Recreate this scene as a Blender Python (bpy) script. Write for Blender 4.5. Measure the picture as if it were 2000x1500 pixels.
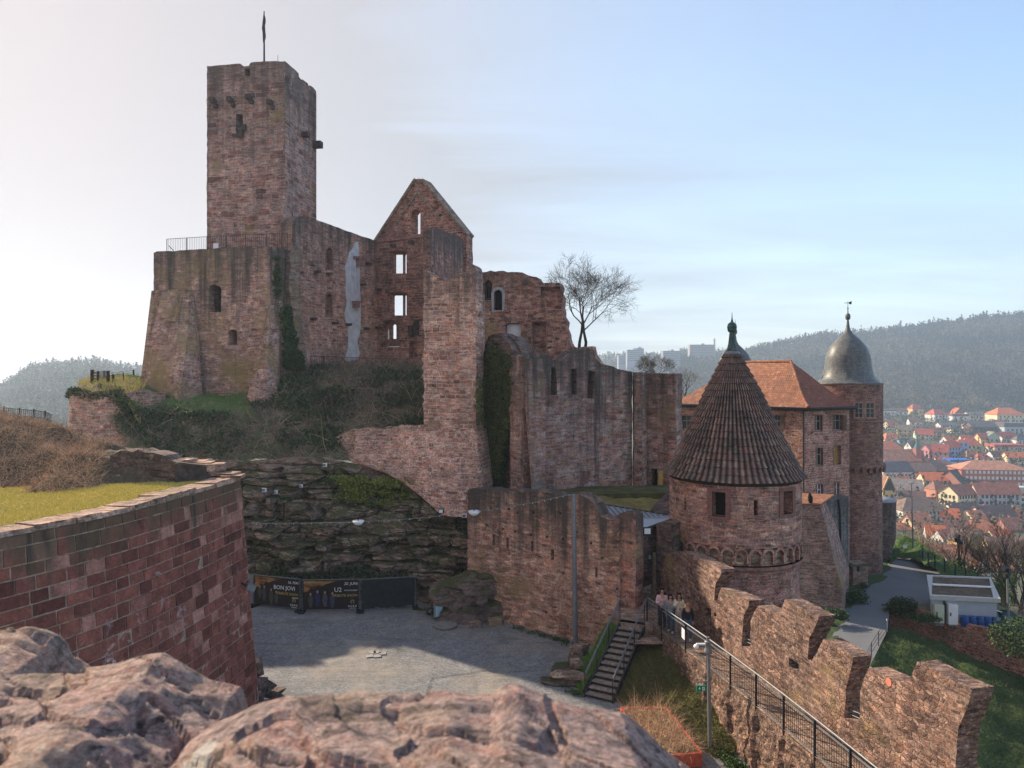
import bpy, bmesh, math, random
import numpy as np
from mathutils import Vector, Matrix, noise
from mathutils.geometry import tessellate_polygon
random.seed(7); rng = np.random.default_rng(7)
for o in list(bpy.data.objects): bpy.data.objects.remove(o)
SC = bpy.context.scene; COL = SC.collection
R = math.radians
# ---------------------------------------------------------------- camera, world, sun, exposure
F = 1390.0; CX = 1000.0; HY = 735.0          # focal length and horizon row of a 2000x1500 frame
cam_d = bpy.data.cameras.new('camera'); cam = bpy.data.objects.new('camera', cam_d); COL.objects.link(cam)
cam_d.sensor_width = 36; cam_d.lens = F/2000*36; cam_d.clip_start = .05; cam_d.clip_end = 9000
cam.rotation_euler = (R(90), 0, 0); cam_d.shift_y = -(750-HY)/2000
cam_d.dof.use_dof = True; cam_d.dof.focus_distance = 38; cam_d.dof.aperture_fstop = 6.3
SC.camera = cam
SUN_AZ = -50.0; SUN_EL = 29.0                # azimuth from the view direction, negative = left
W = bpy.data.worlds.new("World"); SC.world = W; W.use_nodes = True
wn = W.node_tree.nodes; wl = W.node_tree.links; wn.clear()
w_out = wn.new('ShaderNodeOutputWorld'); w_bg = wn.new('ShaderNodeBackground'); w_bg.inputs[1].default_value = .14
sky = wn.new('ShaderNodeTexSky'); sky.sky_type = 'NISHITA'; sky.sun_disc = False
sky.sun_elevation = R(SUN_EL); sky.sun_rotation = R(SUN_AZ); sky.air_density = 1.0; sky.dust_density = 1.2; sky.ozone_density = 1.3; sky.altitude = 250
# thin high cloud veil, mixed over the sky by direction
tcw = wn.new('ShaderNodeTexCoord'); sxw = wn.new('ShaderNodeSeparateXYZ'); wl.new(tcw.outputs['Generated'], sxw.inputs[0])
def wmath(op, a, b=None, c=None):
    n = wn.new('ShaderNodeMath'); n.operation = op
    for i, v in enumerate((a, b, c)):
        if v is None: continue
        if isinstance(v, (int, float)): n.inputs[i].default_value = v
        else: wl.new(v, n.inputs[i])
    return n.outputs[0]
zc = wmath('MAXIMUM', wmath('ADD', sxw.outputs[2], .12), .05)
cx_ = wmath('DIVIDE', sxw.outputs[0], zc); cy_ = wmath('DIVIDE', sxw.outputs[1], zc)
cmb = wn.new('ShaderNodeCombineXYZ'); wl.new(wmath('MULTIPLY', wmath('ADD', cx_, wmath('MULTIPLY', cy_, .35)), .55), cmb.inputs[0]); wl.new(wmath('MULTIPLY', cy_, 1.5), cmb.inputs[1])
cn = wn.new('ShaderNodeTexNoise'); cn.inputs['Scale'].default_value = .75; cn.inputs['Detail'].default_value = 7; cn.inputs['Roughness'].default_value = .58; cn.inputs['Distortion'].default_value = .5
wl.new(cmb.outputs[0], cn.inputs['Vector'])
cr = wn.new('ShaderNodeMapRange'); cr.inputs[1].default_value = .36; cr.inputs[2].default_value = .76; cr.inputs[3].default_value = .56; cr.inputs[4].default_value = 1.0; wl.new(cn.outputs['Fac'], cr.inputs[0])
# more veil towards the sun side (left) and the horizon
lf = wmath('MULTIPLY_ADD', sxw.outputs[0], -1.15, .08)
hz = wmath('MULTIPLY', wmath('SUBTRACT', .35, sxw.outputs[2]), .7)
vf = wmath('MINIMUM', wmath('MAXIMUM', wmath('ADD', wmath('ADD', cr.outputs[0], lf), hz), 0.0), .97)
mixw = wn.new('ShaderNodeMix'); mixw.data_type = 'RGBA'
wl.new(vf, mixw.inputs[0]); wl.new(sky.outputs[0], mixw.inputs[6])
ctint = wn.new('ShaderNodeMix'); ctint.data_type = 'RGBA'; ctint.inputs[6].default_value = (1.66, 1.86, 2.10, 1); ctint.inputs[7].default_value = (2.3, 2.03, 2.03, 1)
wl.new(wmath('MINIMUM', wmath('MAXIMUM', wmath('MULTIPLY_ADD', sxw.outputs[0], -1.6, .2), 0.0), 1.0), ctint.inputs[0])
wl.new(ctint.outputs[2], mixw.inputs[7]); wl.new(mixw.outputs[2], w_bg.inputs[0]); wl.new(w_bg.outputs[0], w_out.inputs[0])
sd = bpy.data.lights.new('sun', 'SUN'); sd.energy = 4.4; sd.angle = R(.6); sd.color = (1, .84, .64)
sun = bpy.data.objects.new('sun', sd); COL.objects.link(sun)
SUNV = Vector((math.sin(R(SUN_AZ))*math.cos(R(SUN_EL)), math.cos(R(SUN_AZ))*math.cos(R(SUN_EL)), math.sin(R(SUN_EL))))
sun.rotation_euler = SUNV.to_track_quat('Z', 'Y').to_euler()
SC.view_settings.view_transform = 'Standard'; SC.view_settings.look = 'None'; SC.view_settings.exposure = 1.1; SC.view_settings.gamma = 1
SC.cycles.max_bounces = 6; SC.cycles.volume_bounces = 1; SC.cycles.volume_step_rate = 4; SC.cycles.transparent_max_bounces = 8

# ---------------------------------------------------------------- geometry helpers
def P(px, py, Y): return Vector(((px-CX)/F*Y, Y, (HY-py)/F*Y))
def PZ(px, py, Z):
    Y = Z*F/(HY-py); return Vector(((px-CX)/F*Y, Y, Z))
class Pl:                                    # a vertical wall plane through two plan points
    def __init__(s, a, b):
        s.a = Vector(((a[0]-CX)/F*a[1], a[1])); s.b = Vector(((b[0]-CX)/F*b[1], b[1]))
        s.d = (s.b-s.a).normalized(); n = Vector((-s.d.y, s.d.x))
        if n.dot(s.a+s.b) < 0: n = -n
        s.n = Vector((n.x, n.y, 0))          # into the wall, away from the viewer
        s.d3 = Vector((s.d.x, s.d.y, 0))
    def t(s, px):
        k = (px-CX)/F; return (k*s.a.y-s.a.x)/(s.d.x-k*s.d.y)
    def p(s, px, py, off=0):
        if isinstance(px, tuple): q = s.a+s.d*px[0]
        else: q = s.a+s.d*s.t(px)
        z = py[1] if isinstance(py, tuple) else (HY-py)/F*q.y
        return Vector((q.x, q.y, z))+s.n*off
    def at(s, t, z, off=0):
        q = s.a+s.d*t; return Vector((q.x, q.y, z))+s.n*off
def tag(o, label=None, cat=None, group=None, kind=None):
    if label: o['label'] = label
    if cat: o['category'] = cat
    if group: o['group'] = group
    if kind: o['kind'] = kind
    return o
def thing(name, loc, label, cat, group=None):
    o = bpy.data.objects.new(name, None); o.empty_display_size = .5; COL.objects.link(o); o.location = loc
    o['w'] = 0; del o['w']
    return tag(o, label, cat, group)
def wloc(o):
    v = Vector(o.location)
    while o.parent: o = o.parent; v += Vector(o.location)
    return v
class MB:
    def __init__(s): s.v = []; s.f = []; s.uv = {}; s.sm = set()
    def add(s, vs, fs, uvs=None, smooth=False):
        b = len(s.v); s.v += [Vector(v) for v in vs]
        for i, f in enumerate(fs):
            k = len(s.f); s.f.append(tuple(b+j for j in f))
            if uvs: s.uv[k] = uvs[i]
            if smooth: s.sm.add(k)
        return s
    def box(s, c, size, rz=0, rx=0, ry=0):
        x, y, z = [q/2 for q in size]; M = Matrix.Rotation(rz, 3, 'Z') @ Matrix.Rotation(ry, 3, 'Y') @ Matrix.Rotation(rx, 3, 'X')
        vs = [Vector(c)+M @ Vector((a*x, b*y, d*z)) for d in (-1, 1) for a, b in ((-1, -1), (1, -1), (1, 1), (-1, 1))]
        return s.add(vs, [(3, 2, 1, 0), (4, 5, 6, 7), (0, 1, 5, 4), (1, 2, 6, 5), (2, 3, 7, 6), (3, 0, 4, 7)])
    def beam(s, p, q, w, h=None, up=(0, 0, 1)):
        h = h or w; p = Vector(p); q = Vector(q); d = (q-p).normalized(); u = Vector(up)
        if abs(d.dot(u)) > .98: u = Vector((0, 1, 0))
        a = d.cross(u).normalized()*w/2; b = a.cross(d).normalized()*h/2
        return s.add([p-a-b, p+a-b, p+a+b, p-a+b, q-a-b, q+a-b, q+a+b, q-a+b], [(3, 2, 1, 0), (4, 5, 6, 7), (0, 1, 5, 4), (1, 2, 6, 5), (2, 3, 7, 6), (3, 0, 4, 7)])
    def tube(s, path, rad, n=6, cap=True, smooth=True):
        path = [Vector(p) for p in path]
        if not isinstance(rad, (list, tuple)): rad = [rad]*len(path)
        rings = []; a = None
        for i, p in enumerate(path):
            d = (path[min(i+1, len(path)-1)]-path[max(i-1, 0)]).normalized()
            if a is None: a = d.orthogonal().normalized()
            a = (a-d*a.dot(d)).normalized() if (a-d*a.dot(d)).length > 1e-4 else d.orthogonal().normalized()
            b = d.cross(a); rings.append([p+(a*math.cos(2*math.pi*k/n)+b*math.sin(2*math.pi*k/n))*rad[i] for k in range(n)])
        vs = [v for r in rings for v in r]; fs = []
        for i in range(len(path)-1):
            for k in range(n): fs.append((i*n+k, i*n+(k+1) % n, (i+1)*n+(k+1) % n, (i+1)*n+k))
        s.add(vs, fs, smooth=smooth)
        if cap: s.add([v for v in rings[0]], [tuple(range(n))[::-1]]); s.add([v for v in rings[-1]], [tuple(range(n))])
        return s
    def lathe(s, c, prof, n=48, smooth=True, a0=0, a1=2*math.pi, uvr=None, shear=(0, 0)):
        full = abs(a1-a0-2*math.pi) < 1e-6; m = n if full else n+1; vs = []; fs = []; us = []
        for r, z in prof:
            for k in range(m):
                a = a0+(a1-a0)*k/n; vs.append(Vector((c[0]+math.cos(a)*r+shear[0]*(z-prof[0][1]), c[1]+math.sin(a)*r+shear[1]*(z-prof[0][1]), c[2]+z)))
        R0 = uvr or max(r for r, z in prof); L = 0; ls = [0]
        for i in range(1, len(prof)): L += math.hypot(prof[i][0]-prof[i-1][0], prof[i][1]-prof[i-1][1]); ls.append(L)
        for i in range(len(prof)-1):
            for k in range(n):
                k2 = (k+1) % m; fs.append((i*m+k, i*m+k2, (i+1)*m+k2, (i+1)*m+k))
                ua = (a0+(a1-a0)*k/n)*R0; ub = (a0+(a1-a0)*(k+1)/n)*R0; za = c[2]+prof[0][1]+ls[i]*(1 if prof[-1][1] >= prof[0][1] else -1); zb = c[2]+prof[0][1]+ls[i+1]*(1 if prof[-1][1] >= prof[0][1] else -1)
                us.append(((ua, za), (ub, za), (ub, zb), (ua, zb)))
        return s.add(vs, fs, us, smooth)
    def poly(s, loop, ext, holes=()):        # closed prism of a planar outline with holes, extruded by ext
        loops = [list(map(Vector, loop))]+[list(map(Vector, h)) for h in holes]
        tris = tessellate_polygon(loops); flat = [v for l in loops for v in l]; n = len(flat); ext = Vector(ext)
        nn = Vector((0, 0, 0)); L = loops[0]
        for i in range(len(L)): nn += L[i].cross(L[(i+1) % len(L)])
        fs = []
        for t in tris:
            a, b, c = [flat[i] for i in t]; g = (b-a).cross(c-a)
            if g.length < 1e-9: continue
            tt = t if g.dot(ext) < 0 else t[::-1]
            fs.append(tuple(tt)); fs.append(tuple(i+n for i in tt[::-1]))
        b = 0
        for li, l in enumerate(loops):
            m = len(l); q = Vector((0, 0, 0))
            for i in range(m): q += (l[i]-l[0]).cross(l[(i+1) % m]-l[0])
            fl = (q.dot(ext) < 0) != (li > 0)
            for i in range(m):
                j = (i+1) % m; f = (b+i, b+j, b+j+n, b+i+n); fs.append(f[::-1] if fl else f)
            b += m
        return s.add(flat+[v+ext for v in flat], fs)
    def hull(s, pts):
        bm = bmesh.new(); vs = [bm.verts.new(p) for p in pts]; r = bmesh.ops.convex_hull(bm, input=vs)
        bmesh.ops.delete(bm, geom=[g for g in r['geom_interior'] if isinstance(g, bmesh.types.BMVert)], context='VERTS')
        bmesh.ops.recalc_face_normals(bm, faces=bm.faces); bm.verts.index_update()
        s.add([v.co.copy() for v in bm.verts], [tuple(v.index for v in f.verts) for f in bm.faces]); bm.free(); return s
    def grid(s, pts, nu, nv, smooth=True, uvs=None):   # pts[v*nu+u]
        fs = [(j*nu+i, j*nu+i+1, (j+1)*nu+i+1, (j+1)*nu+i) for j in range(nv-1) for i in range(nu-1)]
        return s.add(pts, fs, smooth=smooth)
    def build(s, name, mat, parent=None, label=None, cat=None, group=None, kind=None, recalc=False):
        me = bpy.data.meshes.new(name)
        vs = s.v
        org = Vector((0, 0, 0))
        if parent is not None: org = wloc(parent)
        elif kind is None and vs:
            xs = [v.x for v in vs]; ys = [v.y for v in vs]; org = Vector(((min(xs)+max(xs))/2, (min(ys)+max(ys))/2, min(v.z for v in vs)))
        me.from_pydata([tuple(v-org) for v in vs], [], s.f)
        uvl = me.uv_layers.new(name='UVMap'); data = np.zeros((len(me.loops), 2))
        for p in me.polygons:
            st = p.loop_start
            if p.index in s.uv:
                for k, q in enumerate(s.uv[p.index]): data[st+k] = q
            else:
                n = p.normal
                if abs(n.z) > .8:
                    for k, vi in enumerate(p.vertices): w = vs[vi]; data[st+k] = (w.x, w.y)
                else:
                    l = math.hypot(n.x, n.y) or 1; tx, ty = -n.y/l, n.x/l
                    for k, vi in enumerate(p.vertices): w = vs[vi]; data[st+k] = (w.x*tx+w.y*ty, w.z)
        uvl.data.foreach_set('uv', data.ravel())
        if s.sm:
            a = np.zeros(len(me.polygons), dtype=bool); a[list(s.sm)] = True; me.polygons.foreach_set('use_smooth', a)
        if mat: me.materials.append(mat)
        me.update()
        o = bpy.data.objects.new(name, me); COL.objects.link(o)
        if parent is not None: o.parent = parent
        else: o.location = org
        return tag(o, label, cat, group, kind)
def npmesh(name, V, Fc, mat, parent=None, label=None, cat=None, kind=None, group=None, smooth=False, loc=None):
    """fast mesh from numpy arrays, all faces with the same number of corners"""
    me = bpy.data.meshes.new(name); org = np.array(wloc(parent)) if parent is not None else (np.array(loc) if loc is not None else np.zeros(3))
    V = np.asarray(V, dtype=np.float32)-org.astype(np.float32); Fc = np.asarray(Fc, dtype=np.int32); k = Fc.shape[1]
    me.vertices.add(len(V)); me.vertices.foreach_set('co', V.ravel())
    me.loops.add(Fc.size); me.loops.foreach_set('vertex_index', Fc.ravel())
    me.polygons.add(len(Fc)); me.polygons.foreach_set('loop_start', np.arange(0, Fc.size, k, dtype=np.int32))
    if smooth: me.polygons.foreach_set('use_smooth', np.ones(len(Fc), dtype=bool))
    me.update(calc_edges=True); me.validate()
    me.materials.append(mat); o = bpy.data.objects.new(name, me); COL.objects.link(o)
    if parent is not None: o.parent = parent
    elif loc is not None: o.location = loc
    return tag(o, label, cat, group, kind)
def facet(x, y, z=0):
    v = Vector((x, y, z)); p0 = noise.voronoi(v)[1][0]; t = noise.noise_vector(p0*5.13)
    return (noise.cell(p0*17.3+Vector((.5, .5, .5)))-.5)*.8+(v-p0).dot(t)*1.5
def N3(x, y=0, z=0): return noise.noise(Vector((x, y, z)))
def fbm(x, y, z=0, o=4):
    a = 1; t = 0
    for _ in range(o): t += a*noise.noise(Vector((x, y, z))); x *= 2.03; y *= 2.03; z *= 2.03; a *= .5
    return t
def jagged(pts, step, amp, seed=0, keep_bottom=True):
    out = []; n = len(pts)
    for i in range(n):
        a, b = pts[i], pts[(i+1) % n]; L = (b-a).length; k = max(1, int(L/step))
        for j in range(k):
            p = a.lerp(b, j/k)
            if j: p = p+Vector((0, 0, 1))*amp*N3(p.x*2.3+seed, p.y*2.1, p.z*2.9)*2+(b-a).cross(Vector((0, 0, 1))).cross((b-a)).normalized()*0
            out.append(p)
    return out
def arch(x0, x1, y0, y1, pointed=False, n=8, h=None):
    """hole outline in pixels, arched top"""
    r = (x1-x0)/2; h = h if h else r; out = [(x0, y1), (x1, y1)]
    for k in range(n+1):
        a = math.pi*k/n; f = math.sin(a)
        if pointed: f = 1-abs(math.cos(a))**1.5
        out.append(((x0+x1)/2+r*math.cos(a), y0+h-f*h))
    return out
def rect(x0, x1, y0, y1): return [(x0, y1), (x1, y1), (x1, y0), (x0, y0)]
def slab(mb, pl, out, th, holes=(), niches=(), nd=.5, off=0, jag=0, step=.45):
    """a wall piece: outline in the photo's angles laid on plane pl, real thickness th; holes go through, niches go nd deep"""
    L = [pl.p(x, y, off) for x, y in out]
    if jag:
        L2 = []
        n = len(L)
        for i in range(n):
            a, b = L[i], L[(i+1) % n]; ln = (b-a).length; k = max(1, int(ln/step))
            e = (b-a).normalized() if ln > 1e-6 else Vector((1, 0, 0)); up = e.cross(pl.n).normalized()
            for j in range(k):
                p = a.lerp(b, j/k)
                if j: p = p+up*(jag*(noise.noise(Vector((p.x*3.1, p.y*2.7, p.z*3.3)))*1.6+random.uniform(-.25, .25)))
                L2.append(p)
        L = L2
    hs = [[pl.p(x, y, off) for x, y in h] for h in holes]; ns = [[pl.p(x, y, off) for x, y in h] for h in niches]
    if ns:
        mb.poly(L, pl.n*nd, hs+ns)
        o2 = pl.n*(nd+.002); mb.poly([p+o2 for p in L], pl.n*(th-nd), [[p+o2 for p in h] for h in hs])
    else: mb.poly(L, pl.n*th, hs)
    return mb
def ring(mb, pl, hole, w, th, proud=.03):
    """a frame round a hole: w wide, standing proud of the wall"""
    c = [pl.p(x, y) for x, y in hole]; m = sum(c, Vector())/len(c); n = len(c)
    outp = []
    for i in range(n):
        a, b, d = c[i-1], c[i], c[(i+1) % n]
        e1 = (b-a); e2 = (d-b); e1 = e1.normalized() if e1.length > 1e-6 else e2.normalized(); e2 = e2.normalized() if e2.length > 1e-6 else e1
        n1 = e1.cross(pl.n); n2 = e2.cross(pl.n)
        if n1.dot(b-m) < 0 and n2.dot(b-m) < 0: n1 = -n1; n2 = -n2
        q = (n1+n2); q = q.normalized() if q.length > 1e-4 else n1
        outp.append(b+q*w)
    o = -pl.n*proud
    mb.poly([p+o for p in outp], pl.n*th, [[p+o for p in c]]); return mb
def blocks(mb, pl, items, proud=.3, back=.2):
    for (x, y, w, h) in items:
        L = [pl.p(a, b, -proud) for a, b in ((x-w/2, y+h/2), (x+w/2, y+h/2), (x+w/2, y-h/2), (x-w/2, y-h/2))]
        mb.poly(L, pl.n*(proud+back))
    return mb
def loft(mb, rows, nu, nv, amp=0, sc=.5, seed=0, zamp=None, fn=None, smooth=True):
    """surface through rows of 3D polylines (each resampled to nu)"""
    def samp(row, t):
        L = [0]
        for i in range(1, len(row)): L.append(L[-1]+(row[i]-row[i-1]).length)
        d = t*L[-1]
        for i in range(1, len(row)):
            if d <= L[i] or i == len(row)-1:
                k = 0 if L[i] == L[i-1] else (d-L[i-1])/(L[i]-L[i-1]); return row[i-1].lerp(row[i], k)
    S = [[samp(r, i/(nu-1)) for i in range(nu)] for r in rows]; pts = []; m = len(rows)-1
    for j in range(nv):
        g = j/(nv-1)*m; a = min(int(g), m-1); k = g-a
        for i in range(nu):
            p = S[a][i].lerp(S[a+1][i], k)
            if amp:
                q = fbm(p.x*sc+seed, p.y*sc, p.z*sc, 4)
                p = p+Vector((0, -.4*q*amp, q*amp))
            if fn: p = fn(p, i/(nu-1), j/(nv-1))
            pts.append(p)
    mb.grid(pts, nu, nv, smooth); return mb, pts

# ---------------------------------------------------------------- materials
class NT:
    def __init__(s, name):
        s.m = bpy.data.materials.new(name); s.m.use_nodes = True; s.n = s.m.node_tree.nodes; s.l = s.m.node_tree.links
        s.b = s.n['Principled BSDF']; s.b.inputs['Roughness'].default_value = .9; s.b.inputs['Specular IOR Level'].default_value = .25
    def new(s, t, **k):
        n = s.n.new(t)
        for a, v in k.items(): setattr(n, a, v)
        return n
    def put(s, sock, v):
        if hasattr(v, 'is_output') or isinstance(v, bpy.types.NodeSocket): s.l.new(v, sock)
        elif v is not None: sock.default_value = v
    def math(s, op, a, b=None, c=None, clamp=False):
        n = s.new('ShaderNodeMath', operation=op); n.use_clamp = clamp
        for i, v in enumerate((a, b, c)): s.put(n.inputs[i], v) if v is not None else None
        return n.outputs[0]
    def mix(s, f, a, b, mode='MIX'):
        n = s.new('ShaderNodeMix', data_type='RGBA', blend_type=mode); n.clamp_factor = True
        s.put(n.inputs[0], f)
        for i, v in ((6, a), (7, b)):
            if isinstance(v, (tuple, list)): v = tuple(v)+(1,) if len(v) == 3 else tuple(v)
            s.put(n.inputs[i], v)
        return n.outputs[2]
    def ramp(s, f, stops, interp='LINEAR'):
        n = s.new('ShaderNodeValToRGB'); s.l.new(f, n.inputs[0]); cr = n.color_ramp; cr.interpolation = interp
        while len(cr.elements) < len(stops): cr.elements.new(.5)
        for e, (p, c) in zip(cr.elements, stops):
            e.position = p; e.color = (c, c, c, 1) if isinstance(c, (int, float)) else tuple(c)+(1,)
        return n.outputs[0]
    def rng(s, f, a, b, c=0., d=1.):
        n = s.new('ShaderNodeMapRange'); s.l.new(f, n.inputs[0])
        for i, v in enumerate((a, b, c, d)): n.inputs[i+1].default_value = v
        return n.outputs[0]
    def noise(s, vec, scale, detail=4, rough=.55, dist=0, out='Fac'):
        n = s.new('ShaderNodeTexNoise'); s.l.new(vec, n.inputs['Vector']); n.inputs['Scale'].default_value = scale
        n.inputs['Detail'].default_value = detail; n.inputs['Roughness'].default_value = rough; n.inputs['Distortion'].default_value = dist
        return n.outputs[out]
    def scale(s, vec, v, add=None):
        n = s.new('ShaderNodeVectorMath', operation='MULTIPLY_ADD'); s.l.new(vec, n.inputs[0]); n.inputs[1].default_value = v
        n.inputs[2].default_value = add or (0, 0, 0); return n.outputs[0]
    def vadd(s, a, b, k=1.0):
        n = s.new('ShaderNodeVectorMath', operation='MULTIPLY_ADD'); s.l.new(b, n.inputs[0]); n.inputs[1].default_value = (k, k, k); s.l.new(a, n.inputs[2]); return n.outputs[0]
    def uv(s): return s.new('ShaderNodeTexCoord').outputs['UV']
    def pos(s): return s.new('ShaderNodeNewGeometry').outputs['Position']
    def bump(s, h, strength=.6, dist=.05, nrm=None):
        n = s.new('ShaderNodeBump'); n.inputs['Strength'].default_value = strength; n.inputs['Distance'].default_value = dist; s.l.new(h, n.inputs['Height'])
        if nrm: s.l.new(nrm, n.inputs['Normal'])
        s.l.new(n.outputs[0], s.b.inputs['Normal']); return n.outputs[0]
    def col(s, c): s.put(s.b.inputs['Base Color'], (tuple(c)+(1,)) if isinstance(c, tuple) and len(c) == 3 else c); return s.m
def flat(name, c, rough=.7, var=.12, sc=3, metal=0, bump=0):
    k = NT(name); p = k.pos(); f = k.noise(p, sc, 5, .6)
    k.col(k.mix(1, c, k.ramp(f, [(.25, 1-var*2.2), (.75, 1+var)]), 'MULTIPLY')); k.b.inputs['Roughness'].default_value = rough; k.b.inputs['Metallic'].default_value = metal
    if bump: k.bump(k.noise(p, sc*6, 4), bump, .02)
    return k.m
def med0(k, uv): return k.noise(uv, 1.3, 3, .6)
def masonry(name, cols, mortar=(.40, .31, .26), bw=.5, bh=.24, ms=.022, dist=.10, rub=0.0, topz=None, topd=2.5, dark=.6, streak=.5, moss=0.0, mosscol=(.10, .10, .035), lich=0.0, lichcol=(.34, .25, .10), white=0.0, bump=.9, tint=.3, rsc=1.0, cols2=None):
    k = NT(name); uv = k.uv(); pos = k.pos()
    w1 = k.noise(uv, 1.1, 3, .6, out='Color'); w2 = k.noise(uv, 7, 3, .6, out='Color')
    c0 = k.scale(w1, (1, 1, 1), (-.5, -.5, -.5)); c1 = k.scale(w2, (1, 1, 1), (-.5, -.5, -.5))
    u = k.vadd(uv, c0, dist*1.6); u = k.vadd(u, c1, dist*.55)
    def brick(bw, bh, sq=1.0, off=.5, add=(0, 0, 0)):
        n = k.new('ShaderNodeTexBrick'); n.offset = off; n.squash = sq; n.squash_frequency = 3; k.l.new(k.scale(u, (1, 1, 1), add), n.inputs['Vector'])
        n.inputs['Color1'].default_value = (0, 0, 0, 1); n.inputs['Color2'].default_value = (1, 1, 1, 1); n.inputs['Mortar'].default_value = (.5, .5, .5, 1)
        n.inputs['Scale'].default_value = 1; n.inputs['Mortar Size'].default_value = ms; n.inputs['Mortar Smooth'].default_value = .35
        n.inputs['Bias'].default_value = 0; n.inputs['Brick Width'].default_value = bw; n.inputs['Row Height'].default_value = bh
        return n.outputs['Color'], n.outputs['Fac']
    a, fa = brick(bw, bh, .7); b, fb = brick(bw*1.55, bh*1.3, .6, .37, (3.3, 1.7, 0))
    sel = k.rng(k.noise(k.scale(uv, (.5, 1.1, 1)), .6, 2, .5), .47, .53)
    val = k.mix(sel, a, b); mor = k.mix(sel, fa, fb)
    if rub > 0:
        v = k.new('ShaderNodeTexVoronoi', feature='F1', voronoi_dimensions='2D'); v2 = k.new('ShaderNodeTexVoronoi', feature='DISTANCE_TO_EDGE', voronoi_dimensions='2D')
        us = k.scale(u, (1/(bw*.8), 1/(bh*1.1), 1))
        for q in (v, v2): k.l.new(us, q.inputs['Vector']); q.inputs['Scale'].default_value = rsc; q.inputs['Randomness'].default_value = .85
        sp = k.new('ShaderNodeSeparateColor'); k.l.new(v.outputs['Color'], sp.inputs[0])
        vm = k.rng(v2.outputs['Distance'], .03, .11, 1, 0)
        if rub < 1:
            rs = k.rng(k.noise(uv, .45, 3, .5), .5-.3*(rub-.5)-.04, .5-.3*(rub-.5)+.04)
            val = k.mix(rs, val, sp.outputs[0]); mor = k.mix(rs, mor, vm)
        else: val = sp.outputs[0]; mor = vm
    n = len(cols); c = k.ramp(val, [(i/(n-1) if n > 1 else 0, cols[i]) for i in range(n)])
    if cols2: c = k.mix(k.rng(k.noise(pos, .16, 3, .5), .48, .58), c, k.ramp(val, [(i/(len(cols2)-1), cols2[i]) for i in range(len(cols2))]))
    big = k.noise(pos, .28, 4, .6); med = k.noise(pos, 1.6, 4, .62); fine = k.noise(pos, 11, 5, .7)
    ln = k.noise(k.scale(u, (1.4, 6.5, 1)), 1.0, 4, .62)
    c = k.mix(1, c, k.ramp(ln, [(.32, .25), (.45, .92), (.70, 1.5)]), 'MULTIPLY')  # dark course lines painted into the colour for shadows at the joints
    c = k.mix(1, c, k.ramp(k.noise(k.scale(u, (1, 2.2, 1), (9, 4, 0)), 1.7, 3, .6), [(.3, (.72, .74, .84)), (.5, (1, 1, 1)), (.7, (1.22, 1.04, .88))]), 'MULTIPLY')
    c = k.mix(k.math('MULTIPLY', mor, k.rng(med0(k, uv), .32, .58)), c, mortar)
    c = k.mix(1, c, k.ramp(big, [(.3, (1-tint, 1-tint*.85, 1-tint*.8)), (.7, (1+tint*.7, 1+tint*.6, 1+tint*.5))]), 'MULTIPLY')
    c = k.mix(1, c, k.ramp(med, [(.25, .5), (.75, 1.4)]), 'MULTIPLY'); c = k.mix(1, c, k.ramp(fine, [(.28, .35), (.72, 1.6)]), 'MULTIPLY')
    if white > 0:
        wn_ = k.math('MULTIPLY', k.rng(k.noise(uv, 2.2, 5, .7, .6), .60-.08*white, .70), k.rng(k.noise(uv, .35, 2), .45, .6)); c = k.mix(k.math('MULTIPLY', wn_, .75), c, (.62, .55, .53))
    if lich > 0: c = k.mix(k.math('MULTIPLY', k.rng(k.noise(pos, .33, 5, .68), .62-.2*lich, .72-.1*lich), .8), c, k.mix(fine, lichcol, tuple(x*.6 for x in lichcol)))
    st = k.noise(k.scale(uv, (1.5, .10, 1)), 1.0, 5, .62); stm = k.rng(st, .52, .70)
    if topz is not None:
        sz = k.new('ShaderNodeSeparateXYZ'); k.l.new(pos, sz.inputs[0])
        g = k.rng(k.math('ADD', sz.outputs[2], k.math('MULTIPLY', k.rng(st, .3, .7, -1, 1), topd*.8)), topz-topd, topz-.1)
        c = k.mix(k.math('MULTIPLY', g, dark), c, k.mix(fine, (.035, .03, .027), (.10, .085, .075)))
        stm = k.math('MULTIPLY', stm, k.rng(sz.outputs[2], topz-topd*3.5, topz-topd*.5))
    c = k.mix(k.math('MULTIPLY', stm, streak), c, (.05, .043, .04))
    if moss > 0: c = k.mix(k.math('MULTIPLY', k.rng(k.noise(pos, .55, 5, .7), .66-.25*moss, .74-.2*moss), .8), c, k.mix(fine, mosscol, tuple(x*.45 for x in mosscol)))
    k.col(c)
    h = k.math('ADD', k.math('MULTIPLY', k.math('SUBTRACT', 1, mor), .7), k.math('ADD', k.math('MULTIPLY', fine, .55), k.math('MULTIPLY', med, .5)))
    h = k.math('ADD', h, k.math('MULTIPLY', val, .35))
    k.bump(h, bump, .07); return k.m
S1 = (.47, .235, .175); S2 = (.29, .13, .10); S3 = (.57, .35, .27); S4 = (.35, .19, .165); S5 = (.15, .072, .06)
M = {}
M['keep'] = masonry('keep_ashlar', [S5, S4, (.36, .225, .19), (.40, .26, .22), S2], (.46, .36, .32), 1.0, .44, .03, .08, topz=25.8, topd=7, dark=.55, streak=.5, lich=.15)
M['bay'] = masonry('bastion_rubble', [S2, S4, S3, (.36, .24, .22), S1], (.52, .42, .34), .6, .24, .02, .10, rub=.25, topz=10.6, topd=5.5, dark=.8, streak=.8, lich=.85, lichcol=(.36, .26, .10))
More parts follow.
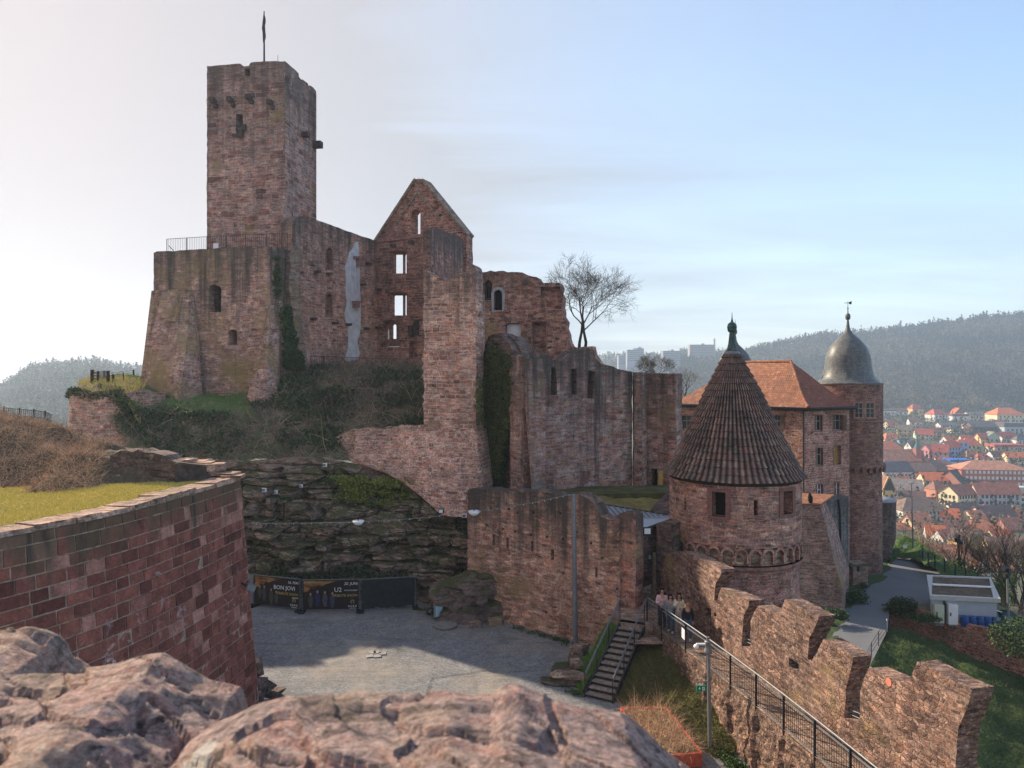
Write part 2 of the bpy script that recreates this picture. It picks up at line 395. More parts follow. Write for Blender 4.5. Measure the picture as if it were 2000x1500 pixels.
M['palas'] = masonry('palace_rubble', [S2, S1, S3, S1, S4], (.52, .40, .34), .55, .22, .025, .10, rub=.3, topz=12.9, topd=3.2, dark=.85, streak=.5, lich=.3, lichcol=(.42, .24, .13), cols2=[S1, (.45, .24, .16), S2, S3])
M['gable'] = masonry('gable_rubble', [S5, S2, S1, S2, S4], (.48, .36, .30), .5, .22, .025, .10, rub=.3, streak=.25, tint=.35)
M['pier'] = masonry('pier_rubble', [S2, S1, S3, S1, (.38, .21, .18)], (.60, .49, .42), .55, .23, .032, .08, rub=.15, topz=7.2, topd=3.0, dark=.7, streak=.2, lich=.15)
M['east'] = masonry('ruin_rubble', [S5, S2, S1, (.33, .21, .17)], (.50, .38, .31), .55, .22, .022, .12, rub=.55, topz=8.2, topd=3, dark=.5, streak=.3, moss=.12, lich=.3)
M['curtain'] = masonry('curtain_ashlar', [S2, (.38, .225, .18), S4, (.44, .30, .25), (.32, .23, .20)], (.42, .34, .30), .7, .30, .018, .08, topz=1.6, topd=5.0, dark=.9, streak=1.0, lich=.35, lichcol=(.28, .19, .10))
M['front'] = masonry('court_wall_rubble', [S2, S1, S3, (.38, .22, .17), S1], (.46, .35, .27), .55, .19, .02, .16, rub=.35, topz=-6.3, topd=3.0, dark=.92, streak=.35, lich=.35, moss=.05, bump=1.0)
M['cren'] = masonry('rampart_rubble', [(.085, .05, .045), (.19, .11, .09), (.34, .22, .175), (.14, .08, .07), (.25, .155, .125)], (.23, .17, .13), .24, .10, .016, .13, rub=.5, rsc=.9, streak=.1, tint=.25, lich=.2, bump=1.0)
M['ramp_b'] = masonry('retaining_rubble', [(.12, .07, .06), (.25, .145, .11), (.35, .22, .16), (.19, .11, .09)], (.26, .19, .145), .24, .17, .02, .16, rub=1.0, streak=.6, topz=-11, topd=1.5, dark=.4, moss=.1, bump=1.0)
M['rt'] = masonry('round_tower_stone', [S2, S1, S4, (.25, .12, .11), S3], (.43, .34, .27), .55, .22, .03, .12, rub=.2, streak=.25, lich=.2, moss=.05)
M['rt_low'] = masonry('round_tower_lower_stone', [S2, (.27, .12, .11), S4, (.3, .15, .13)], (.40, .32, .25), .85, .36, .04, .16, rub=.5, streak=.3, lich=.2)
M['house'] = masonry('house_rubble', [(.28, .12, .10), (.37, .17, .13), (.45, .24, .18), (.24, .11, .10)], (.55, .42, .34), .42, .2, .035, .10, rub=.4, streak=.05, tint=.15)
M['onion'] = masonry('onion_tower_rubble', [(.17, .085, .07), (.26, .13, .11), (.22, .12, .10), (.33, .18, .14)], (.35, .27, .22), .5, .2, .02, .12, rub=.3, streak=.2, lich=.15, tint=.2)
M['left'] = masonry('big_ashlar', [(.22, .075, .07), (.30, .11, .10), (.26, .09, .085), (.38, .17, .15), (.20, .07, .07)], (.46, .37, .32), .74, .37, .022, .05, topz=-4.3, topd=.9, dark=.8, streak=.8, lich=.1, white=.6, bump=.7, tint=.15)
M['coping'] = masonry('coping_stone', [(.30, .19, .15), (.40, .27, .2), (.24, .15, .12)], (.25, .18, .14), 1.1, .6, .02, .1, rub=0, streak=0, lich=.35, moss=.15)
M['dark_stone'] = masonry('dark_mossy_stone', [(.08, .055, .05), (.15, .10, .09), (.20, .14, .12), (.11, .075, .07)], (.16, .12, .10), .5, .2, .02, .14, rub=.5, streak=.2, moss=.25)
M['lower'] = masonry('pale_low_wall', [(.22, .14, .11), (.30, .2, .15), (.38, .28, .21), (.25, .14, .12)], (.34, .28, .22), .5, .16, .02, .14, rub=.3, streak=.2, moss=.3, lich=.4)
M['block'] = flat('dressed_stone', (.33, .17, .145), .85, .3, 4, bump=.4)
M['block_d'] = flat('dark_block', (.09, .065, .058), .9, .4, 4, bump=.5)
M['plaster'] = flat('pale_plaster', (.62, .60, .62), .9, .15, 2, bump=.3)
M['greystone'] = flat('grey_frame_stone', (.36, .34, .35), .85, .2, 5, bump=.3)
M['steel'] = flat('galvanised_steel', (.20, .21, .22), .5, .15, 8, metal=.4)
M['steel_d'] = flat('dark_steel', (.045, .045, .05), .5, .2, 8, metal=.3)
M['iron'] = flat('dark_iron', (.02, .02, .022), .6, .2, 8)
M['pole'] = flat('grey_pole_paint', (.20, .21, .225), .5, .12, 6, metal=.3)
M['wood'] = flat('weathered_wood', (.16, .12, .09), .85, .35, 6, bump=.4)
M['wood_d'] = flat('dark_wood', (.05, .035, .028), .85, .35, 6, bump=.4)
M['black'] = flat('black_interior', (.012, .01, .01), .9, .1)  # near-black, stands for unlit insides of openings; also colours the bird
M['white'] = flat('white_paint', (.78, .78, .80), .5, .05)
M['tread'] = flat('stair_tread', (.30, .25, .21), .8, .3, 5, bump=.3)
M['red'] = flat('red_planter_paint', (.48, .09, .05), .55, .2, 5)
def gravel():
    k = NT('gravel'); p = k.pos()
    v = k.new('ShaderNodeTexVoronoi', feature='F1'); k.l.new(p, v.inputs['Vector']); v.inputs['Scale'].default_value = 14
    s = k.new('ShaderNodeSeparateColor'); k.l.new(v.outputs['Color'], s.inputs[0])
    c = k.ramp(s.outputs[0], [(0, (.13, .132, .135)), (.5, (.19, .19, .195)), (1, (.27, .262, .255))])
    big = k.noise(p, .22, 4, .6); c = k.mix(k.math('MULTIPLY', k.rng(big, .48, .66), .6), c, (.31, .26, .20)); 
    c = k.mix(1, c, k.ramp(k.noise(p, 1.2, 4, .6), [(.3, .8), (.7, 1.15)]), 'MULTIPLY')
    c = k.mix(1, c, k.ramp(k.noise(p, 30, 4, .8), [(.3, .7), (.7, 1.3)]), 'MULTIPLY')
    c = k.mix(k.math('MULTIPLY', k.rng(k.noise(k.scale(p, (1, 1, 1), (31, 5, 0)), .5, 4, .6), .60, .68), .45), c, (.33, .31, .29))
    c = k.mix(k.math('MULTIPLY', k.rng(k.noise(k.scale(p, (.35, 1.6, 1), (3, 15, 0)), .6, 5, .65, .6), .56, .64), .45), c, (.11, .105, .10))
    wv = k.new('ShaderNodeTexWave', bands_direction='Y'); k.l.new(k.scale(p, (.12, .5, 1)), wv.inputs['Vector']); wv.inputs['Scale'].default_value = 1.1; wv.inputs['Distortion'].default_value = 3; wv.inputs['Detail'].default_value = 2
    c = k.mix(k.math('MULTIPLY', k.rng(wv.outputs['Fac'], .82, .97), .08), c, (.10, .095, .09))
    k.col(c); k.bump(v.outputs['Distance'], .6, .03); return k.m
M['gravel'] = gravel()
def ground(name, cs, sc=1.4, fine=14, bump=.8):
    k = NT(name); p = k.pos(); n = len(cs)
    c = k.ramp(k.noise(p, sc, 6, .68), [(.28+.44*i/(n-1), cs[i]) for i in range(n)])
    c = k.mix(1, c, k.ramp(k.noise(p, fine, 5, .75), [(.28, .5), (.72, 1.5)]), 'MULTIPLY')
    k.col(c); k.bump(k.noise(p, fine*.8, 5, .7), bump, .12); return k.m
M['lawn'] = ground('lawn_turf', [(.36, .32, .07), (.50, .40, .10), (.32, .32, .07), (.55, .40, .14)], .9, 16)
M['slope'] = ground('hillside_earth', [(.20, .155, .11), (.11, .15, .055), (.24, .18, .13), (.09, .13, .045)], .7, 9)
M['turf'] = ground('green_turf', [(.045, .075, .028), (.06, .095, .03), (.04, .065, .025)], .8, 14)
M['turf_d'] = ground('mossy_turf', [(.07, .10, .03), (.13, .13, .04), (.08, .075, .035), (.06, .09, .025)], .7, 12)
M['brown'] = ground('dry_brush_ground', [(.11, .075, .05), (.16, .11, .075), (.09, .07, .045), (.20, .14, .09)], .8, 9)
M['moss_roof'] = ground('moss_roof', [(.19, .21, .05), (.30, .28, .07), (.22, .15, .06), (.15, .21, .05)], .6, 14)
M['asphalt'] = ground('asphalt', [(.12, .125, .135), (.16, .165, .175), (.14, .145, .15)], .3, 30, .15)
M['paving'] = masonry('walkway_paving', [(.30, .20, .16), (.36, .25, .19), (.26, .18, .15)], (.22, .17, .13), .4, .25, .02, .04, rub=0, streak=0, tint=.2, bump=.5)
def rockmat(name, cs, moss=.5, strata=3.0):
    k = NT(name); p = k.pos(); q = k.vadd(p, k.noise(p, .35, 3, .5, out='Color'), 1.0)
    st = k.noise(k.scale(q, (.25, .25, strata)), 1.0, 5, .7); n = len(cs)
    c = k.ramp(st, [(.25+.5*i/(n-1), cs[i]) for i in range(n)])
    c = k.mix(1, c, k.ramp(k.noise(p, 2.2, 6, .7), [(.25, .45), (.75, 1.5)]), 'MULTIPLY'); c = k.mix(1, c, k.ramp(k.noise(p, 13, 5, .7), [(.25, .6), (.75, 1.4)]), 'MULTIPLY')
    g = k.new('ShaderNodeNewGeometry'); sz = k.new('ShaderNodeSeparateXYZ'); k.l.new(g.outputs['Normal'], sz.inputs[0])
    m = k.math('ADD', k.math('MULTIPLY', sz.outputs[2], .35), k.noise(p, .5, 6, .7))
    c = k.mix(k.math('MULTIPLY', k.rng(m, .72-.25*moss, .84-.25*moss), .85), c, k.ramp(k.noise(p, 6, 5, .7), [(.3, (.025, .035, .012)), (.6, (.075, .09, .022)), (.8, (.12, .11, .03))]))
    cr = k.new('ShaderNodeTexVoronoi', feature='DISTANCE_TO_EDGE'); k.l.new(k.scale(q, (.35, .35, .8)), cr.inputs['Vector']); cr.inputs['Scale'].default_value = 1
    c = k.mix(k.math('MULTIPLY', k.rng(cr.outputs['Distance'], .0, .03, 1, 0), k.rng(k.noise(p, .3, 3, .6), .5, .6)), c, (.012, .01, .009))
    k.col(c); k.bump(k.math('ADD', st, k.math('MULTIPLY', k.noise(p, 5, 6, .7), .7)), 1, .25); return k.m
M['cliff'] = rockmat('cliff_rock', [(.20, .135, .11), (.40, .27, .22), (.25, .18, .14), (.52, .37, .29), (.31, .215, .18)], .34, 2.6)
M['boulder'] = rockmat('boulder_rock', [(.09, .06, .055), (.20, .14, .125), (.32, .23, .20)], .26, 3.5)
def twigmat(name, c1, c2):
    k = NT(name); g = k.new('ShaderNodeNewGeometry'); c = k.mix(g.outputs['Random Per Island'], c1, c2); k.col(c); k.b.inputs['Roughness'].default_value = .95; return k.m
M['twig'] = twigmat('dry_twigs', (.09, .065, .05), (.48, .36, .27))
M['twig_l'] = twigmat('straw_twigs', (.30, .17, .10), (.75, .50, .32))
M['twig_d'] = twigmat('dark_twigs', (.06, .06, .035), (.20, .155, .10))
M['leaf'] = twigmat('green_leaves', (.02, .05, .015), (.085, .13, .035))
M['ivy'] = twigmat('ivy_leaves', (.035, .06, .02), (.15, .15, .05))
M['leaf_d'] = twigmat('dark_leaves', (.02, .045, .02), (.09, .13, .05))
M['blade'] = twigmat('grass_blades', (.42, .38, .08), (.80, .62, .20))
M['blade_d'] = twigmat('dull_blades', (.035, .06, .02), (.10, .12, .045))
M['blade_g'] = twigmat('green_blades', (.07, .18, .035), (.19, .32, .07))
M['bark'] = flat('bark', (.055, .045, .038), .95, .35, 3, bump=.5)
M['bark_l'] = flat('pale_bark', (.13, .11, .08), .95, .3, 3, bump=.5)
# ================================================================ the castle
def railing(parent, path, h=1.05, gap=.13, post_every=1.6, mat=None, rail_r=.02, bar_r=.009, post_r=.022, name='railing', midrail=False):
    mat = mat or M['steel']; rails = MB(); bars = MB(); posts = MB(); up = Vector((0, 0, h))
    for a, b in zip(path[:-1], path[1:]):
        a = Vector(a); b = Vector(b); L = (b-a).length
        rails.tube([a+up, b+up], rail_r, 5, smooth=False); rails.tube([a+Vector((0, 0, .1)), b+Vector((0, 0, .1))], rail_r*.7, 4, smooth=False)
        n = max(1, int(round(L/post_every)))
        for i in range(n+(b is Vector or (a-Vector(path[-2])).length < 1e-6)): p = a.lerp(b, i/n); q = MB(); q.beam(p, p+up, post_r*2); q.build('post', mat, parent)
        m = int(L/gap)
        for i in range(1, m): p = a.lerp(b, i/m); bars.beam(p+Vector((0, 0, .1)), p+up, bar_r*2)
    rails.build('handrail', mat, parent); bars.build('bars', mat, parent)
# ---- keep (square main tower)
keep = thing('castle_keep', P(482, 487, 60), 'tall square sandstone keep rising above the whole castle ruin', 'tower')
kf = Pl((404, 59.3), (557, 58.0)); mb = MB()
slab(mb, kf, [(404, 520), (404, 129), (420, 128), (432, 127), (446, 126), (469, 124), (473, 130), (486, 128.5), (489, 122.5), (505, 120.5), (540, 119), (557, 119.5), (557, 520)], 1.3, holes=[rect(478, 488.5, 134, 148), [(460.5, 258), (462, 262), (474, 263), (475, 240), (474, 223), (460.5, 223)]], jag=.05, step=.36)
cn_ = kf.p(557, 119.5); c2 = kf.p(404, 129)
class PV(Pl):                                # plane from two world plan points
    def __init__(s, a, b):
        s.a = Vector((a[0], a[1])); s.b = Vector((b[0], b[1])); s.d = (s.b-s.a).normalized(); n = Vector((-s.d.y, s.d.x)); s.n = Vector((n.x, n.y, 0)); s.d3 = Vector((s.d.x, s.d.y, 0))
kr = PV(cn_, cn_+kf.n); ext = -kf.d3
def ks(mb, z0, pts, th): # side wall pieces given as (distance from the corner, height)
    mb.poly([kr.at(t, z) for t, z in pts], ext*th)
D = 5.6; zt = cn_.z
ks(mb, 0, [(1.303, 9), (1.303, zt-.02), (1.45, zt+.02), (2.3, zt-.04), (2.34, zt-.30), (2.9, zt-.42), (3.0, zt-.25), (4.0, zt-.2), (4.04, zt-.7), (4.35, zt-.75), (4.40, zt-.2), (5.0, zt-.15), (5.55, zt-.25), (5.6, zt-.5), (D, 9)], 1.3)
wd = (cn_-c2).length; zz = c2.z
mb.poly([c2+kf.n*1.303+Vector((0, 0, 9-zz)), c2+kf.n*1.303+Vector((0, 0, -.1)), c2+kf.n*D+Vector((0, 0, -.1)), c2+kf.n*D+Vector((0, 0, 9-zz))], kf.d3*1.3)
mb.poly([c2+kf.n*(D+.002)+Vector((0, 0, 9-zz)), c2+kf.n*(D+.002), cn_+kf.n*(D+.002)+Vector((0, 0, -.6)), cn_+kf.n*(D+.002)+Vector((0, 0, 9-zt))], -kf.n*1.29)
mb.poly([c2+kf.n*1.35+kf.d3*1.35+Vector((0, 0, -2.0)), cn_+kf.n*1.35-kf.d3*1.35+Vector((0, 0, -2.0)), cn_+kf.n*(D-1.35)-kf.d3*1.35+Vector((0, 0, -2.0)), c2+kf.n*(D-1.35)+kf.d3*1.35+Vector((0, 0, -2.0))], Vector((0, 0, -.4)))
mb.build('wall', M['keep'], keep)
for (x, y, w, h) in ((419, 199, 9, 9), (453, 197, 8, 9), (489, 192, 9, 8), (530, 202, 8, 9)):
    c = MB(); blocks(c, kf, [(x, y, w, h)], .55, .2); blocks(c, kf, [(x+4, y+h, w*.7, h*.9)], .28, .2); c.build('corbel', M['block_d'], keep)
c = MB(); c.box(kr.at(3.0, zt-5.0)+kf.d3*.2, (.75, .45, .4), math.atan2(kf.d.y, kf.d.x)); c.build('corbel', M['block_d'], keep)
c = MB(); c.box(kr.at(5.1, zt-5.2)+kf.d3*.3, (.9, .55, .55), math.atan2(kf.d.y, kf.d.x)); c.build('corbel', M['block_d'], keep)
c = MB(); blocks(c, kf, [(466, 265, 20, 5), (478, 250, 8, 12), (472, 256, 8, 12)], .22, .2); c.build('window_sill', M['block_d'], keep)
c = MB()
for x in range(479, 489, 2): c.beam(kf.p(x, 134.2, .6), kf.p(x, 148, .6), .03)
c.build('window_bars', M['iron'], keep)
fp = thing('flagpole', P(515.5, 128, 60.5), 'slender flagpole with a furled flag on top of the keep', 'flagpole')
c = MB(); c.tube([P(516, 132, 60.5), P(515.8, 22, 60.5)], [.09, .05], 6); c.build('pole', M['iron'], fp)
c = MB(); q = [P(515.4+.8*math.sin(i*1.3), 28+i*7, 60.42) for i in range(9)]; c.tube(q, [.05, .12, .15, .13, .16, .14, .15, .12, .04], 6); c.build('furled_flag', M['steel_d'], fp)
c = MB(); c.tube([P(543, 121, 60), P(542.5, 108, 60)], .02, 4); c.build('rod', M['iron'], keep)
# ---- bastion below the keep
bay = thing('bastion', P(420, 785, 54), 'broad sandstone bastion with battered foot and two dark windows', 'bastion')
bf = Pl((300, 55.0), (527, 52.6)); br = Pl((527, 52.6), (585, 56.4)); mb = MB()
ztop = bf.p(300, 492).z
slab(mb, bf, [(300, 790), (300, 494), (306, 491), (330, 490), (380, 487.5), (404, 486.5), (470, 482), (500, 480), (524, 480.5), (527, 482), (527, 800)], 1.4,
     holes=[[(408, 609), (432, 609.5), (432, 564), (429, 559), (420, 556), (411, 558.5), (407, 565)], [(446, 674), (463, 673.5), (463.5, 648), (460, 644.5), (455, 643), (449, 644.5), (446, 648)]], jag=.05)
slab(mb, br, [(528, 790), (528, 482), (535, 481), (548, 484), (560, 488), (583, 491), (583, 745)], 1.0, holes=[arch(542, 551, 566, 587)], jag=.04)
a = bf.p(300, 492); b = bf.p(527, 492)
for z in (ztop-.4,):
    mb.poly([bf.at(1.41, z, 1.41), bf.at(bf.t(527)-1.5, z, 1.41), bf.at(bf.t(527)+1, z, 5), bf.at(1.41, z, 9)], Vector((0, 0, -.3)))
mb.poly([bf.at(0, -3, 1.402), bf.at(0, ztop-.03, 1.402), bf.at(0, ztop-.03, 11), bf.at(0, -3, 11)], bf.d3*1.4)
mb.build('wall', M['bay'], bay)
q = MB(); q.poly([bf.at(1.6, 9.0, 2.6), bf.at(1.6, -2.5, 2.6), bf.at(7.5, -2.5, 2.6), bf.at(7.5, 9.0, 2.6)], bf.n*.3); q.build('dark_backing', M['black'], bay)  # black sheet behind the windows, painted for the dark inside
q = MB(); q.hull([bf.p(298, 568, -.12), bf.p(352, 566, -.30), bf.p(378, 567, -.02), bf.p(378, 568, .3), bf.p(298, 568, .3), P(283, 690, 54.6), P(274, 748, 53.8), P(350, 784, 51.3), P(356, 690, 52.9), P(396, 786, 53), P(384, 680, 53.4), P(274, 750, 57), P(300, 786, 56), P(298, 568, 58)]); q.build('buttress', M['bay'], bay)
q = MB(); q.hull([P(527, 590, 52.4), P(543, 596, 52.9), P(513, 640, 52.6), P(500, 715, 51.9), P(482, 778, 50.9), P(492, 786, 50.2), P(520, 787, 50.0), P(537, 776, 50.6), P(546, 745, 51.6), P(546, 660, 52.2), P(545, 720, 56), P(500, 786, 56)]); q.build('buttress', M['bay'], bay)
q = MB()
slab(q, Pl((561, 54.4), (590, 55.6)), [(563, 500), (566, 486), (575, 480), (586, 492), (583, 530), (585, 600), (588, 660), (600, 720), (575, 720), (572, 640), (566, 600), (560, 560)], .5, off=-.25, jag=.1); q.build('broken_wall_edge', M['lower'], bay)
for (x, y) in ((420, 585), (455, 660)):
    q = MB()
    for dy in (-12, 0, 12) if x == 420 else (0,): q.beam(bf.p(x-12, y+dy, .7), bf.p(x+11, y+dy, .7), .05)
    q.build('window_bars', M['iron'], bay)
q = MB(); blocks(q, bf, [(512, 590, 9, 8)], .02, .3); q.build('blocked_hole', M['block'], bay)
rl = thing('terrace_railing', P(440, 487, 55), 'long metal railing round the terrace at the foot of the keep', 'railing')
zr = ztop-.05
def zp(px, Y, z): return Vector(((px-CX)/F*Y, Y, z))
railing(rl, [zp(326, 60.5, zr), zp(326, 56.6, zr), zp(404, 55.6, zr), zp(480, 54.8, zr), zp(561, 54.3, zr)], 1.35, .16, 1.8, M['steel_d'])
q = MB(); q.tube([zp(329, 57.4, zr+1.0), zp(352, 58.5, zr+.15)], .03, 5); q.tube([zp(352, 58.5, zr), zp(365, 58.2, zr)], .03, 5); q.build('stair_rail', M['steel_d'], rl)
q = MB(); q.box(zp(421.5, 55.25, zr+.55), (.42, .03, .42), -.15); q.build('info_board', M['white'], tag(thing('info_board', zp(421.5, 55.3, zr), 'small white information board on the terrace railing below the keep', 'sign')))
# ---- ruined palace
pal = thing('ruined_palace', P(720, 716, 64), 'roofless palace ruin with a steep gable and open windows beside the keep', 'ruin')
pw = Pl((583, 55.8), (737, 65.0)); mb = MB()
slab(mb, pw, [(583, 722), (583, 560), (570, 470), (572, 433), (578, 426), (592, 421), (603, 424), (617, 429), (660, 444), (700, 459), (737, 471), (737, 722)], 1.4,
     niches=[arch(637, 649, 483, 525, True), arch(637, 648, 572, 617, True)], nd=.8, jag=.04)
mb.build('long_wall', M['palas'], pal)
for h in (arch(637, 649, 483, 525, True), arch(637, 648, 572, 617, True)):
    q = MB(); ring(q, pw, h, .16, .2, .03); q.build('window_frame', M['block'], pal)
q = MB(); slab(q, pw, [(692, 474), (699, 472), (700, 497), (703, 506), (702, 540), (704, 600), (704, 640), (701, 655), (697, 665), (702, 690), (699, 702), (685, 706), (672, 703), (677, 690), (680, 676), (679, 640), (672, 612), (676, 598), (674, 520), (682, 492), (691, 480)], .05, off=-.05, jag=.08, step=.4); q.build('plaster_strip', M['plaster'], pal)
q = MB()
for a, b in (((684, 490), (681, 600)), ((692, 500), (697, 640)), ((690, 560), (693, 605))): q.beam(pw.p(*a, -.08), pw.p(*b, -.08), .10, .12)
q.build('flue_edge', M['plaster'], pal)
for (x, y, w, h) in ((700, 503, 22, 5), (697, 512, 7, 14), (693, 590, 14, 4), (691, 597, 8, 9)):
    q = MB(); blocks(q, pw, [(x, y, w, h)], .45, .1); q.build('hearth_ledge', M['block'], pal)
for (x, y) in ((617, 531), (640, 535), (609, 623), (652, 631), (678, 634), (706, 556), (713, 642), (736, 566), (736, 640), (583, 533), (717, 516)):
    q = MB(); blocks(q, pw, [(x, y, 7, 5)], .35, .1); q.build('corbel', M['block_d'], pal)
gp = Pl((733, 65.3), (911, 61.3)); mb = MB()
gh = [[(803, 458), (821, 457), (821, 417), (817, 409), (808, 409), (803, 416)], arch(760, 794, 489, 534, h=6), arch(757, 794, 570, 616, h=7), arch(745, 780, 625, 677, h=14), ]
slab(mb, gp, [(733, 724), (733, 470), (745, 455), (768, 420), (790, 384), (806, 356), (812, 350), (819, 348.5), (825, 351), (830, 359), (850, 386), (870, 412), (890, 436), (908, 453), (911, 457), (911, 540), (911, 724)], 1.15, holes=gh, niches=[rect(799, 813, 667, 700)], nd=.6, jag=.04, step=.4)
mb.build('gable_wall', M['gable'], pal)
q = MB()
for a, b in (((731, 474), (812, 350)), ((825, 351), (911, 458))):
    pa, pb = gp.p(*a, .57), gp.p(*b, .57); q.beam(pa, pb, 1.5, .22, up=(0, 0, 1))
q.build('gable_coping', M['lower'], pal)
q = MB(); slab(q, gp, [(737, 474), (835, 463), (835, 459.5), (737, 470)], .2, off=-.14); q.build('string_course', M['block'], pal)
q = MB(); slab(q, gp, [(770, 440), (814, 372), (818, 372), (862, 430), (858, 431), (816, 377), (774, 440)], .12, off=-.1); q.build('old_roof_line', M['lower'], pal)
for (x0, x1, y0, y1) in ((760, 794, 489, 534), (757, 794, 570, 616)):
    q = MB(); slab(q, gp, rect(x0-4+6, x1+6, y0-3, y0+5), .25, off=.85)
    q.poly([gp.p(x, y, .9) for x, y in rect(779-3, 779, y0, y1)], gp.n*.2); q.build('window_mullion', M['block'], pal)
q = MB(); tr = Pl((733, 65.3), (911, 61.3))
slab(q, tr, [(741, 676), (783, 676), (783, 640), (778, 625), (762, 618), (748, 625), (741, 640)], .25, holes=[arch(744.5, 751, 640, 662, True), arch(757, 765.5, 631, 661, True), arch(770, 774, 643, 664, True)], off=.7); q.build('tracery', M['block'], pal)
for (x, y, w, h) in ((770, 480, 8, 6), (805, 474, 9, 7), (741, 566, 6, 5), (805, 647, 9, 22), (815, 640, 7, 30)):
    q = MB(); blocks(q, gp, [(x, y, w, h)], .35, .1); q.build('corbel', M['block_d'], pal)
fw = Pl((840, 50.5), (905, 61.0)); mb = MB()
fw.n = Vector((-fw.d.y, fw.d.x, 0)) if Vector((-fw.d.y, fw.d.x)).x < 0 else Vector((fw.d.y, -fw.d.x, 0))
slab(mb, fw, [(840, 560), (840, 449), (846, 446), (862, 448), (868, 452), (885, 457), (897, 461), (905, 470), (905, 560)], .5, jag=.07)
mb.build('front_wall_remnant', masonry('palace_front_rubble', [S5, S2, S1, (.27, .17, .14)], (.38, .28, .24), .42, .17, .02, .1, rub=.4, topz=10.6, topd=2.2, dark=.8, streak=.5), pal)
rl = thing('slope_railing', P(660, 716, 62), 'low thin railing along the foot of the palace wall', 'railing')
q0 = [pw.p(x, 0, -.9) for x in (590, 640, 700, 735)]; 
railing(rl, [Vector((v.x, v.y, .85)) for v in q0]+[P(800, 716, 60.5)], .75, .2, 2, M['steel_d'])
# ---- tall pier with flared foot
pier = thing('buttress_pier', P(885, 1000, 45), 'tall pink sandstone pier with broken top and flared foot', 'ruin')
pf = Pl((827, 45.0), (929, 44.0)); pr = Pl((929, 44.0), (947, 49.0)); mb = MB()
slab(mb, pf, [(827, 845), (827, 529), (831, 527), (836, 533), (846, 538), (861, 537), (865, 545), (874, 546), (880, 540), (900, 533), (912, 529), (917, 518), (921, 515), (926, 519), (929, 528), (929, 845)], 1.4, jag=.12, step=.25)
mb.poly([pr.at(t, z, 0) for t, z in ((.03, -13), (.03, 6.4), (1.0, 6.3), (1.4, 6.6), (2.2, 6.2), (3.0, 6.2), (3.3, 5.7), (5.0, 5.6), (5.0, -13))], Vector((-pr.d.y, pr.d.x, 0)) if -pr.d.y < 0 else Vector((pr.d.y, -pr.d.x, 0)))
mb.build('wall', M['pier'], pier)
rows = [[P(700, 838, 46.3), P(760, 838, 45.8), P(827, 838, 44.9), P(880, 838, 44.4), P(929, 838, 43.9), P(950, 838, 45.5)],
        [P(690, 870, 46.0), P(770, 880, 45.2), P(827, 890, 44.2), P(885, 890, 43.7), P(935, 890, 43.3), P(957, 890, 45.2)],
        [P(700, 905, 45.3), P(790, 925, 44.2), P(840, 945, 43.3), P(890, 945, 42.9), P(940, 945, 42.7), P(963, 945, 45)],
        [P(790, 935, 43.7), P(825, 970, 43.0), P(860, 1005, 42.4), P(900, 1010, 42.2), P(950, 1010, 42.0), P(970, 1010, 45)]]
mb = MB(); loft(mb, rows, 40, 24, .10, 1.5, smooth=False); mb.build('flared_foot', M['pier'], pier)
ext_ = thing('retaining_wall', P(760, 905, 46), 'rubble retaining wall joining the pink pier to the dark slope', 'wall')
rows = [[P(655, 850, 47.2), P(690, 838, 46.7), P(740, 834, 46.2), P(831, 828, 45.3)], [P(665, 880, 46.5), P(700, 880, 46.0), P(760, 886, 45.5), P(832, 900, 45.1)], [P(690, 906, 45.6), P(715, 908, 45.4), P(780, 914, 44.9), P(835, 940, 44.3)], [P(700, 930, 45.8), P(740, 935, 45.4), P(800, 950, 44.8), P(850, 990, 44.2)]]
mb = MB(); loft(mb, rows, 40, 20, .10, 1.5, smooth=False); mb.build('wall_face', M['pier'], ext_)
# ---- east ruin with window
est = thing('ruined_hall_wall', P(1030, 700, 53), 'jagged standing ruin wall with a grey pointed window and broken right edge', 'ruin')
ep = Pl((940, 53.5), (1110, 51.5)); mb = MB()
slab(mb, ep, [(940, 740), (940, 532), (950, 531), (975, 529), (1000, 531), (1020, 532), (1026, 536), (1040, 540), (1048, 541), (1053, 549), (1070, 552), (1092, 552), (1096, 560), (1097, 600), (1099, 617), (1106, 628), (1104, 640), (1109, 652), (1112, 668), (1116, 676), (1128, 680), (1158, 676), (1160, 690), (1166, 700), (1175, 712), (1185, 740)], 1.2,
     holes=[], niches=[arch(946, 961, 546, 586, True), arch(965, 981, 566, 606, h=9), arch(987, 1017, 631, 680, h=4), rect(1040, 1067, 630, 690), rect(1056, 1094, 560, 602)], nd=.35, jag=.13, step=.3)
mb.build('wall', M['east'], est)
q = MB(); ring(q, ep, arch(965, 981, 566, 606, h=9), .22, .25, .04); q.build('window_frame', M['greystone'], est)
q = MB(); slab(q, ep, [(948, 584), (959, 584), (959, 560), (954, 549), (948, 560)], .1, holes=[arch(949.2, 953, 558, 582, True), arch(954.4, 958, 558, 582, True)], off=.12); q.build('window_tracery', M['block_d'], est)
q = MB(); slab(q, ep, arch(965, 981, 566, 606, h=9), .02, off=.32); slab(q, ep, arch(946, 961, 546, 586, True), .02, off=.33); q.build('opening_dark', M['black'], est)  # black sheets stand for the darkness inside both windows
q = MB(); slab(q, ep, arch(988, 1016, 632, 679, h=4), .05, off=.28); q.build('plaster_patch', M['plaster'], est)
q = MB(); ring(q, ep, rect(1040, 1067, 631, 690), .10, .12, .03); blocks(q, ep, [(1055, 627, 36, 3), (984, 609, 24, 2.5)], .25, .1); q.build('window_sill', M['block'], est)
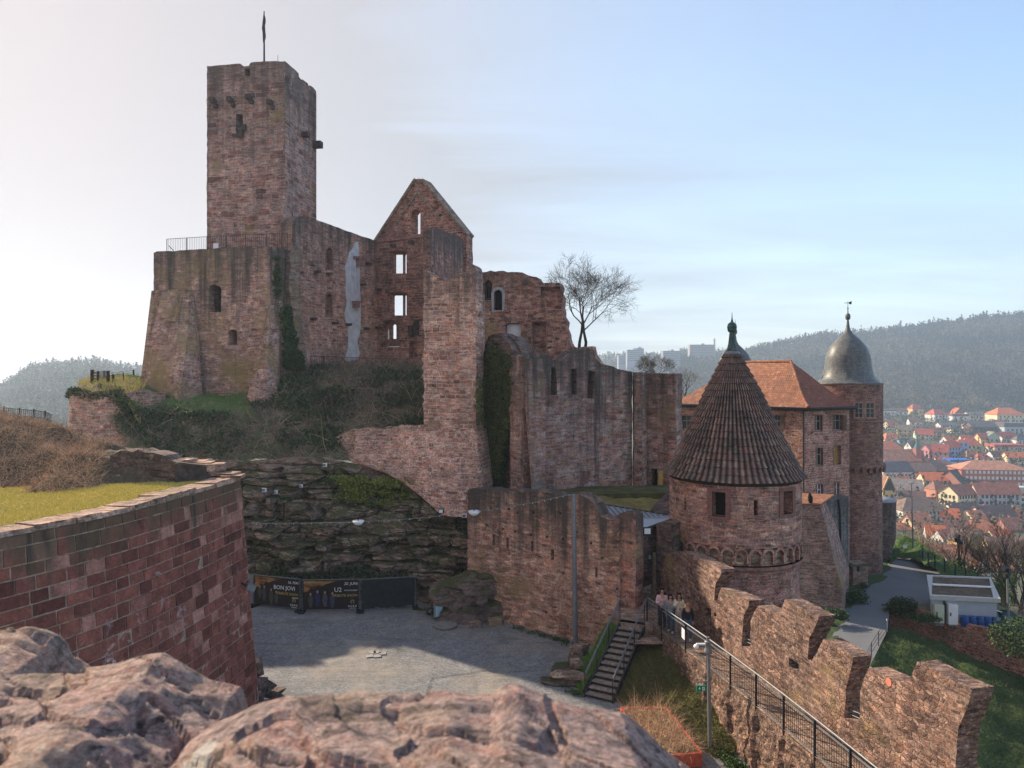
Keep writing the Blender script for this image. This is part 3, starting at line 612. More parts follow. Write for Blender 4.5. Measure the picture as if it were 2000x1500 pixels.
# ---- ivy bay between pier and curtain
iv = Pl((944, 47.0), (1022, 44.0)); mb = MB()
ivw = thing('ivy_backed_wall', P(985, 965, 46), 'narrow recessed wall with dark mossy top between pier and curtain wall', 'wall')
slab(mb, iv, [(944, 1000), (944, 690), (952, 662), (962, 653), (980, 652), (996, 656), (1008, 668), (1016, 684), (1022, 700), (1022, 1000)], 1.0, niches=[arch(953, 960, 656, 700)], nd=.6, jag=.12, step=.3)
slab(mb, iv, [(960, 760), (962, 676), (970, 655), (990, 656), (1005, 668), (1016, 690), (1018, 760)], .5, off=-.5, jag=.1)
mb.build('wall', M['dark_stone'], ivw)
# ---- curtain wall
cw = thing('curtain_wall', P(1130, 965, 45), 'high streaked curtain wall with tall recessed slots near its top', 'wall')
cp = Pl((1022, 42.6), (1235, 47.2)); mb = MB()
slab(mb, cp, [(1022, 985), (1022, 697), (1026, 692), (1060, 691), (1072, 695), (1080, 703), (1100, 706), (1112, 700), (1122, 690), (1130, 684), (1150, 680), (1160, 684), (1162, 700), (1172, 711), (1190, 714), (1222, 724), (1235, 726), (1235, 955)], 1.5,
     niches=[[(1075.6, 771), (1088, 772), (1088, 748), (1085, 718), (1077, 717)], [(1116, 770), (1127, 771), (1127, 752), (1126, 720), (1116, 720)], [(1147, 778), (1161, 779), (1162, 726), (1149, 724)], rect(1212, 1215, 803, 807), rect(1119, 1121, 850, 856)], nd=.7, jag=.07, step=.35)
mb.build('wall', M['curtain'], cw)
q = MB(); q.hull([cp.p(1022, 700, -.25), cp.p(1060, 700, -.25), cp.p(1022, 980, -1.0), cp.p(1048, 980, -1.0), cp.p(1022, 700, .2), cp.p(1048, 980, .2)]); q.build('buttress', M['curtain'], cw)
cp2 = Pl((1239, 48.2), (1320, 46.6)); mb = MB()
slab(mb, cp2, [(1236, 960), (1236, 727), (1260, 728), (1300, 730), (1319, 729), (1320, 731), (1319.5, 805), (1322, 860), (1327, 960)], 1.2, niches=[rect(1272, 1284, 915, 950)], nd=.8, jag=.02)
slab(mb, Pl((1237, 46.9), (1254, 46.6)), [(1238, 960), (1239, 728), (1252, 728), (1254, 955)], 1.0, jag=.03)
mb.build('end_wall', M['curtain'], cw)
q = MB(); slab(q, cp2, rect(1272.5, 1283.5, 916, 950), .04, off=.7); q.build('doorway', M['black'], cw)  # black sheet painted for the dark inside the doorway
q = MB(); slab(q, cp2, [(1287, 948), (1295, 946), (1296, 918), (1288, 920)], .1, off=-.12); q.build('sunlit_opening', flat('sunlight_yellow', (.55, .38, .12), .8), cw)  # yellow sheet, sunlight in the opening put into its colour
# ---- loophole wall on the court
fr = thing('loophole_wall', P(1060, 1240, 38), 'reddish courtyard wall with narrow loopholes and blackened mossy top', 'wall')
fp_ = Pl((913, 40.3), (1166, 35.3)); mb = MB()
lh = [(962, 966.5, 1043, 1064), (989, 993.5, 1050, 1071), (1037, 1041.5, 1057, 1077), (1076, 1082, 1073, 1094), (1162.5, 1167, 1108, 1128)]
ph = [(950, 1025), (982, 1033), (1006, 1038), (1037, 1045), (1068, 1049), (1099, 1053), (1154, 1061), (959, 993), (994, 994), (1011, 1001), (1041, 1001), (1094, 1003), (1176, 1090), (1100, 1120), (1066, 1196), (1205, 1150)]
slab(mb, fp_, [(913, 1275), (913, 960), (918, 955), (926, 953), (940, 956), (975, 958), (1000, 960), (1040, 961), (1070, 962), (1085, 966), (1110, 968), (1135, 967), (1150, 975), (1160, 984), (1165, 995), (1172, 1008), (1185, 1014), (1209, 1014), (1209, 1300)], 1.0,
     niches=[rect(*r) for r in lh]+[rect(x-2.2, x+2.2, y-2.4, y+2.4) for x, y in ph], nd=.5, jag=.10, step=.28)
mb.build('wall', M['front'], fr)
gt = thing('gate_pier', P(1225, 1250, 34.4), 'square dressed stone gate pier at the top of the stairs', 'pier')
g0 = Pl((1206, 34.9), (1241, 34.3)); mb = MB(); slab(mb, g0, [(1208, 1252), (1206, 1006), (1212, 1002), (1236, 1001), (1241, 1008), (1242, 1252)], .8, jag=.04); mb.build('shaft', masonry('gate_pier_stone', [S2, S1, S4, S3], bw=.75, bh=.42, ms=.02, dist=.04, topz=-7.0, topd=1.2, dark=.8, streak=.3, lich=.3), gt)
q = MB(); q.box(g0.p(1225, 1246, .35), (1.05, 1.0, .28)); q.build('plinth', M['block'], gt)
gate = thing('gate_passage', P(1262, 1210, 37), 'dark gate passage with timber posts beside the round tower', 'gate')
gl = Pl((1240, 37.2), (1300, 36.4)); mb = MB()
slab(mb, gl, [(1243, 1120), (1243, 1052), (1288, 1050), (1288, 1182), (1277, 1182), (1276, 1092), (1252, 1092), (1251, 1120)], .5); mb.build('lintel_wall', M['front'], gate)
q = MB(); q.box(gl.p(1265, 1050, -.2), (1.35, .3, .22), -.2); q.build('lintel_beam', M['wood_d'], gate)
q = MB(); q.box(P(1278, 1140, 35.4), (.16, .16, 3.1)); q.box(P(1275, 1140, 36), (.14, .14, 3.0)); q.build('timber_post', M['wood'], gate)
q = MB(); q.beam(P(1251, 1100, 37.6), P(1249, 1190, 36.8), .14); q.build('timber_post', M['wood_d'], gate)
q = MB(); slab(q, Pl((1235, 44), (1300, 42)), [(1235, 1150), (1235, 1045), (1300, 1045), (1300, 1150)], .3); q.build('back_wall', M['dark_stone'], gate)
q = MB(); slab(q, Pl((1235, 43.5), (1300, 41.7)), rect(1246, 1257, 1107, 1123), .04); q.build('blue_poster', flat('blue_poster', (.12, .34, .55), .6), gate)
q = MB(); q.beam(P(1256, 1122, 42), P(1273, 1115, 42), .25); q.build('light_beam', M['wood'], gate)
q = MB(); slab(q, Pl((1283, 35.8), (1312, 35.2)), [(1283, 1190), (1281, 1022), (1300, 1020), (1311, 1024), (1313, 1190)], 1.0, jag=.06); q.build('dark_pier', M['dark_stone'], gate)
mb = MB(); mb.grid([P(1238, 1258, 30.9), P(1296, 1258, 30.9), P(1243, 1180, 36), P(1290, 1180, 36), P(1246, 1112, 42), P(1277, 1112, 42)], 2, 3, False); mb.build('gate_path', M['paving'], kind='structure')
ex = thing('exit_sign', P(1264, 1093, 37), 'green exit sign with running figure hanging in the gate passage', 'sign')
q = MB(); q.box(P(1264, 1088, 36.2), (.5, .05, .26)); q.build('panel', flat('exit_green', (.0, .22, .12), .5), ex)
def text(s, size, loc, rot, mat, parent, name='lettering', ext=.006, align='CENTER', shear=0):
    cu = bpy.data.curves.new(name, 'FONT'); cu.body = s; cu.size = size; cu.extrude = ext; cu.align_x = align; cu.align_y = 'CENTER'; cu.shear = shear; cu.resolution_u = 2
    o = bpy.data.objects.new(name, cu); me = bpy.data.meshes.new_from_object(o); bpy.data.objects.remove(o); bpy.data.curves.remove(cu)
    me.materials.append(mat); me.transform(Matrix.Translation(Vector(loc)-wloc(parent)) @ rot.to_4x4())
    o = bpy.data.objects.new(name, me); COL.objects.link(o); o.parent = parent; return o
FACE = Matrix.Rotation(R(90), 3, 'X')
def exit_marks(c, w, parent, rz=0):
    m = MB(); Rz = Matrix.Rotation(rz, 3, 'Z')
    def q(pts, o=-.032): m.poly([Vector(c)+Rz @ Vector((x*w, o, z*w)) for x, z in pts], Rz @ Vector((0, .004, 0)))
    q([(.10, -.18), (.34, -.18), (.34, .19), (.10, .19)]); q([(-.30, .04), (-.22, .04), (-.22, .18), (-.16, .18), (-.16, .04), (-.08, .04), (-.19, -.12)])
    m.build('exit_pictogram', M['white'], parent)
    m = MB()
    def q2(pts): m.poly([Vector(c)+Rz @ Vector((x*w, -.037, z*w)) for x, z in pts], Rz @ Vector((0, .004, 0)))
    q2([(.20, .12), (.25, .12), (.25, .16), (.20, .16)]); q2([(.19, -.02), (.25, -.02), (.27, .10), (.18, .10)]); q2([(.15, -.14), (.18, -.14), (.23, -.03), (.20, -.02)]); q2([(.24, -.03), (.28, -.08), (.31, -.13), (.28, -.14), (.21, -.04)]); q2([(.14, .03), (.20, .09), (.19, .05), (.15, .0)])
    m.build('running_figure', bpy.data.materials['exit_green'], parent)
exit_marks(P(1264, 1088, 36.2), .5, ex)
fl = thing('floodlight', P(1264, 1046, 35.5), 'square floodlight above the gate passage beside the round tower', 'floodlight', 'floodlights')
q = MB(); q.box(P(1264, 1038, 35.5), (.42, .2, .40)); q.build('housing', M['iron'], fl)
q = MB(); q.box(P(1264.5, 1037.5, 35.38), (.30, .03, .27)); q.build('lens', M['white'], fl)
# ---- upper terrace, moss roof, metal roof
mb = MB(); mb.poly([PZ(1040, 968, -7.0), PZ(1040, 950, -7.0), PZ(1330, 948, -7.0), PZ(1330, 962, -7.0), PZ(1160, 965, -7.0)], Vector((0, 0, -.5))); mb.build('upper_terrace', M['turf_d'], kind='structure')
mr = thing('mossy_roof', P(1225, 1000, 42), 'sloping roof overgrown with green moss below the curtain wall', 'roof')
mb = MB(); rows = [[P(1138, 960, 43.6), P(1220, 953, 45), P(1307, 949, 45.6)], [P(1150, 972, 42), P(1225, 972, 42.6), P(1300, 970, 43)], [P(1168, 988, 40.8), P(1220, 993, 40.6), P(1268, 1002, 40.2)]]
loft(mb, rows, 40, 14, .12, 1.4); mb.build('moss_cover', M['moss_roof'], mr)
q = MB(); q.poly([P(1264, 1004, 40.0), P(1309, 1012, 39), P(1309, 957, 42.5), P(1297, 972, 42)], Vector((.1, .6, 0))); q.build('slate_gable', M['dark_stone'], mr)
ml = thing('metal_roof', P(1240, 1030, 38), 'pale standing seam metal roof between the gate pier and moss roof', 'roof')
r0, r1, r2, r3 = P(1168, 984, 40.6), P(1310, 1007, 39.0), P(1246, 1036, 35.6), P(1176, 1014, 37.4)
mb = MB(); rb = P(1310, 1013, 37.0)
mb.poly([r0, r1, rb, r2, r3], Vector((0, 0, -.12))); mb.build('sheet', flat('zinc_sheet', (.46, .52, .60), .35, .06, 2, metal=.5), ml)
for i in range(12):
    k = (i+.5)/12; a = r0.lerp(r1, k); e = (r2-r1)*.0
    dv = (r2-P(1200, 989.3, 40.2)); L = dv
    # seams run down the slope, clipped at the lower edge
    b = a+dv*(1.0 if k < .35 else max(.05, 1-(k-.35)*1.45)); b = a+(b-a)*(.62+.38*min(1, k/.25) if k < .25 else 1)
    q = MB(); q.beam(a+Vector((0, 0, .03)), b+Vector((0, 0, .03)), .035, .05); q.build('seam', M['pole'], ml)
q = MB(); q.beam(r2+Vector((0, -.05, -.08)), rb+Vector((0, -.05, -.08)), .12, .16); q.beam(r0, r1, .1, .1); q.build('edge_trim', M['wood_d'], ml)
q = MB(); q.poly([r2+Vector((0, .1, -.25)), rb+Vector((0, .1, -.25)), rb+Vector((0, .1, -3)), r2+Vector((0, .1, -3))], Vector((0, .2, 0))); q.build('wall_below', M['dark_stone'], ml)
# ---- round tower with cone roof
rtC = Vector((433.5/F*37, 37.0, 0)); rt = thing('round_tower', (rtC.x, rtC.y, -19.5), 'squat round tower with steep conical pantile roof above the rampart', 'tower')
def hole_lathe(mb, c, r, z0, z1, holes, n=120, th=.6, rows=None, uvr=None):
    """round wall with rectangular openings: holes = (angle0, angle1, za, zb)"""
    holes = [(a+2*math.pi, b+2*math.pi, z, w) if a < 0 else (a, b, z, w) for a, b, z, w in holes]
    angs = sorted(set([2*math.pi*i/n for i in range(n)]+[a for h in holes for a in h[:2]])); zs = sorted(set([z0, z1]+[z for h in holes for z in h[2:]]))
    m = len(angs); uvr = uvr or r
    def V(a, z, rr): return Vector((c[0]+math.cos(a)*rr, c[1]+math.sin(a)*rr, z))
    for i in range(m):
        a = angs[i]; b = angs[(i+1) % m]+(2*math.pi if i == m-1 else 0); am = (a+b)/2
        for z, w in zip(zs[:-1], zs[1:]):
            zm = (z+w)/2
            if any(h[0] < am < h[1] and h[2] < zm < h[3] for h in holes): continue
            mb.add([V(a, z, r), V(b, z, r), V(b, w, r), V(a, w, r)], [(0, 1, 2, 3)], [((a*uvr, z), (b*uvr, z), (b*uvr, w), (a*uvr, w))])
    for a, b, z, w in holes:
        s = r-th; mb.add([V(a, z, r), V(a, w, r), V(a, w, s), V(a, z, s)], [(0, 1, 2, 3)]); mb.add([V(b, z, r), V(b, z, s), V(b, w, s), V(b, w, r)], [(0, 1, 2, 3)])
        mb.add([V(a, z, r), V(a, z, s), V(b, z, s), V(b, z, r)], [(0, 1, 2, 3)]); mb.add([V(a, w, r), V(b, w, r), V(b, w, s), V(a, w, s)], [(0, 1, 2, 3)])
def rt_ang(px, r=3.28):                      # angle on the tower that shows at column px
    k = (px-CX)/F; best = None
    for i in range(2000):
        a = -math.pi+math.pi*i/2000; x = rtC.x+r*math.cos(a); y = rtC.y+r*math.sin(a)
        if (x*(-(math.cos(a)))+y*(-(math.sin(a)))) < 0: continue
        e = abs(x/y-k)
        if best is None or e < best[0]: best = (e, a, y)
    return best[1], best[2]
def rt_z(px, py): a, y = rt_ang(px); return (HY-py)/F*y
wins = []
for (x0, x1, y0, y1) in ((1391.5, 1417, 961, 1009), (1529, 1547, 959, 1004), (1472.5, 1481, 977, 1007), (1336, 1340, 973, 996), (1308.6, 1309.8, 950, 988)):
    xm = (x0+x1)/2; wins.append((rt_ang(x0)[0], rt_ang(x1)[0], rt_z(xm, y1), rt_z(xm, y0)))
hs = list(wins)
arcs = []
for i in range(-13, 14):
    a = rt_ang(1438)[0]+i*.275; arcs.append((a-.082, a+.082, -9.02, -8.62))
mb = MB(); hole_lathe(mb, rtC, 3.28, -8.17, -5.25, wins, 96); q = MB(); hole_lathe(q, rtC, 3.14, -9.05, -8.05, [], 96); q.build('frieze_panel', M['lower'], rt)
mb.build('wall', M['rt'], rt)
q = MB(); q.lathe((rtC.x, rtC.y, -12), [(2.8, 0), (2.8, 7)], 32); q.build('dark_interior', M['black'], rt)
for (a, b, z, w) in wins[:2]:
    q = MB()
    for (a2, b2, z2, w2) in ((a-.07, a, z-.12, w+.16), (b, b+.07, z-.12, w+.16), (a, b, w, w+.16), (a-.02, b+.02, z-.13, z)):
        V = lambda t, zz, rr: Vector((rtC.x+math.cos(t)*rr, rtC.y+math.sin(t)*rr, zz))
        ro, ri = 3.33, 3.13
        vs = [V(a2, z2, ri), V(b2, z2, ri), V(b2, w2, ri), V(a2, w2, ri), V(a2, z2, ro), V(b2, z2, ro), V(b2, w2, ro), V(a2, w2, ro)]
        q.add(vs, [(0, 3, 2, 1), (4, 5, 6, 7), (0, 1, 5, 4), (1, 2, 6, 5), (2, 3, 7, 6), (3, 0, 4, 7)])
    q.build('window_frame', flat('window_frame_stone', (.22, .11, .095), .85, .2, 5, bump=.2) if 'window_frame_stone' not in bpy.data.materials else bpy.data.materials['window_frame_stone'], rt)
q = MB(); q.lathe((rtC.x, rtC.y, -9.05), [(3.22, -10.5), (3.17, -.18)], 96); q.build('lower_wall', M['rt_low'], rt)
q = MB(); q.lathe((rtC.x, rtC.y, -9.05), [(3.18, -.30), (3.30, -.20), (3.34, -.10), (3.30, -.02), (3.34, 0)], 96); q.build('string_course', M['block'], rt)
arc = MB()                                    # frieze of small round arches
for i in range(-16, 17):
    a = R(-90)+i*.195; V = lambda t, zz, rr: Vector((rtC.x+math.cos(t)*rr, rtC.y+math.sin(t)*rr, zz))
    n = 8; pts = []
    for k in range(n+1):
        t = math.pi*k/n; pts.append((a-.07*math.cos(t), -8.52+.24*math.sin(t), a-.098*math.cos(t), -8.52+.37*math.sin(t)))
    for (p0, p1) in zip([(a-.07, -8.98, a-.098, -8.98)]+pts, pts+[(a+.07, -8.98, a+.098, -8.98)]):
        vs = [V(p0[0], p0[1], 3.16), V(p0[2], p0[3], 3.16), V(p0[2], p0[3], 3.33), V(p0[0], p0[1], 3.32), V(p1[0], p1[1], 3.16), V(p1[2], p1[3], 3.16), V(p1[2], p1[3], 3.33), V(p1[0], p1[1], 3.32)]
        arc.add(vs, [(3, 2, 1, 0), (4, 5, 6, 7), (0, 1, 5, 4), (1, 2, 6, 5), (2, 3, 7, 6), (3, 0, 4, 7)])
arc.build('arch_frieze', M['rt'], rt)
def tilemat(name, stops, sc=7, dirt=.5, bumpk=0, rows=None):
    k = NT(name); p = k.pos(); uv = k.uv()
    b = k.new('ShaderNodeTexBrick'); b.offset = 0; k.l.new(uv, b.inputs['Vector']); b.inputs['Scale'].default_value = 1; b.inputs['Brick Width'].default_value = rows[0]; b.inputs['Row Height'].default_value = rows[1]
    b.inputs['Mortar Size'].default_value = rows[2]; b.inputs['Color1'].default_value = (0, 0, 0, 1); b.inputs['Color2'].default_value = (1, 1, 1, 1); b.inputs['Mortar'].default_value = (.5, .5, .5, 1); b.inputs['Mortar Smooth'].default_value = .3
    n = len(stops); c = k.ramp(b.outputs['Color'], [(i/(n-1), stops[i]) for i in range(n)])
    c = k.mix(k.math('MULTIPLY', b.outputs['Fac'], .6), c, tuple(x*.3 for x in stops[0]))
    d = k.noise(p, .9, 5, .65); c = k.mix(k.math('MULTIPLY', k.rng(d, .42, .62), dirt), c, (.06, .05, .045))
    c = k.mix(k.math('MULTIPLY', k.rng(k.noise(p, sc, 5, .75), .58, .7), dirt), c, (.30, .28, .24))
    c = k.mix(1, c, k.ramp(k.noise(p, 3, 4, .6), [(.3, .7), (.7, 1.25)]), 'MULTIPLY')
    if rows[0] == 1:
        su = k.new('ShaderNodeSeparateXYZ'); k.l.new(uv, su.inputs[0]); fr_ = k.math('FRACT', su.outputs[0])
        c = k.mix(1, c, k.ramp(fr_, [(0, (.30, .28, .28)), (.3, (.85, .82, .80)), (.5, (1.9, 1.8, 1.7)), (.75, (.95, .9, .88)), (1, (.30, .28, .28))]), 'MULTIPLY')  # rib shading painted in: valleys darkened, crests lightened
    k.col(c); k.b.inputs['Roughness'].default_value = .85
    if bumpk: k.bump(k.math('ADD', k.math('SUBTRACT', 1, b.outputs['Fac']), k.math('MULTIPLY', b.outputs['Color'], .5)), bumpk, .04)
    return k.m
# cone: half-widths measured against the picture, converted to metres at the tower
cz = [(-5.05, 3.38), (-4.8, 3.2), (-3.55, 2.56), (-2.21, 1.93), (-.94, 1.36), (-.05, .92), (.55, .62), (1.32, .26)]
def cone_r(z):
    for (z0, r0), (z1, r1) in zip(cz[:-1], cz[1:]):
        if z <= z1: return r0+(r1-r0)*(z-z0)/(z1-z0)
    return cz[-1][1]
NT_ = 70; NR = 19; SUB = 6; mb = MB(); na = NT_*SUB
ax = Vector((-.10, -.0, 0))
for r in range(NR):
    za = -5.05+(1.32+5.05)*r/NR; zb = -5.05+(1.32+5.05)*(r+1)/NR+.03; vs = []; us = []; fs = []; hh = [random.uniform(-.02, .02) for _ in range(NT_)]
    for (z, lift) in ((za-.03, .0), (za, .10), (zb, .015)):
        rr = cone_r(max(z, -5.05)); sc_ = (z+5.05)/6.37
        for k in range(na):
            a = 2*math.pi*k/na; t = (k % SUB)/SUB; w = .095*(abs(math.sin(math.pi*t))**.7)*min(1, rr/1.2)
            q = rr+lift+w+hh[k//SUB]*.6; vs.append(Vector((rtC.x+ax.x*sc_+math.cos(a)*q, rtC.y+math.sin(a)*q, z+(hh[k//SUB] if z != zb else 0))))
    for j in range(2):
        for k in range(na):
            k2 = (k+1) % na; fs.append((j*na+k, j*na+k2, (j+1)*na+k2, (j+1)*na+k)); u = (k+.5)/SUB; us.append(((u, r+.5),)*4)
    mb.add(vs, fs, us)
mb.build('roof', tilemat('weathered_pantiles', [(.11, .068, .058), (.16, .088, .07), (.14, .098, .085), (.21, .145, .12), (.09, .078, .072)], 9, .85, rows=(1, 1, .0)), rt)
q = MB(); q.lathe((rtC.x, rtC.y, -5.05), [(3.25, -.2), (3.42, -.08), (3.44, -.02), (3.1, .1)], 64); q.build('eave_board', M['wood_d'], rt)
cu = flat('green_copper', (.075, .12, .115), .55, .35, 5, metal=.3)
tx = rtC.x+ax.x; q = MB(); q.lathe((tx, rtC.y, 1.2), [(.36, -.02), (.26, .2), (.19, .5), (.13, 1.05), (.14, 1.1)], 20); q.build('spire_neck', cu, rt)
q = MB(); q.lathe((tx, rtC.y, 1.2), [(.10, 1.08), (.2, 1.12), (.235, 1.25), (.235, 1.34), (.27, 1.36), (.235, 1.39), (.22, 1.5), (.15, 1.58), (.07, 1.62), (.03, 1.8), (.01, 2.1), (0, 2.14)], 20); q.build('finial', cu, rt)
q = MB(); q.lathe((tx, rtC.y, 1.2), [(.46, -.16), (.40, .04), (.34, .1)], 20); q.build('lead_collar', M['steel'], rt)
# ---- castle house
hs_ = thing('castle_house', P(1500, 1000, 66), 'sandstone house with orange tiled hip roof behind the round tower', 'house')
hl = Pl((1310, 73.5), (1571, 63.0)); hr = Pl((1571, 63.0), (1658, 66.4)); ez = -2.75
mb = MB()
def wz(pl, x): return (x, ('z', ez))
lw = [(1328, 1350, 812, 838), (1508, 1524, 811, 840)]
slab(mb, hl, [(1310, ('z', -20)), (1310, ('z', ez)), (1571, ('z', ez)), (1571, ('z', -20))], .6, niches=[rect(*r) for r in lw], nd=.35)
rw = [(1592, 1606, 811, 841), (1627, 1644, 810, 840), (1594, 1607, 875, 909), (1628, 1642, 870, 907)]; rw2 = [(1596, 1607, 946, 975), (1630.5, 1638.5, 942, 967)]
def hwin(pl, x0, x1, y0, y1, kind):
    fr_ = MB(); ring(fr_, pl, rect(x0, x1, y0, y1), .14, .2, .03); fr = fr_.build('window', M['block'], hs_)
    g = MB(); slab(g, pl, rect(x0, x1, y0, y1), .03, off=.28); g.build('pane', M['glass_d'] if kind != 'shut' else M['wood_y'], fr)
    if kind == 'shut': return
    m = MB(); xm = (x0+x1)/2; ym = y0+(y1-y0)*.38; wdt = .07
    for (ax_, ay, bx, by) in ((xm, y0, xm, y1), (x0, ym, x1, ym), (x0+.4, y0, x0+.4, y1), (x1-.4, y0, x1-.4, y1), (x0, y1-.5, x1, y1-.5)): m.beam(pl.p(ax_, ay, .24), pl.p(bx, by, .24), wdt)
    m.build('sash_bars', M['white'] if kind == 'white' else M['wood_l'], fr)
M['glass_d'] = flat('dark_glass', (.03, .035, .04), .12, .2, 2); M['wood_y'] = flat('ochre_shutter', (.36, .22, .08), .8, .25, 5); M['wood_l'] = flat('pale_wood_frame', (.30, .26, .2), .7, .2, 6); M['shutter'] = flat('brown_shutter', (.13, .08, .05), .8, .3, 6)
mb.build('left_wall', M['house'], hs_)
mb = MB(); z0 = -20
slab(mb, hr, [(1572, ('z', z0)), (1572, ('z', ez)), (1659, ('z', ez)), (1659, ('z', z0))], .6, niches=[rect(*r) for r in rw+rw2], nd=.35)
mb.build('right_wall', M['house'], hs_)
for r in lw: hwin(hl, *r, 'dark')
for i, r in enumerate(rw): hwin(hr, *r, 'shut' if i == 3 else 'dark')
for r in rw2: hwin(hr, *r, 'white')
for pl, xs, y0, y1 in ((hl, (1325, 1354), 812, 838), (hr, (1648,), 811, 841), (hl, (1529,), 811, 840)):
    for x in xs: q = MB(); q.poly([pl.p(a, b, -.12) for a, b in rect(x-3.5, x+3.5, y0, y1)], pl.n*.06); q.build('shutter', M['shutter'], hs_)
q = MB(); q.tube([hl.p(1570.5, 800, -.12), hl.p(1570.5, 960, -.12)], .07, 6); q.build('downpipe', M['steel_d'], hs_)
# hip roof with a kicked eave
ra = hl.p(1310, 795, -.5); A = Vector((hl.p(1571, 0).x+.1, hl.p(1571, 0).y-.6, ez)); Bc = hr.p(1665, 0, -.5); Bc.z = ez; Lc = hl.p(1306, 0, -.5); Lc.z = ez
wv = (Bc-A); Dp = Lc+wv; ridz = (HY-706)/F*68.0
# ridge points (seen at 1545,707 and running left behind the cone)
rg1 = P(1545, 706.5, 67.5); rg0 = P(1452, 721, 73.0); rg0.z = rg1.z-.0
mbR = MB(); mbH = MB()
def roofface(mbx, e0, e1, t1, t0, nu=24, nv=16):
    pts = []
    for j in range(nv+1):
        v = j/nv; k = v; sag = -.38*math.sin(math.pi*min(1, v*1.0))*(1-v)**1.2*1.6
        for i in range(nu+1):
            u = i/nu; p = e0.lerp(e1, u).lerp(t0.lerp(t1, u), k); pts.append(p+Vector((0, 0, sag)))
    n0 = len(mbx.v); W_ = (e1-e0).length; H_ = ((t0+t1)/2-(e0+e1)/2).length
    fs = []; us = []
    for j in range(nv):
        for i in range(nu):
            fs.append((j*(nu+1)+i, j*(nu+1)+i+1, (j+1)*(nu+1)+i+1, (j+1)*(nu+1)+i)); q_ = []
            for (ii, jj) in ((i, j), (i+1, j), (i+1, j+1), (i, j+1)):
                p = pts[jj*(nu+1)+ii]; q_.append(((p-e0).dot((e1-e0).normalized()), H_*jj/nv))
            us.append(tuple(q_))
    mbx.add(pts, fs, us, True)
roofface(mbR, Lc, A, rg1, rg0); roofface(mbH, A, Bc, rg1, rg1+Vector((.01, .01, 0)))
roofface(mbR, Bc, Dp, rg0, rg1); roofface(mbR, Dp, Lc, rg0, rg0+Vector((.01, .01, 0)))
M['rooft'] = tilemat('orange_flat_tiles', [(.25, .10, .06), (.34, .145, .085), (.29, .12, .075), (.40, .20, .12)], 9, .35, .8, rows=(.22, .30, .02))
M['rooft2'] = tilemat('shaded_brown_tiles', [(.23, .08, .055), (.30, .11, .07), (.26, .10, .07)], 9, .25, .8, rows=(.22, .30, .02))  # darker copy of the roof tiles, the hip's shade put into the colour
mbR.build('roof', M['rooft'], hs_); mbH.build('roof_hip', M['rooft2'], hs_)
q = MB(); sg = lambda a, b: [a.lerp(b, t)+Vector((0, 0, -.38*math.sin(math.pi*min(1, t))*(1-t)**1.2*1.6+.06)) for t in [i/12 for i in range(13)]]
q.tube(sg(A, rg1), .14, 6); q.tube([rg0+Vector((0, 0, .06)), rg1+Vector((0, 0, .06))], .14, 6); q.build('ridge_tiles', M['rooft'], hs_)
q = MB(); dz = Vector((0, 0, -.12)); q.tube([Lc+dz, A+dz, Bc+dz], .11, 6); q.build('gutter', M['steel_d'], hs_)
q = MB(); q.poly([Lc+Vector((0, 0, -.2)), A+Vector((0, 0, -.2)), Bc+Vector((0, 0, -.2)), Dp+Vector((0, 0, -.2))], Vector((0, 0, -.12))); q.build('eave_soffit', M['wood_d'], hs_)
# ---- onion towers
def slates(name):
    return tilemat(name, [(.10, .11, .115), (.14, .15, .155), (.12, .125, .125), (.18, .185, .18)], 6, .12, .5, rows=(.22, .16, .012))
M['slate'] = slates('grey_slate'); M['slate'].node_tree.nodes['Principled BSDF'].inputs['Roughness'].default_value = .42
def onion(name, label, px, Y, rbase, zb, prof, z_eave, parts=True):
    c = Vector(((px-CX)/F*Y, Y, 0)); t = thing(name, (c.x, c.y, zb), label, 'tower', 'slate domed towers of the castle')
    q = MB(); q.lathe((c.x, c.y, z_eave), prof, 48); q.build('dome', M['slate'], t)
    return t, c
Yo = 70.0; s_ = Yo/F
dome = [(q_*.885*s_, w_*s_) for q_, w_ in ((66, -2), (72, 0), (66, 2.5), (61, 5.5), (55.5, 10.5), (51.5, 19), (48.5, 29), (47.2, 38), (46.6, 46), (44.5, 56), (41, 65), (36.5, 73), (31, 80), (24, 87), (16.5, 93.5), (10, 99), (6.5, 104), (4.2, 110), (2.8, 118), (1.8, 125), (4.6, 126.5), (5.6, 131), (4.6, 136), (1.5, 138), (.8, 146), (1.9, 147.5), (.7, 150), (.35, 162), (0, 163))]
ot, oc = onion('onion_tower', 'slim round tower with large grey onion dome and weathervane at the right of the castle', 1656, Yo, 1.7, -19, dome, (HY-750)/F*Yo)
rT = 61.5*s_
q = MB(); hole_lathe(q, oc, rT, (HY-910)/F*Yo, (HY-748)/F*Yo, [], 64); q.build('upper_wall', M['onion'], ot)
q = MB(); q.lathe((oc.x, oc.y, -19.2), [(rT-.04, 0), (rT-.10, 19.2-(910-735)*s_)], 64); q.build('lower_wall', M['onion'], ot)
for i in range(15):
    a = R(-175)+R(170)*i/14; q = MB(); V = Vector((oc.x+math.cos(a)*(rT+.12), oc.y+math.sin(a)*(rT+.12), (HY-911)/F*Yo))
    q.box(V, (.16, .34, .5), a-math.pi/2+math.pi/2); q.box(V+Vector((0, 0, .22)), (.26, .46, .22), a); q.build('arch_corbel', M['onion'], ot)
q = MB(); q.lathe((oc.x, oc.y, (HY-905)/F*Yo), [(rT, -.2), (rT+.22, -.05), (rT+.22, .12), (rT, .22)], 48); q.build('corbel_band', M['onion'], ot)
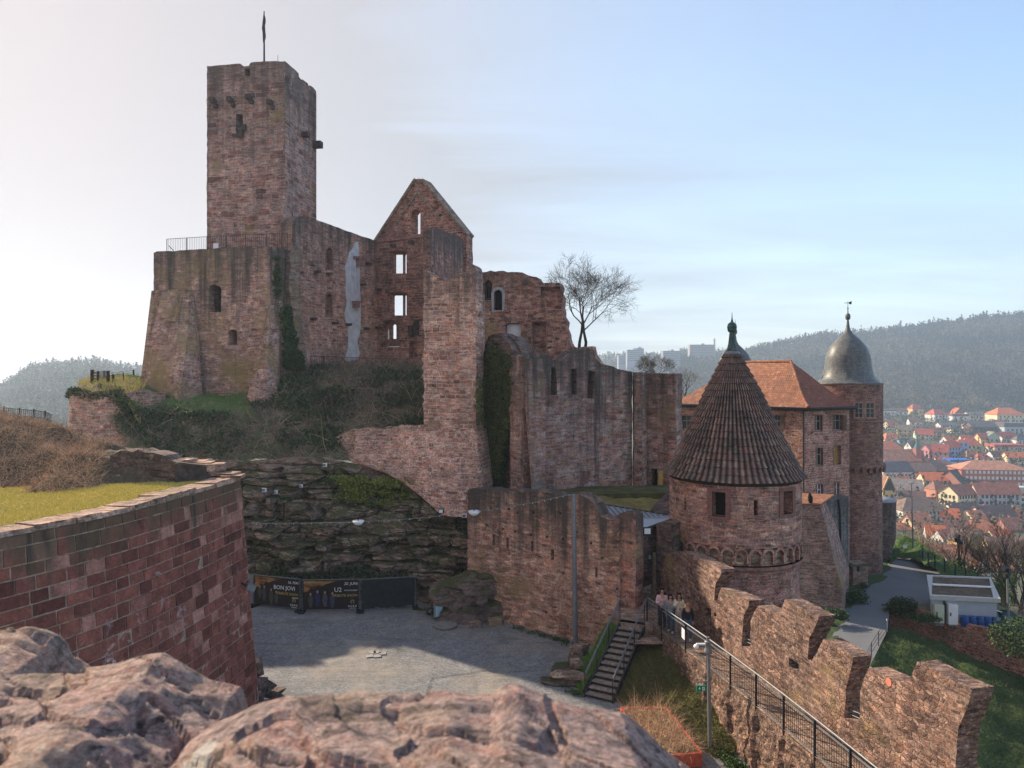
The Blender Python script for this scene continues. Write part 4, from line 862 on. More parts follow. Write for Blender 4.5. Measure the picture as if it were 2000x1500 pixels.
def cyl_patch(mb, c, r, pxa, pxb, ya, yb, dr=.04, th=.1):
    def an(px):
        k = (px-CX)/F; best = (9, 0, 0)
        for i in range(1500):
            a = -math.pi+math.pi*i/1500; x = c.x+r*math.cos(a); y = c.y+r*math.sin(a)
            if abs(x/y-k) < best[0] and x*math.cos(a)+y*math.sin(a) < 0: best = (abs(x/y-k), a, y)
        return best
    A0, B0 = an(pxa), an(pxb); ym = (A0[2]+B0[2])/2; z0, z1 = (HY-yb)/F*ym, (HY-ya)/F*ym; n = 4
    V = lambda t, zz, rr: Vector((c.x+math.cos(t)*rr, c.y+math.sin(t)*rr, zz))
    for i in range(n):
        a = A0[1]+(B0[1]-A0[1])*i/n; b = A0[1]+(B0[1]-A0[1])*(i+1)/n; ro = r+dr; ri = r+dr-th
        mb.add([V(a, z0, ri), V(b, z0, ri), V(b, z1, ri), V(a, z1, ri), V(a, z0, ro), V(b, z0, ro), V(b, z1, ro), V(a, z1, ro)], [(0, 3, 2, 1), (4, 5, 6, 7), (0, 1, 5, 4), (1, 2, 6, 5), (2, 3, 7, 6), (3, 0, 4, 7)])
for (x0, x1) in ((1669, 1685), (1690, 1707)):
    q = MB(); cyl_patch(q, oc, rT, x0, x1, 786, 816, .03); w = q.build('window', M['glass_d'], ot)
    q = MB()
    xm = (x0+x1)/2
    for (a, b, y, z) in ((x0, x0+1.2, 786, 816), (x1-1.2, x1, 786, 816), (xm-.6, xm+.6, 786, 816), (x0, x1, 786, 787.4), (x0, x1, 797, 798.4), (x0, x1, 806, 806.8), (x0, x1, 814.6, 816)): cyl_patch(q, oc, rT, a, b, y, z, .06, .05)
    q.build('sash_bars', M['wood_l'], w)
    q = MB()
    for (a, b, y, z) in ((x0-3, x0, 783, 819), (x1, x1+3, 783, 819), (x0, x1, 783, 786), (x0, x1, 816, 819)): cyl_patch(q, oc, rT, a, b, y, z, .07, .12)
    q.build('window_frame', M['block'], w)
q = MB(); q.lathe((oc.x, oc.y, (HY-820)/F*Yo), [(rT-.02, -.1), (rT+.07, -.05), (rT+.07, .03), (rT-.02, .06)], 48); q.build('string_course', M['block'], ot)
# the dome sits a little left of the shaft and overlaps the house roof
vz = P(1656, 592, Yo); q = MB(); q.beam(vz+Vector((-.35, 0, .0)), vz+Vector((.3, 0, .05)), .03, .05); q.poly([vz+Vector((.1, 0, -.08)), vz+Vector((.35, 0, -.12)), vz+Vector((.4, 0, .2)), vz+Vector((.12, 0, .1))], Vector((0, .02, 0))); q.build('weathervane', M['iron'], ot)
d2 = [(r*.78, z*.78) for r, z in dome]
ot2, o2 = onion('onion_tower', 'dark onion dome showing just behind the cone roof tip', 1436, 76, 1.7, -8, [(r*1.09, z*1.09) for r, z in d2], (HY-751)/F*76)
q = MB(); q.lathe((o2.x, o2.y, -14), [(2.8, 0), (2.8, 13.1)], 32); q.build('wall', M['onion'], ot2)
# ---- sloped buttress wall right of the round tower, drum beyond the onion tower
bw = thing('sloping_buttress', P(1605, 1200, 56), 'massive sloping buttress wall with tiled top between round tower and onion tower', 'buttress')
bp = Pl((1555, 56.8), (1645, 56.0)); mb = MB(); vx = Vector((3.0, 5.2, 0))
L = [bp.p(x, y) for x, y in [(1560, 1215), (1560, 985), (1601, 986), (1608, 1010), (1616, 1040), (1625, 1078), (1636, 1120), (1645, 1146), (1645, 1203), (1632, 1198), (1600, 1194)]]
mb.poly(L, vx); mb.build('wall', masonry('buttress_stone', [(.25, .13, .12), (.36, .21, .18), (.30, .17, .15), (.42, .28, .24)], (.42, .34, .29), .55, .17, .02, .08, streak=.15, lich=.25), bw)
q = MB(); q.poly([bp.p(1602, 987, 0)+Vector((.04, 0, 0))+vx*.02, bp.p(1646, 1146, 0)+vx*.02+Vector((.04, 0, 0)), bp.p(1646, 1203, 0)+vx*.02+Vector((.04, 0, 0)), bp.p(1646, 1203, 0)+vx*1.3, bp.p(1646, 987, 0)+vx*1.35+Vector((-.9, 0, 0))][:4], Vector((.03, 0, 0)))
q = MB(); t0, t1, t2, t3 = bp.p(1556, 986, -.15), bp.p(1603, 986.5, -.15), P(1629, 969, 60.5), P(1560, 966, 61.5)
q.poly([t0, t1, t2, t3], Vector((0, 0, .14))); q.build('tiled_top', M['rooft'], bw)
# a grey rendered wall behind it with a dark downpipe
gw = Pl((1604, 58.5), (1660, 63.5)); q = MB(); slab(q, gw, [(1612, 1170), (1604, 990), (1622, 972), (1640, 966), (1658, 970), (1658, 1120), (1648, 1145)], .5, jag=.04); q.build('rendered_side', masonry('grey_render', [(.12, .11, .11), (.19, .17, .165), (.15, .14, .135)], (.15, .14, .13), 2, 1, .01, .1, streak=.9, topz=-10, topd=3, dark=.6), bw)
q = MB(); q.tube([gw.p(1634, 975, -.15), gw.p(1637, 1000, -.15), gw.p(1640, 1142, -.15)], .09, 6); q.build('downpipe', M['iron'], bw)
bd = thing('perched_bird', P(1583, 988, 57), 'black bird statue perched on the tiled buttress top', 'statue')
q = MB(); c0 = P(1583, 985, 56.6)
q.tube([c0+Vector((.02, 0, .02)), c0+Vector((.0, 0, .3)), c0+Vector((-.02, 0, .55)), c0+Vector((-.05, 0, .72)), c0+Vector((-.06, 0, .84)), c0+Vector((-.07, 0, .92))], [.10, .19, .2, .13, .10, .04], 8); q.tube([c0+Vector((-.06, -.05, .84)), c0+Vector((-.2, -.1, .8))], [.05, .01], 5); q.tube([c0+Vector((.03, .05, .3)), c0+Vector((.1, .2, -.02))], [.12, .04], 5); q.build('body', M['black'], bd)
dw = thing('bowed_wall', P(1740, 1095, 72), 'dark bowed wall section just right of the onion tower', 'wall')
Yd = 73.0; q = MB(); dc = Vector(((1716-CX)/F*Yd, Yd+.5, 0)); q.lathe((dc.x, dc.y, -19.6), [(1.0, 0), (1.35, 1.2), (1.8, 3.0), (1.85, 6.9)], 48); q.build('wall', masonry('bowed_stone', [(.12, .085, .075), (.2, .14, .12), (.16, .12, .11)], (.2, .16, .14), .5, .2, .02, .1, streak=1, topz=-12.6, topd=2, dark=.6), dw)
q = MB(); q.lathe((dc.x, dc.y, -19.6), [(1.9, 6.86), (1.9, 7.0), (0, 7.02)], 48); q.build('coping', M['greystone'], dw)
sh = thing('stone_hut', P(1668, 1132, 65), 'tiny pale hut with dark doorway at the foot of the onion tower', 'hut')
q = MB(); q.box(P(1672, 1118, 64.3), (1.5, 1.2, 1.9), .2); q.build('wall', M['lower'], sh); q = MB(); q.box(P(1669, 1100, 64.3), (1.9, 1.5, .16), .2); q.build('roof', M['turf_d'], sh); q = MB(); q.box(P(1676, 1110, 63.66), (.25, .06, .55), .2); q.build('doorway', M['black'], sh)  # doorway is a black box standing for the dark inside
# ================================================================ near terrain
ZC = -13.4
mb = MB(); mb.grid([Vector((-34+i*1.5, 13+j*1.5, ZC+.04*N3(i*.3, j*.3))) for j in range(25) for i in range(31)], 31, 25); mb.build('courtyard', M['gravel'], kind='structure')
rows = [[P(192, 742, 60), P(236, 734, 60), P(345, 745, 58), P(545, 730, 58), P(600, 716, 60), P(740, 714, 62), P(900, 714, 60)],
        [P(186, 750, 56), P(222, 738, 55), P(280, 742, 54.0), P(350, 785, 51.2), P(440, 790, 51.2), P(500, 789, 50.3), P(560, 745, 52.8), P(640, 722, 56.2), P(740, 719, 58.5), P(850, 722, 57)],
        [P(190, 765, 49.5), P(225, 768, 49), P(300, 795, 49), P(380, 812, 48.6), P(500, 812, 48.6), P(600, 800, 50), P(740, 800, 50), P(840, 790, 50)],
        [P(215, 800, 48), P(262, 835, 47.4), P(340, 860, 47), P(430, 858, 46.8), P(540, 850, 47), P(655, 845, 47.5), P(740, 836, 46.6), P(840, 830, 46.2)],
        [P(255, 880, 46), P(300, 885, 46), P(370, 893, 46), P(440, 900, 45.8), P(520, 898, 45.5), P(620, 895, 45.6), P(690, 905, 45.9), P(840, 960, 45.0)]]
mb = MB(); _, SL = loft(mb, rows, 150, 60, .35, .45, smooth=True); slope = mb.build('castle_slope', M['slope'], kind='structure')
# rock face under the slope
crow = [[P(240, 872, 46.6), P(330, 890, 46.2), P(400, 896, 45.8), P(480, 900, 45.5), P(560, 893, 45.4), P(640, 892, 45.5), P(695, 906, 45.6), P(790, 935, 44.6), P(862, 995, 43.6), P(925, 985, 43.5), P(960, 990, 44)],
        [P(240, 960, 45.0), P(400, 960, 44.7), P(480, 955, 44.5), P(600, 945, 44.3), P(700, 960, 44.2), P(800, 985, 43.5), P(925, 1010, 42.8), P(960, 1015, 43)],
        [P(240, 1020, 44), P(480, 1030, 43.6), P(620, 1010, 43.2), P(720, 1030, 43.0), P(830, 1040, 42.3), P(925, 1060, 41.6), P(960, 1060, 42)],
        [P(240, 1090, 43.3), P(480, 1105, 42.9), P(620, 1100, 42.4), P(720, 1100, 42.2), P(830, 1120, 41.8), P(925, 1120, 41.2), P(960, 1120, 42)],
        [Vector((-26, 43, ZC-.4)), Vector((-16, 42.6, ZC-.4)), Vector((-11, 42.0, ZC-.4)), Vector((-6, 41.9, ZC-.4)), Vector((-2.5, 40.8, ZC-.4)), Vector((-1, 41, ZC-.4))]]
def strata(p, u, v):
    zz = p.z+.6*N3(p.x*.11, p.y*.1, 3)+.15*N3(p.x*.9, 4)+.33*math.sin(p.z*1.7+p.x*.12); k = math.floor(zz/.66); f = zz/.66-k
    o = (N3(k*7.31, math.floor(p.x*.42+N3(k*3.1, 0)*2)*3.7, 1)*.95+N3(k*2.7+5, p.x*.12, 2)*.8)
    edge = min(1, v*6)*min(1, (1-v)*8)
    cr = -abs(N3(p.x*.5, k*.7, 9))
    ledge = .28*(f < .14)
    q = fbm(p.x*1.0, p.z*2.2, p.y, 5)*.3+facet(p.x*.75, p.z*1.5, p.y*.3)*.75
    return p+Vector((0, (-o*.75+ledge+.5*(abs(N3(p.x*.33+k*1.7, k*.3, 7)) < .035)-q)*edge, .06*q))
mb = MB(); loft(mb, crow, 300, 190, 0, fn=strata, smooth=False); mb.build('rock_face', M['cliff'], kind='structure')
bc = Vector((-2.1, 39.9, ZC)); bo = MB(); vs = []; nu, nv = 70, 36
for j in range(nv):
    for i in range(nu):
        a = 2*math.pi*i/nu; ph = math.pi/2*j/(nv-1); dx = math.cos(a)*math.cos(ph)**.55; dy = math.sin(a)*math.cos(ph)**.55; dz = math.sin(ph)**.8
        p = Vector((dx*2.7, dy*1.35, dz*2.45)); kz = math.floor((p.z+.2*N3(p.x, p.y))/.36)
        q = 1+.16*fbm(p.x*.9+3, p.y*.9, p.z*1.2, 5)+.10*N3(kz*5.1, math.floor(a*3+kz*.7)*2.0)+.24*facet(p.x*1.1, p.y*1.1, p.z*1.9); p = Vector((p.x*q, p.y*q, p.z*(1+.10*N3(p.x, p.y, 5)))); p.x += .12*p.z
        vs.append(bc+p)
fs = [(j*nu+i, j*nu+(i+1) % nu, (j+1)*nu+(i+1) % nu, (j+1)*nu+i) for j in range(nv-1) for i in range(nu)]
bo.add(vs, fs); bo.build('boulder', M['boulder'], label='dark rounded outcrop boulder against the left end of the loophole wall', cat='boulder')
for (x, y, w, d, h, lab) in ((-.95, 38.35, .7, .5, .35, 'small squared stone at the right foot of the dark boulder'), (-2.0, 38.1, .6, .4, .28, 'small pale stone in front of the dark boulder')):
    q = MB(); q.box((x, y, ZC+h/2), (w, d, h), .3); q.build('stone_block', M['lower'], label=lab, cat='stone')
for (px, py, w, c, nm) in ((870, 1222, .62, (.22, .20, .18), 'grey manhole disc'), ):
    q = MB(); p = PZ(px, py, ZC+.05); q.tube([p, p+Vector((0, 0, .06))], w, 20, smooth=False); q.build('manhole_cover', flat('manhole', c, .7), label='round grey cover slab on the gravel near the dark boulder', cat='manhole cover')
for (px, py, w, d) in ((741, 1278, .75, .42), (727, 1276, .4, .3)):
    pass
q = MB()
for (x0, y0) in ((722, 1281), (727, 1274), (737, 1274), (747, 1276), (737, 1281)):
    p = PZ(x0, y0, ZC+.05); q.box(p, (.34, .34, .03), .2+random.random()*.2)
q.build('paving_patch', flat('worn_paving', (.36, .34, .32), .9, .25, 6), label='pale patch of broken paving stones in the middle of the gravel court', cat='paving')
# ---- left: big curved ashlar wall with lawn
cwl = thing('curved_bastion_wall', (-12, 24, ZC), 'large curved wall of deep red ashlar blocks bordering the lawn at left', 'wall')
ZT = -4.25
plan = [(-26, 8.5), (-20.5, 11.5), (-16.6, 14.5), (-14.4, 17.2), (-13.0, 19.7), (-12.1, 22.2), (-11.65, 24.5), (-11.35, 26.8), (-11.15, 29.2)]
def spline(pts, n):
    out = []; pts = [Vector((p[0], p[1], 0)) for p in pts]; pp = [pts[0]*2-pts[1]]+pts+[pts[-1]*2-pts[-2]]
    for i in range(1, len(pp)-2):
        for k in range(n):
            t = k/n; a, b, c, d = pp[i-1:i+3]; out.append(.5*((2*b)+(c-a)*t+(2*a-5*b+4*c-d)*t*t+(3*b-a-3*c+d)*t**3))
    out.append(pp[-2]); return out
sp = spline(plan, 14); Ls = [0]
for a, b in zip(sp[:-1], sp[1:]): Ls.append(Ls[-1]+(b-a).length)
def sp_at(d):
    d = max(0, min(Ls[-1]-1e-4, d))
    for i in range(1, len(sp)):
        if d <= Ls[i]:
            k = (d-Ls[i-1])/(Ls[i]-Ls[i-1]); p = sp[i-1].lerp(sp[i], k); t = (sp[i]-sp[i-1]).normalized(); return p, Vector((t.y, -t.x, 0))
LT = Ls[-1]
# each course is laid block by block, faces slightly proud or recessed, on a mortar core
mb = MB(); mo = MB(); z = ZC-.3; row = 0
while z < ZT-.02:
    h = random.choice([.36, .40, .44, .48]); h = min(h, ZT-z) if ZT-z < h+.2 else h
    d = random.uniform(-.5, 0)
    bat = .085*(ZT-z)
    while d < LT:
        w = random.uniform(.42, .98); d1 = min(d+w, LT); d0 = max(0, d)
        if d1-d0 > .05:
            g = .021; pru = random.uniform(-.012, .022); n = 3 if d1-d0 > .5 else 2; vs = []
            for (zz, o) in ((z+g, 0), (z+g, pru+.02), (z+h-g, pru+.02), (z+h-g, 0)):
                for i in range(n+1):
                    p, nn = sp_at(d0+g+(d1-d0-2*g)*i/n); bt = .085*(ZT-zz); vs.append(p+nn*(bt+o+random.uniform(-.012, .012)*(o != 0))+Vector((0, 0, zz+random.uniform(-.008, .008))))
            m = n+1; fs = [(j*m+i, j*m+i+1, (j+1)*m+i+1, (j+1)*m+i) for j in range(3) for i in range(n)]+[(0, m, 2*m, 3*m), (n, 3*m+n, 2*m+n, m+n)]
            mb.add(vs, fs)
        d = d1+.001 if d1 > d else d+w
    z += h; row += 1
kb = NT('red_ashlar_blocks'); pp_ = kb.pos(); g_ = kb.new('ShaderNodeNewGeometry')
c_ = kb.ramp(g_.outputs['Random Per Island'], [(0, (.11, .035, .028)), (.3, (.19, .062, .046)), (.6, (.25, .085, .062)), (.85, (.21, .072, .055)), (.92, (.42, .20, .155)), (1, (.33, .14, .11))])
uv_ = kb.uv(); szp = kb.new('ShaderNodeSeparateXYZ'); kb.l.new(pp_, szp.inputs[0])
c_ = kb.mix(1, c_, kb.ramp(kb.noise(pp_, 2.3, 6, .7), [(.25, .4), (.75, 1.5)]), 'MULTIPLY'); c_ = kb.mix(1, c_, kb.ramp(kb.noise(pp_, 14, 7, .8), [(.25, .4), (.75, 1.6)]), 'MULTIPLY')
stv = kb.noise(kb.scale(pp_, (1.6, 1.6, .10)), 1.0, 5, .6)
tz = kb.rng(kb.math('ADD', szp.outputs[2], kb.math('MULTIPLY', kb.rng(stv, .3, .7, -1, 1), .9)), ZT-1.3, ZT-.35)
c_ = kb.mix(kb.math('MULTIPLY', tz, .8), c_, kb.mix(kb.noise(pp_, 5, 4, .7), (.05, .038, .03), (.16, .115, .06)))
c_ = kb.mix(kb.math('MULTIPLY', kb.rng(stv, .58, .68), kb.math('MULTIPLY', kb.rng(szp.outputs[2], ZT-3.4, ZT-.8), .9)), c_, (.035, .03, .028))
wf = kb.math('MULTIPLY', kb.rng(kb.noise(pp_, 1.9, 6, .75, .8), .56, .66), kb.math('MULTIPLY', kb.rng(kb.noise(pp_, .25, 2), .46, .58), kb.rng(szp.outputs[2], -6.5, -8.5)))
c_ = kb.mix(kb.math('MULTIPLY', wf, .75), c_, (.60, .50, .50)); kb.col(c_); kb.bump(kb.math('ADD', kb.noise(pp_, 9, 5, .7), kb.noise(pp_, 2.5, 4)), .7, .05)
mb.build('ashlar_face', kb.m, cwl)
for zz0, zz1 in ((ZC-.3, ZT-.02),):
    n = 90; vs = []; 
    for (zz, th) in ((zz0, 0), (zz1, 0), (zz1, 1.1), (zz0, 1.1)):
        for i in range(n+1): p, nn = sp_at(LT*i/n); vs.append(p+nn*((.085*(ZT-zz))*(th == 0)+.002-th)+Vector((0, 0, zz)))
    m = n+1; fs = [(j*m+i, j*m+i+1, (j+1)*m+i+1, (j+1)*m+i) for j in range(3) for i in range(n)]+[(0, m, 2*m, 3*m), (n, 3*m+n, 2*m+n, m+n)]; mo.add(vs, fs)
mo.build('mortar_core', flat('pale_mortar', (.36, .27, .20), .9, .3, 5, bump=.4), cwl)
d = 0
i = 0; cst = MB()
while d < LT-.3:
    w = random.uniform(.7, 1.5); d1 = min(d+w, LT-.01); hh = random.uniform(.13, .24); vs = []; n = 4; oi = -random.uniform(.75, 1.05); oo = random.uniform(.0, .07)
    for (zz, o) in ((ZT, oi), (ZT, oo), (ZT+hh, oo-.03), (ZT+hh*random.uniform(.8, 1.1), oi)):
        for k in range(n+1): p, nn = sp_at(d+.015+(d1-d-.03)*k/n); vs.append(p+nn*(o+random.uniform(-.03, .03))+Vector((0, 0, zz+random.uniform(-.015, .015)*(zz != ZT))))
    m = n+1; fs = [(j*m+a, j*m+a+1, (j+1)*m+a+1, (j+1)*m+a) for j in range(3) for a in range(n)]+[(0, m, 2*m, 3*m), (n, 3*m+n, 2*m+n, m+n)]; cst.add(vs, fs)
    d = d1
cst.build('coping', M['coping'], cwl)
q = MB(); 
for (x, y, z, sx, sy, sz) in ((-10.6, 29.6, ZC+.5, .9, .8, 1.2), (-10.7, 29.7, ZC+1.2, .6, .7, 1.0), (-11.0, 29.9, ZC+1.6, .5, .6, .8), (-9.9, 29.7, ZC+.2, .9, .7, .6), (-10.3, 30.3, ZC+.3, .9, .9, .8)):
    q.hull([Vector((x, y, z))+Vector((random.uniform(-1, 1)*sx/2, random.uniform(-1, 1)*sy/2, random.uniform(-1, 1)*sz/2)) for _ in range(16)])
q.build('broken_edge', M['dark_stone'], cwl)
q = MB(); 
qe = [sp_at(LT)[0]+sp_at(LT)[1]*(.085*9)]; e0 = sp_at(LT)[0]
q.poly([Vector((e0.x, e0.y+.003, ZT)), Vector((e0.x+.085*9.4, e0.y+.003, ZC-.3)), Vector((e0.x-9, e0.y+2.0, ZC-.3)), Vector((e0.x-9, e0.y+2.0, ZT))], Vector((-.2, -.9, 0))); q.build('return_wall', M['front'], cwl)
wl_ = thing('wall_light', P(474, 1147, 28), 'small grey floodlight bracketed on the end of the curved red wall', 'floodlight')
q = MB(); q.box((-10.42, 28.4, (HY-1147)/F*28.4), (.34, .3, .2), .4, ry=.4); q.build('housing', M['steel'], wl_); q = MB(); q.beam((-10.85, 28.5, (HY-1140)/F*28.4), (-10.45, 28.4, (HY-1146)/F*28.4), .05); q.build('bracket', M['iron'], wl_)
# lawn behind the wall and the brown mound
rows = [[Vector((-27, 9.3, ZT+.02)), Vector((-17.5, 15.2, ZT+.02)), Vector((-14, 19.7, ZT+.02)), Vector((-12.9, 22.5, ZT+.02)), Vector((-12.3, 26, ZT+.02)), Vector((-12.0, 28.0, ZT+.02))],
        [Vector((-30, 16, ZT+.1)), Vector((-22, 19, ZT+.08)), Vector((-18, 22, ZT+.08)), Vector((-14.5, 25.3, ZT+.04)), Vector((-13, 27.3, ZT+.02)), Vector((-12.2, 28.6, ZT+.0))],
        [Vector((-33, 22, ZT+.5)), Vector((-24, 23.5, ZT+.4)), Vector((-19.4, 25.2, ZT+.25)), Vector((-16.5, 27.4, ZT+.06)), Vector((-14.4, 28.2, ZT+.03)), Vector((-12.6, 29.0, ZT))]]
mb = MB(); _, LW = loft(mb, rows, 60, 30, .05, .6); mb.build('lawn', M['lawn'], kind='structure')
mrow = [[P(-160, 1075, 24), P(0, 1035, 22.6), P(90, 985, 24.6), P(180, 968, 26.2), P(290, 957, 27.6), P(360, 953, 28.2)],
        [P(-160, 960, 26), P(0, 960, 26.2), P(100, 930, 27.4), P(200, 925, 28), P(290, 925, 28.6), P(350, 930, 29)],
        [P(-160, 850, 29), P(0, 880, 28.6), P(100, 885, 29.4), P(200, 890, 29.6), P(290, 893, 29.8), P(345, 905, 30)],
        [P(-160, 760, 32), P(0, 812, 31.5), P(40, 822, 32.5), P(100, 842, 32.8), P(160, 855, 32.8), P(230, 868, 32.6), P(290, 878, 32.4), P(345, 890, 32)],
        [P(-200, 760, 40), P(0, 822, 37), P(50, 832, 38), P(110, 842, 40), P(160, 890, 36), Vector((-19, 34.2, -12.6)), Vector((-17, 33.8, -13)), Vector((-15.2, 33.2, -13.2))]]
mb = MB(); _, MD = loft(mb, mrow, 110, 60, .45, .5); mb.build('brush_mound', M['brown'], kind='structure')
# low rubble wall closing the lawn
lw_ = thing('low_rubble_wall', P(390, 945, 29), 'low dark rubble wall at the back of the lawn stepping down to the right', 'wall')
wp = [P(205, 915, 30.2), P(300, 917, 29.6), P(345, 925, 29.3), P(380, 930, 28.9), P(430, 940, 28.9)]; 
w1 = Pl((215, 28.75), (345, 28.25)); mb = MB(); slab(mb, w1, [(215, 975), (215, 890), (235, 880), (270, 878), (300, 884), (320, 890), (345, 903), (345, 975)], .9, jag=.10, step=.25); mb.build('wall', M['dark_stone'], lw_)
w2 = Pl((342, 28.1), (430, 28.9)); mb = MB(); slab(mb, w2, [(342, 975), (341, 907), (350, 903), (375, 906), (403, 909), (404, 925), (428, 928), (432, 975)], .8, jag=.04, step=.3); mb.build('end_block', M['block_d'], lw_)
for (x, y, Y, w, h) in ((348, 899, 29.2, 1.3, .14), (395, 905, 29.6, .9, .14), (418, 912, 29.4, .85, .3), (380, 902, 29.9, 1.0, .12), (300, 884, 30, .9, .12), (330, 893, 29.9, .7, .1), (438, 925, 29.0, 1.1, .12), (455, 930, 28.8, .8, .12)):
    q = MB(); q.box(P(x, y, Y), (w, .7, h), random.uniform(-.3, .3)); q.build('cap_stone', M['coping'], lw_)
# rounded wall piece with gate on top
rw_ = thing('rounded_terrace_wall', P(215, 870, 48), 'rounded pink rubble wall holding up the grassy terrace left of the bastion', 'wall')
q = MB(); cc = P(232, 800, 50.2); rr_ = 2.95
vs = []; nu, nv = 90, 30; us = []; fs = []
for j in range(nv):
    for i in range(nu):
        a = R(150)+R(250)*i/(nu-1); z = -6.6+(5.55)*j/(nv-1); w = rr_+.15*(1-j/(nv-1))+.05*N3(a*6, z*4)+.03*N3(a*22, z*11)
        top = .35*N3(a*2, 0)*(j == nv-1); vs.append(Vector((cc.x+math.cos(a)*w, cc.y+math.sin(a)*w, z+top)))
for j in range(nv-1):
    for i in range(nu-1):
        fs.append((j*nu+i, j*nu+i+1, (j+1)*nu+i+1, (j+1)*nu+i)); ua = lambda i_: i_*R(250)/(nu-1)*rr_; za = lambda j_: -6.6+5.55*j_/(nv-1); us.append(((ua(i), za(j)), (ua(i+1), za(j)), (ua(i+1), za(j+1)), (ua(i), za(j+1))))
q.add(vs, fs, us); q.build('wall', M['pier'], rw_)
rows = [[P(150, 768, 48.4), P(190, 772, 47.4), P(250, 790, 47.2), P(275, 830, 47)], [P(152, 752, 50), P(190, 750, 49), P(240, 757, 49), P(280, 790, 48.5)], [P(158, 744, 53), P(190, 738, 53), P(240, 735, 54), P(285, 745, 54)]]
q = MB(); _, TR = loft(q, rows, 40, 20, .18, 1.2); q.build('terrace_turf', M['brown'], kind='structure')
gf = thing('iron_gate', P(205, 752, 50.5), 'dark barred gate with posts on the terrace corner left of the bastion', 'gate')
for (x, y0, y1, Y, w) in ((180, 752, 722, 50, .16), (191.5, 753, 725, 50, .12), (204, 746, 724, 52, .10), (211, 755, 724, 50.2, .16)):
    q = MB(); q.beam(P(x, y0+3, Y), P(x, y1, Y), w); q.build('post', M['wood_d'], gf)
q = MB()
for k in range(5): q.beam(P(180, 727+k*5.6, 50), P(191.5, 729+k*5.6, 50), .10, .10)
q.build('plank', M['wood'], gf)
q = MB()
for k in range(8): q.beam(P(193+k*2.2, 726, 51), P(193+k*2.2, 748, 51), .03)
for k in (726, 737, 748): q.beam(P(192, k, 51), P(211, k, 51), .04)
q.build('gate_grid', M['steel'], gf)
fn = thing('wire_fence', P(245, 745, 53), 'thin wire fence from the dark gate uphill to the bastion', 'fence')
q = MB(); q.beam(P(221, 757, 50.5), P(221, 731, 50.5), .12); q.beam(P(261, 733, 54), P(261, 722, 54), .08); q.beam(P(241, 744, 52), P(241, 727, 52), .05); q.build('post', M['wood_d'], fn)
q = MB()
for dy in (0, 5, 9): q.tube([P(212, 729+dy, 50.2), P(261, 723+dy, 54)], .012, 4)
q.build('wire', M['iron'], fn)
fn = thing('meadow_fence', P(60, 830, 38), 'dark railing fence with a gate along the crest of the brown mound', 'fence')
pts = [P(8, 816, 36.5), P(38, 818, 37), P(66, 820, 37.5), P(88, 823, 38), P(102, 829, 38.5)]
q = MB(); q2 = MB(); q3 = MB()
for a, b in zip(pts[:-1], pts[1:]):
    for hz_ in (.15, .5): q.beam(a+Vector((0, 0, hz_)), b+Vector((0, 0, hz_)), .03)
    for k in range(7): p = a.lerp(b, k/7); q2.beam(p-Vector((0, 0, .2)), p+Vector((0, 0, .5)), .016)
    q3.beam(a-Vector((0, 0, .4)), a+Vector((0, 0, .58)), .05)
q.build('rail', M['iron'], fn); q2.build('bars', M['iron'], fn); q3.build('post', M['iron'], fn)
# ================================================================ walkway, rampart, stairs
def rx(Y): return 9.39+(6.22-9.39)*(Y-18.64)/(32.5-18.64)+.22*math.sin(math.pi*(Y-18.64)/13.86) if Y > 18.64 else 9.39+(18.64-Y)*.16
def wx(Y): return 8.5+(29.65-Y)*.1965
ZW = -11.2
ys = [11+i*.6 for i in range(38)]; mb = MB(); mb.grid([Vector((x, y, ZW+.01*N3(x*3, y*3))) for y in ys for x in (rx(y)-.06, (rx(y)+wx(y))/2, wx(y)+.3)], 3, len(ys), False); mb.build('walkway', M['paving'], kind='structure')
mb = MB(); mb.poly([Vector((4.93, 32.47, ZW)), Vector((5.97, 32.02, ZW)), Vector((6.4, 32.0, ZW)), Vector((9, 31.5, ZW)), Vector((9.5, 37.3, ZW)), Vector((5.2, 35.0, ZW)), Vector((4.7, 33.5, ZW))], Vector((0, 0, -2.3))); mb.build('stair_landing', M['paving'], kind='structure')
rw2_ = thing('walkway_retaining_wall', (8.5, 22, ZC-.6), 'sunlit rubble retaining wall under the railed walkway', 'wall')
vs = []; nz = 40; ys2 = [11+i*.12 for i in range(180)]
for j in range(nz):
    z = ZW-.05-(4.2)*j/(nz-1)
    for y in ys2:
        p = Vector((rx(y)-.02-.03*(ZW-z), y, z)); o = .10*fbm(p.y*1.5, p.z*1.5, 0, 4)+.06*N3(p.y*5, p.z*5); o += .12 if (y*.62) % 1 < .13 else 0
        vs.append(p+Vector((-o*min(1, j/3), 0, 0)))
mb = MB(); mb.grid(vs, len(ys2), nz, False); mb.build('wall_face', M['ramp_b'], rw2_)
rmp = thing('crenellated_rampart', (9.5, 23, -20), 'sunlit rubble rampart wall with stepped merlons along the walkway', 'wall')
cpl = PV((wx(36.5), 36.5), (wx(12), 12)); cpl.n = Vector((-cpl.d.y, cpl.d.x, 0)) if -cpl.d.y > 0 else Vector((cpl.d.y, -cpl.d.x, 0))
B = ('z', -20)
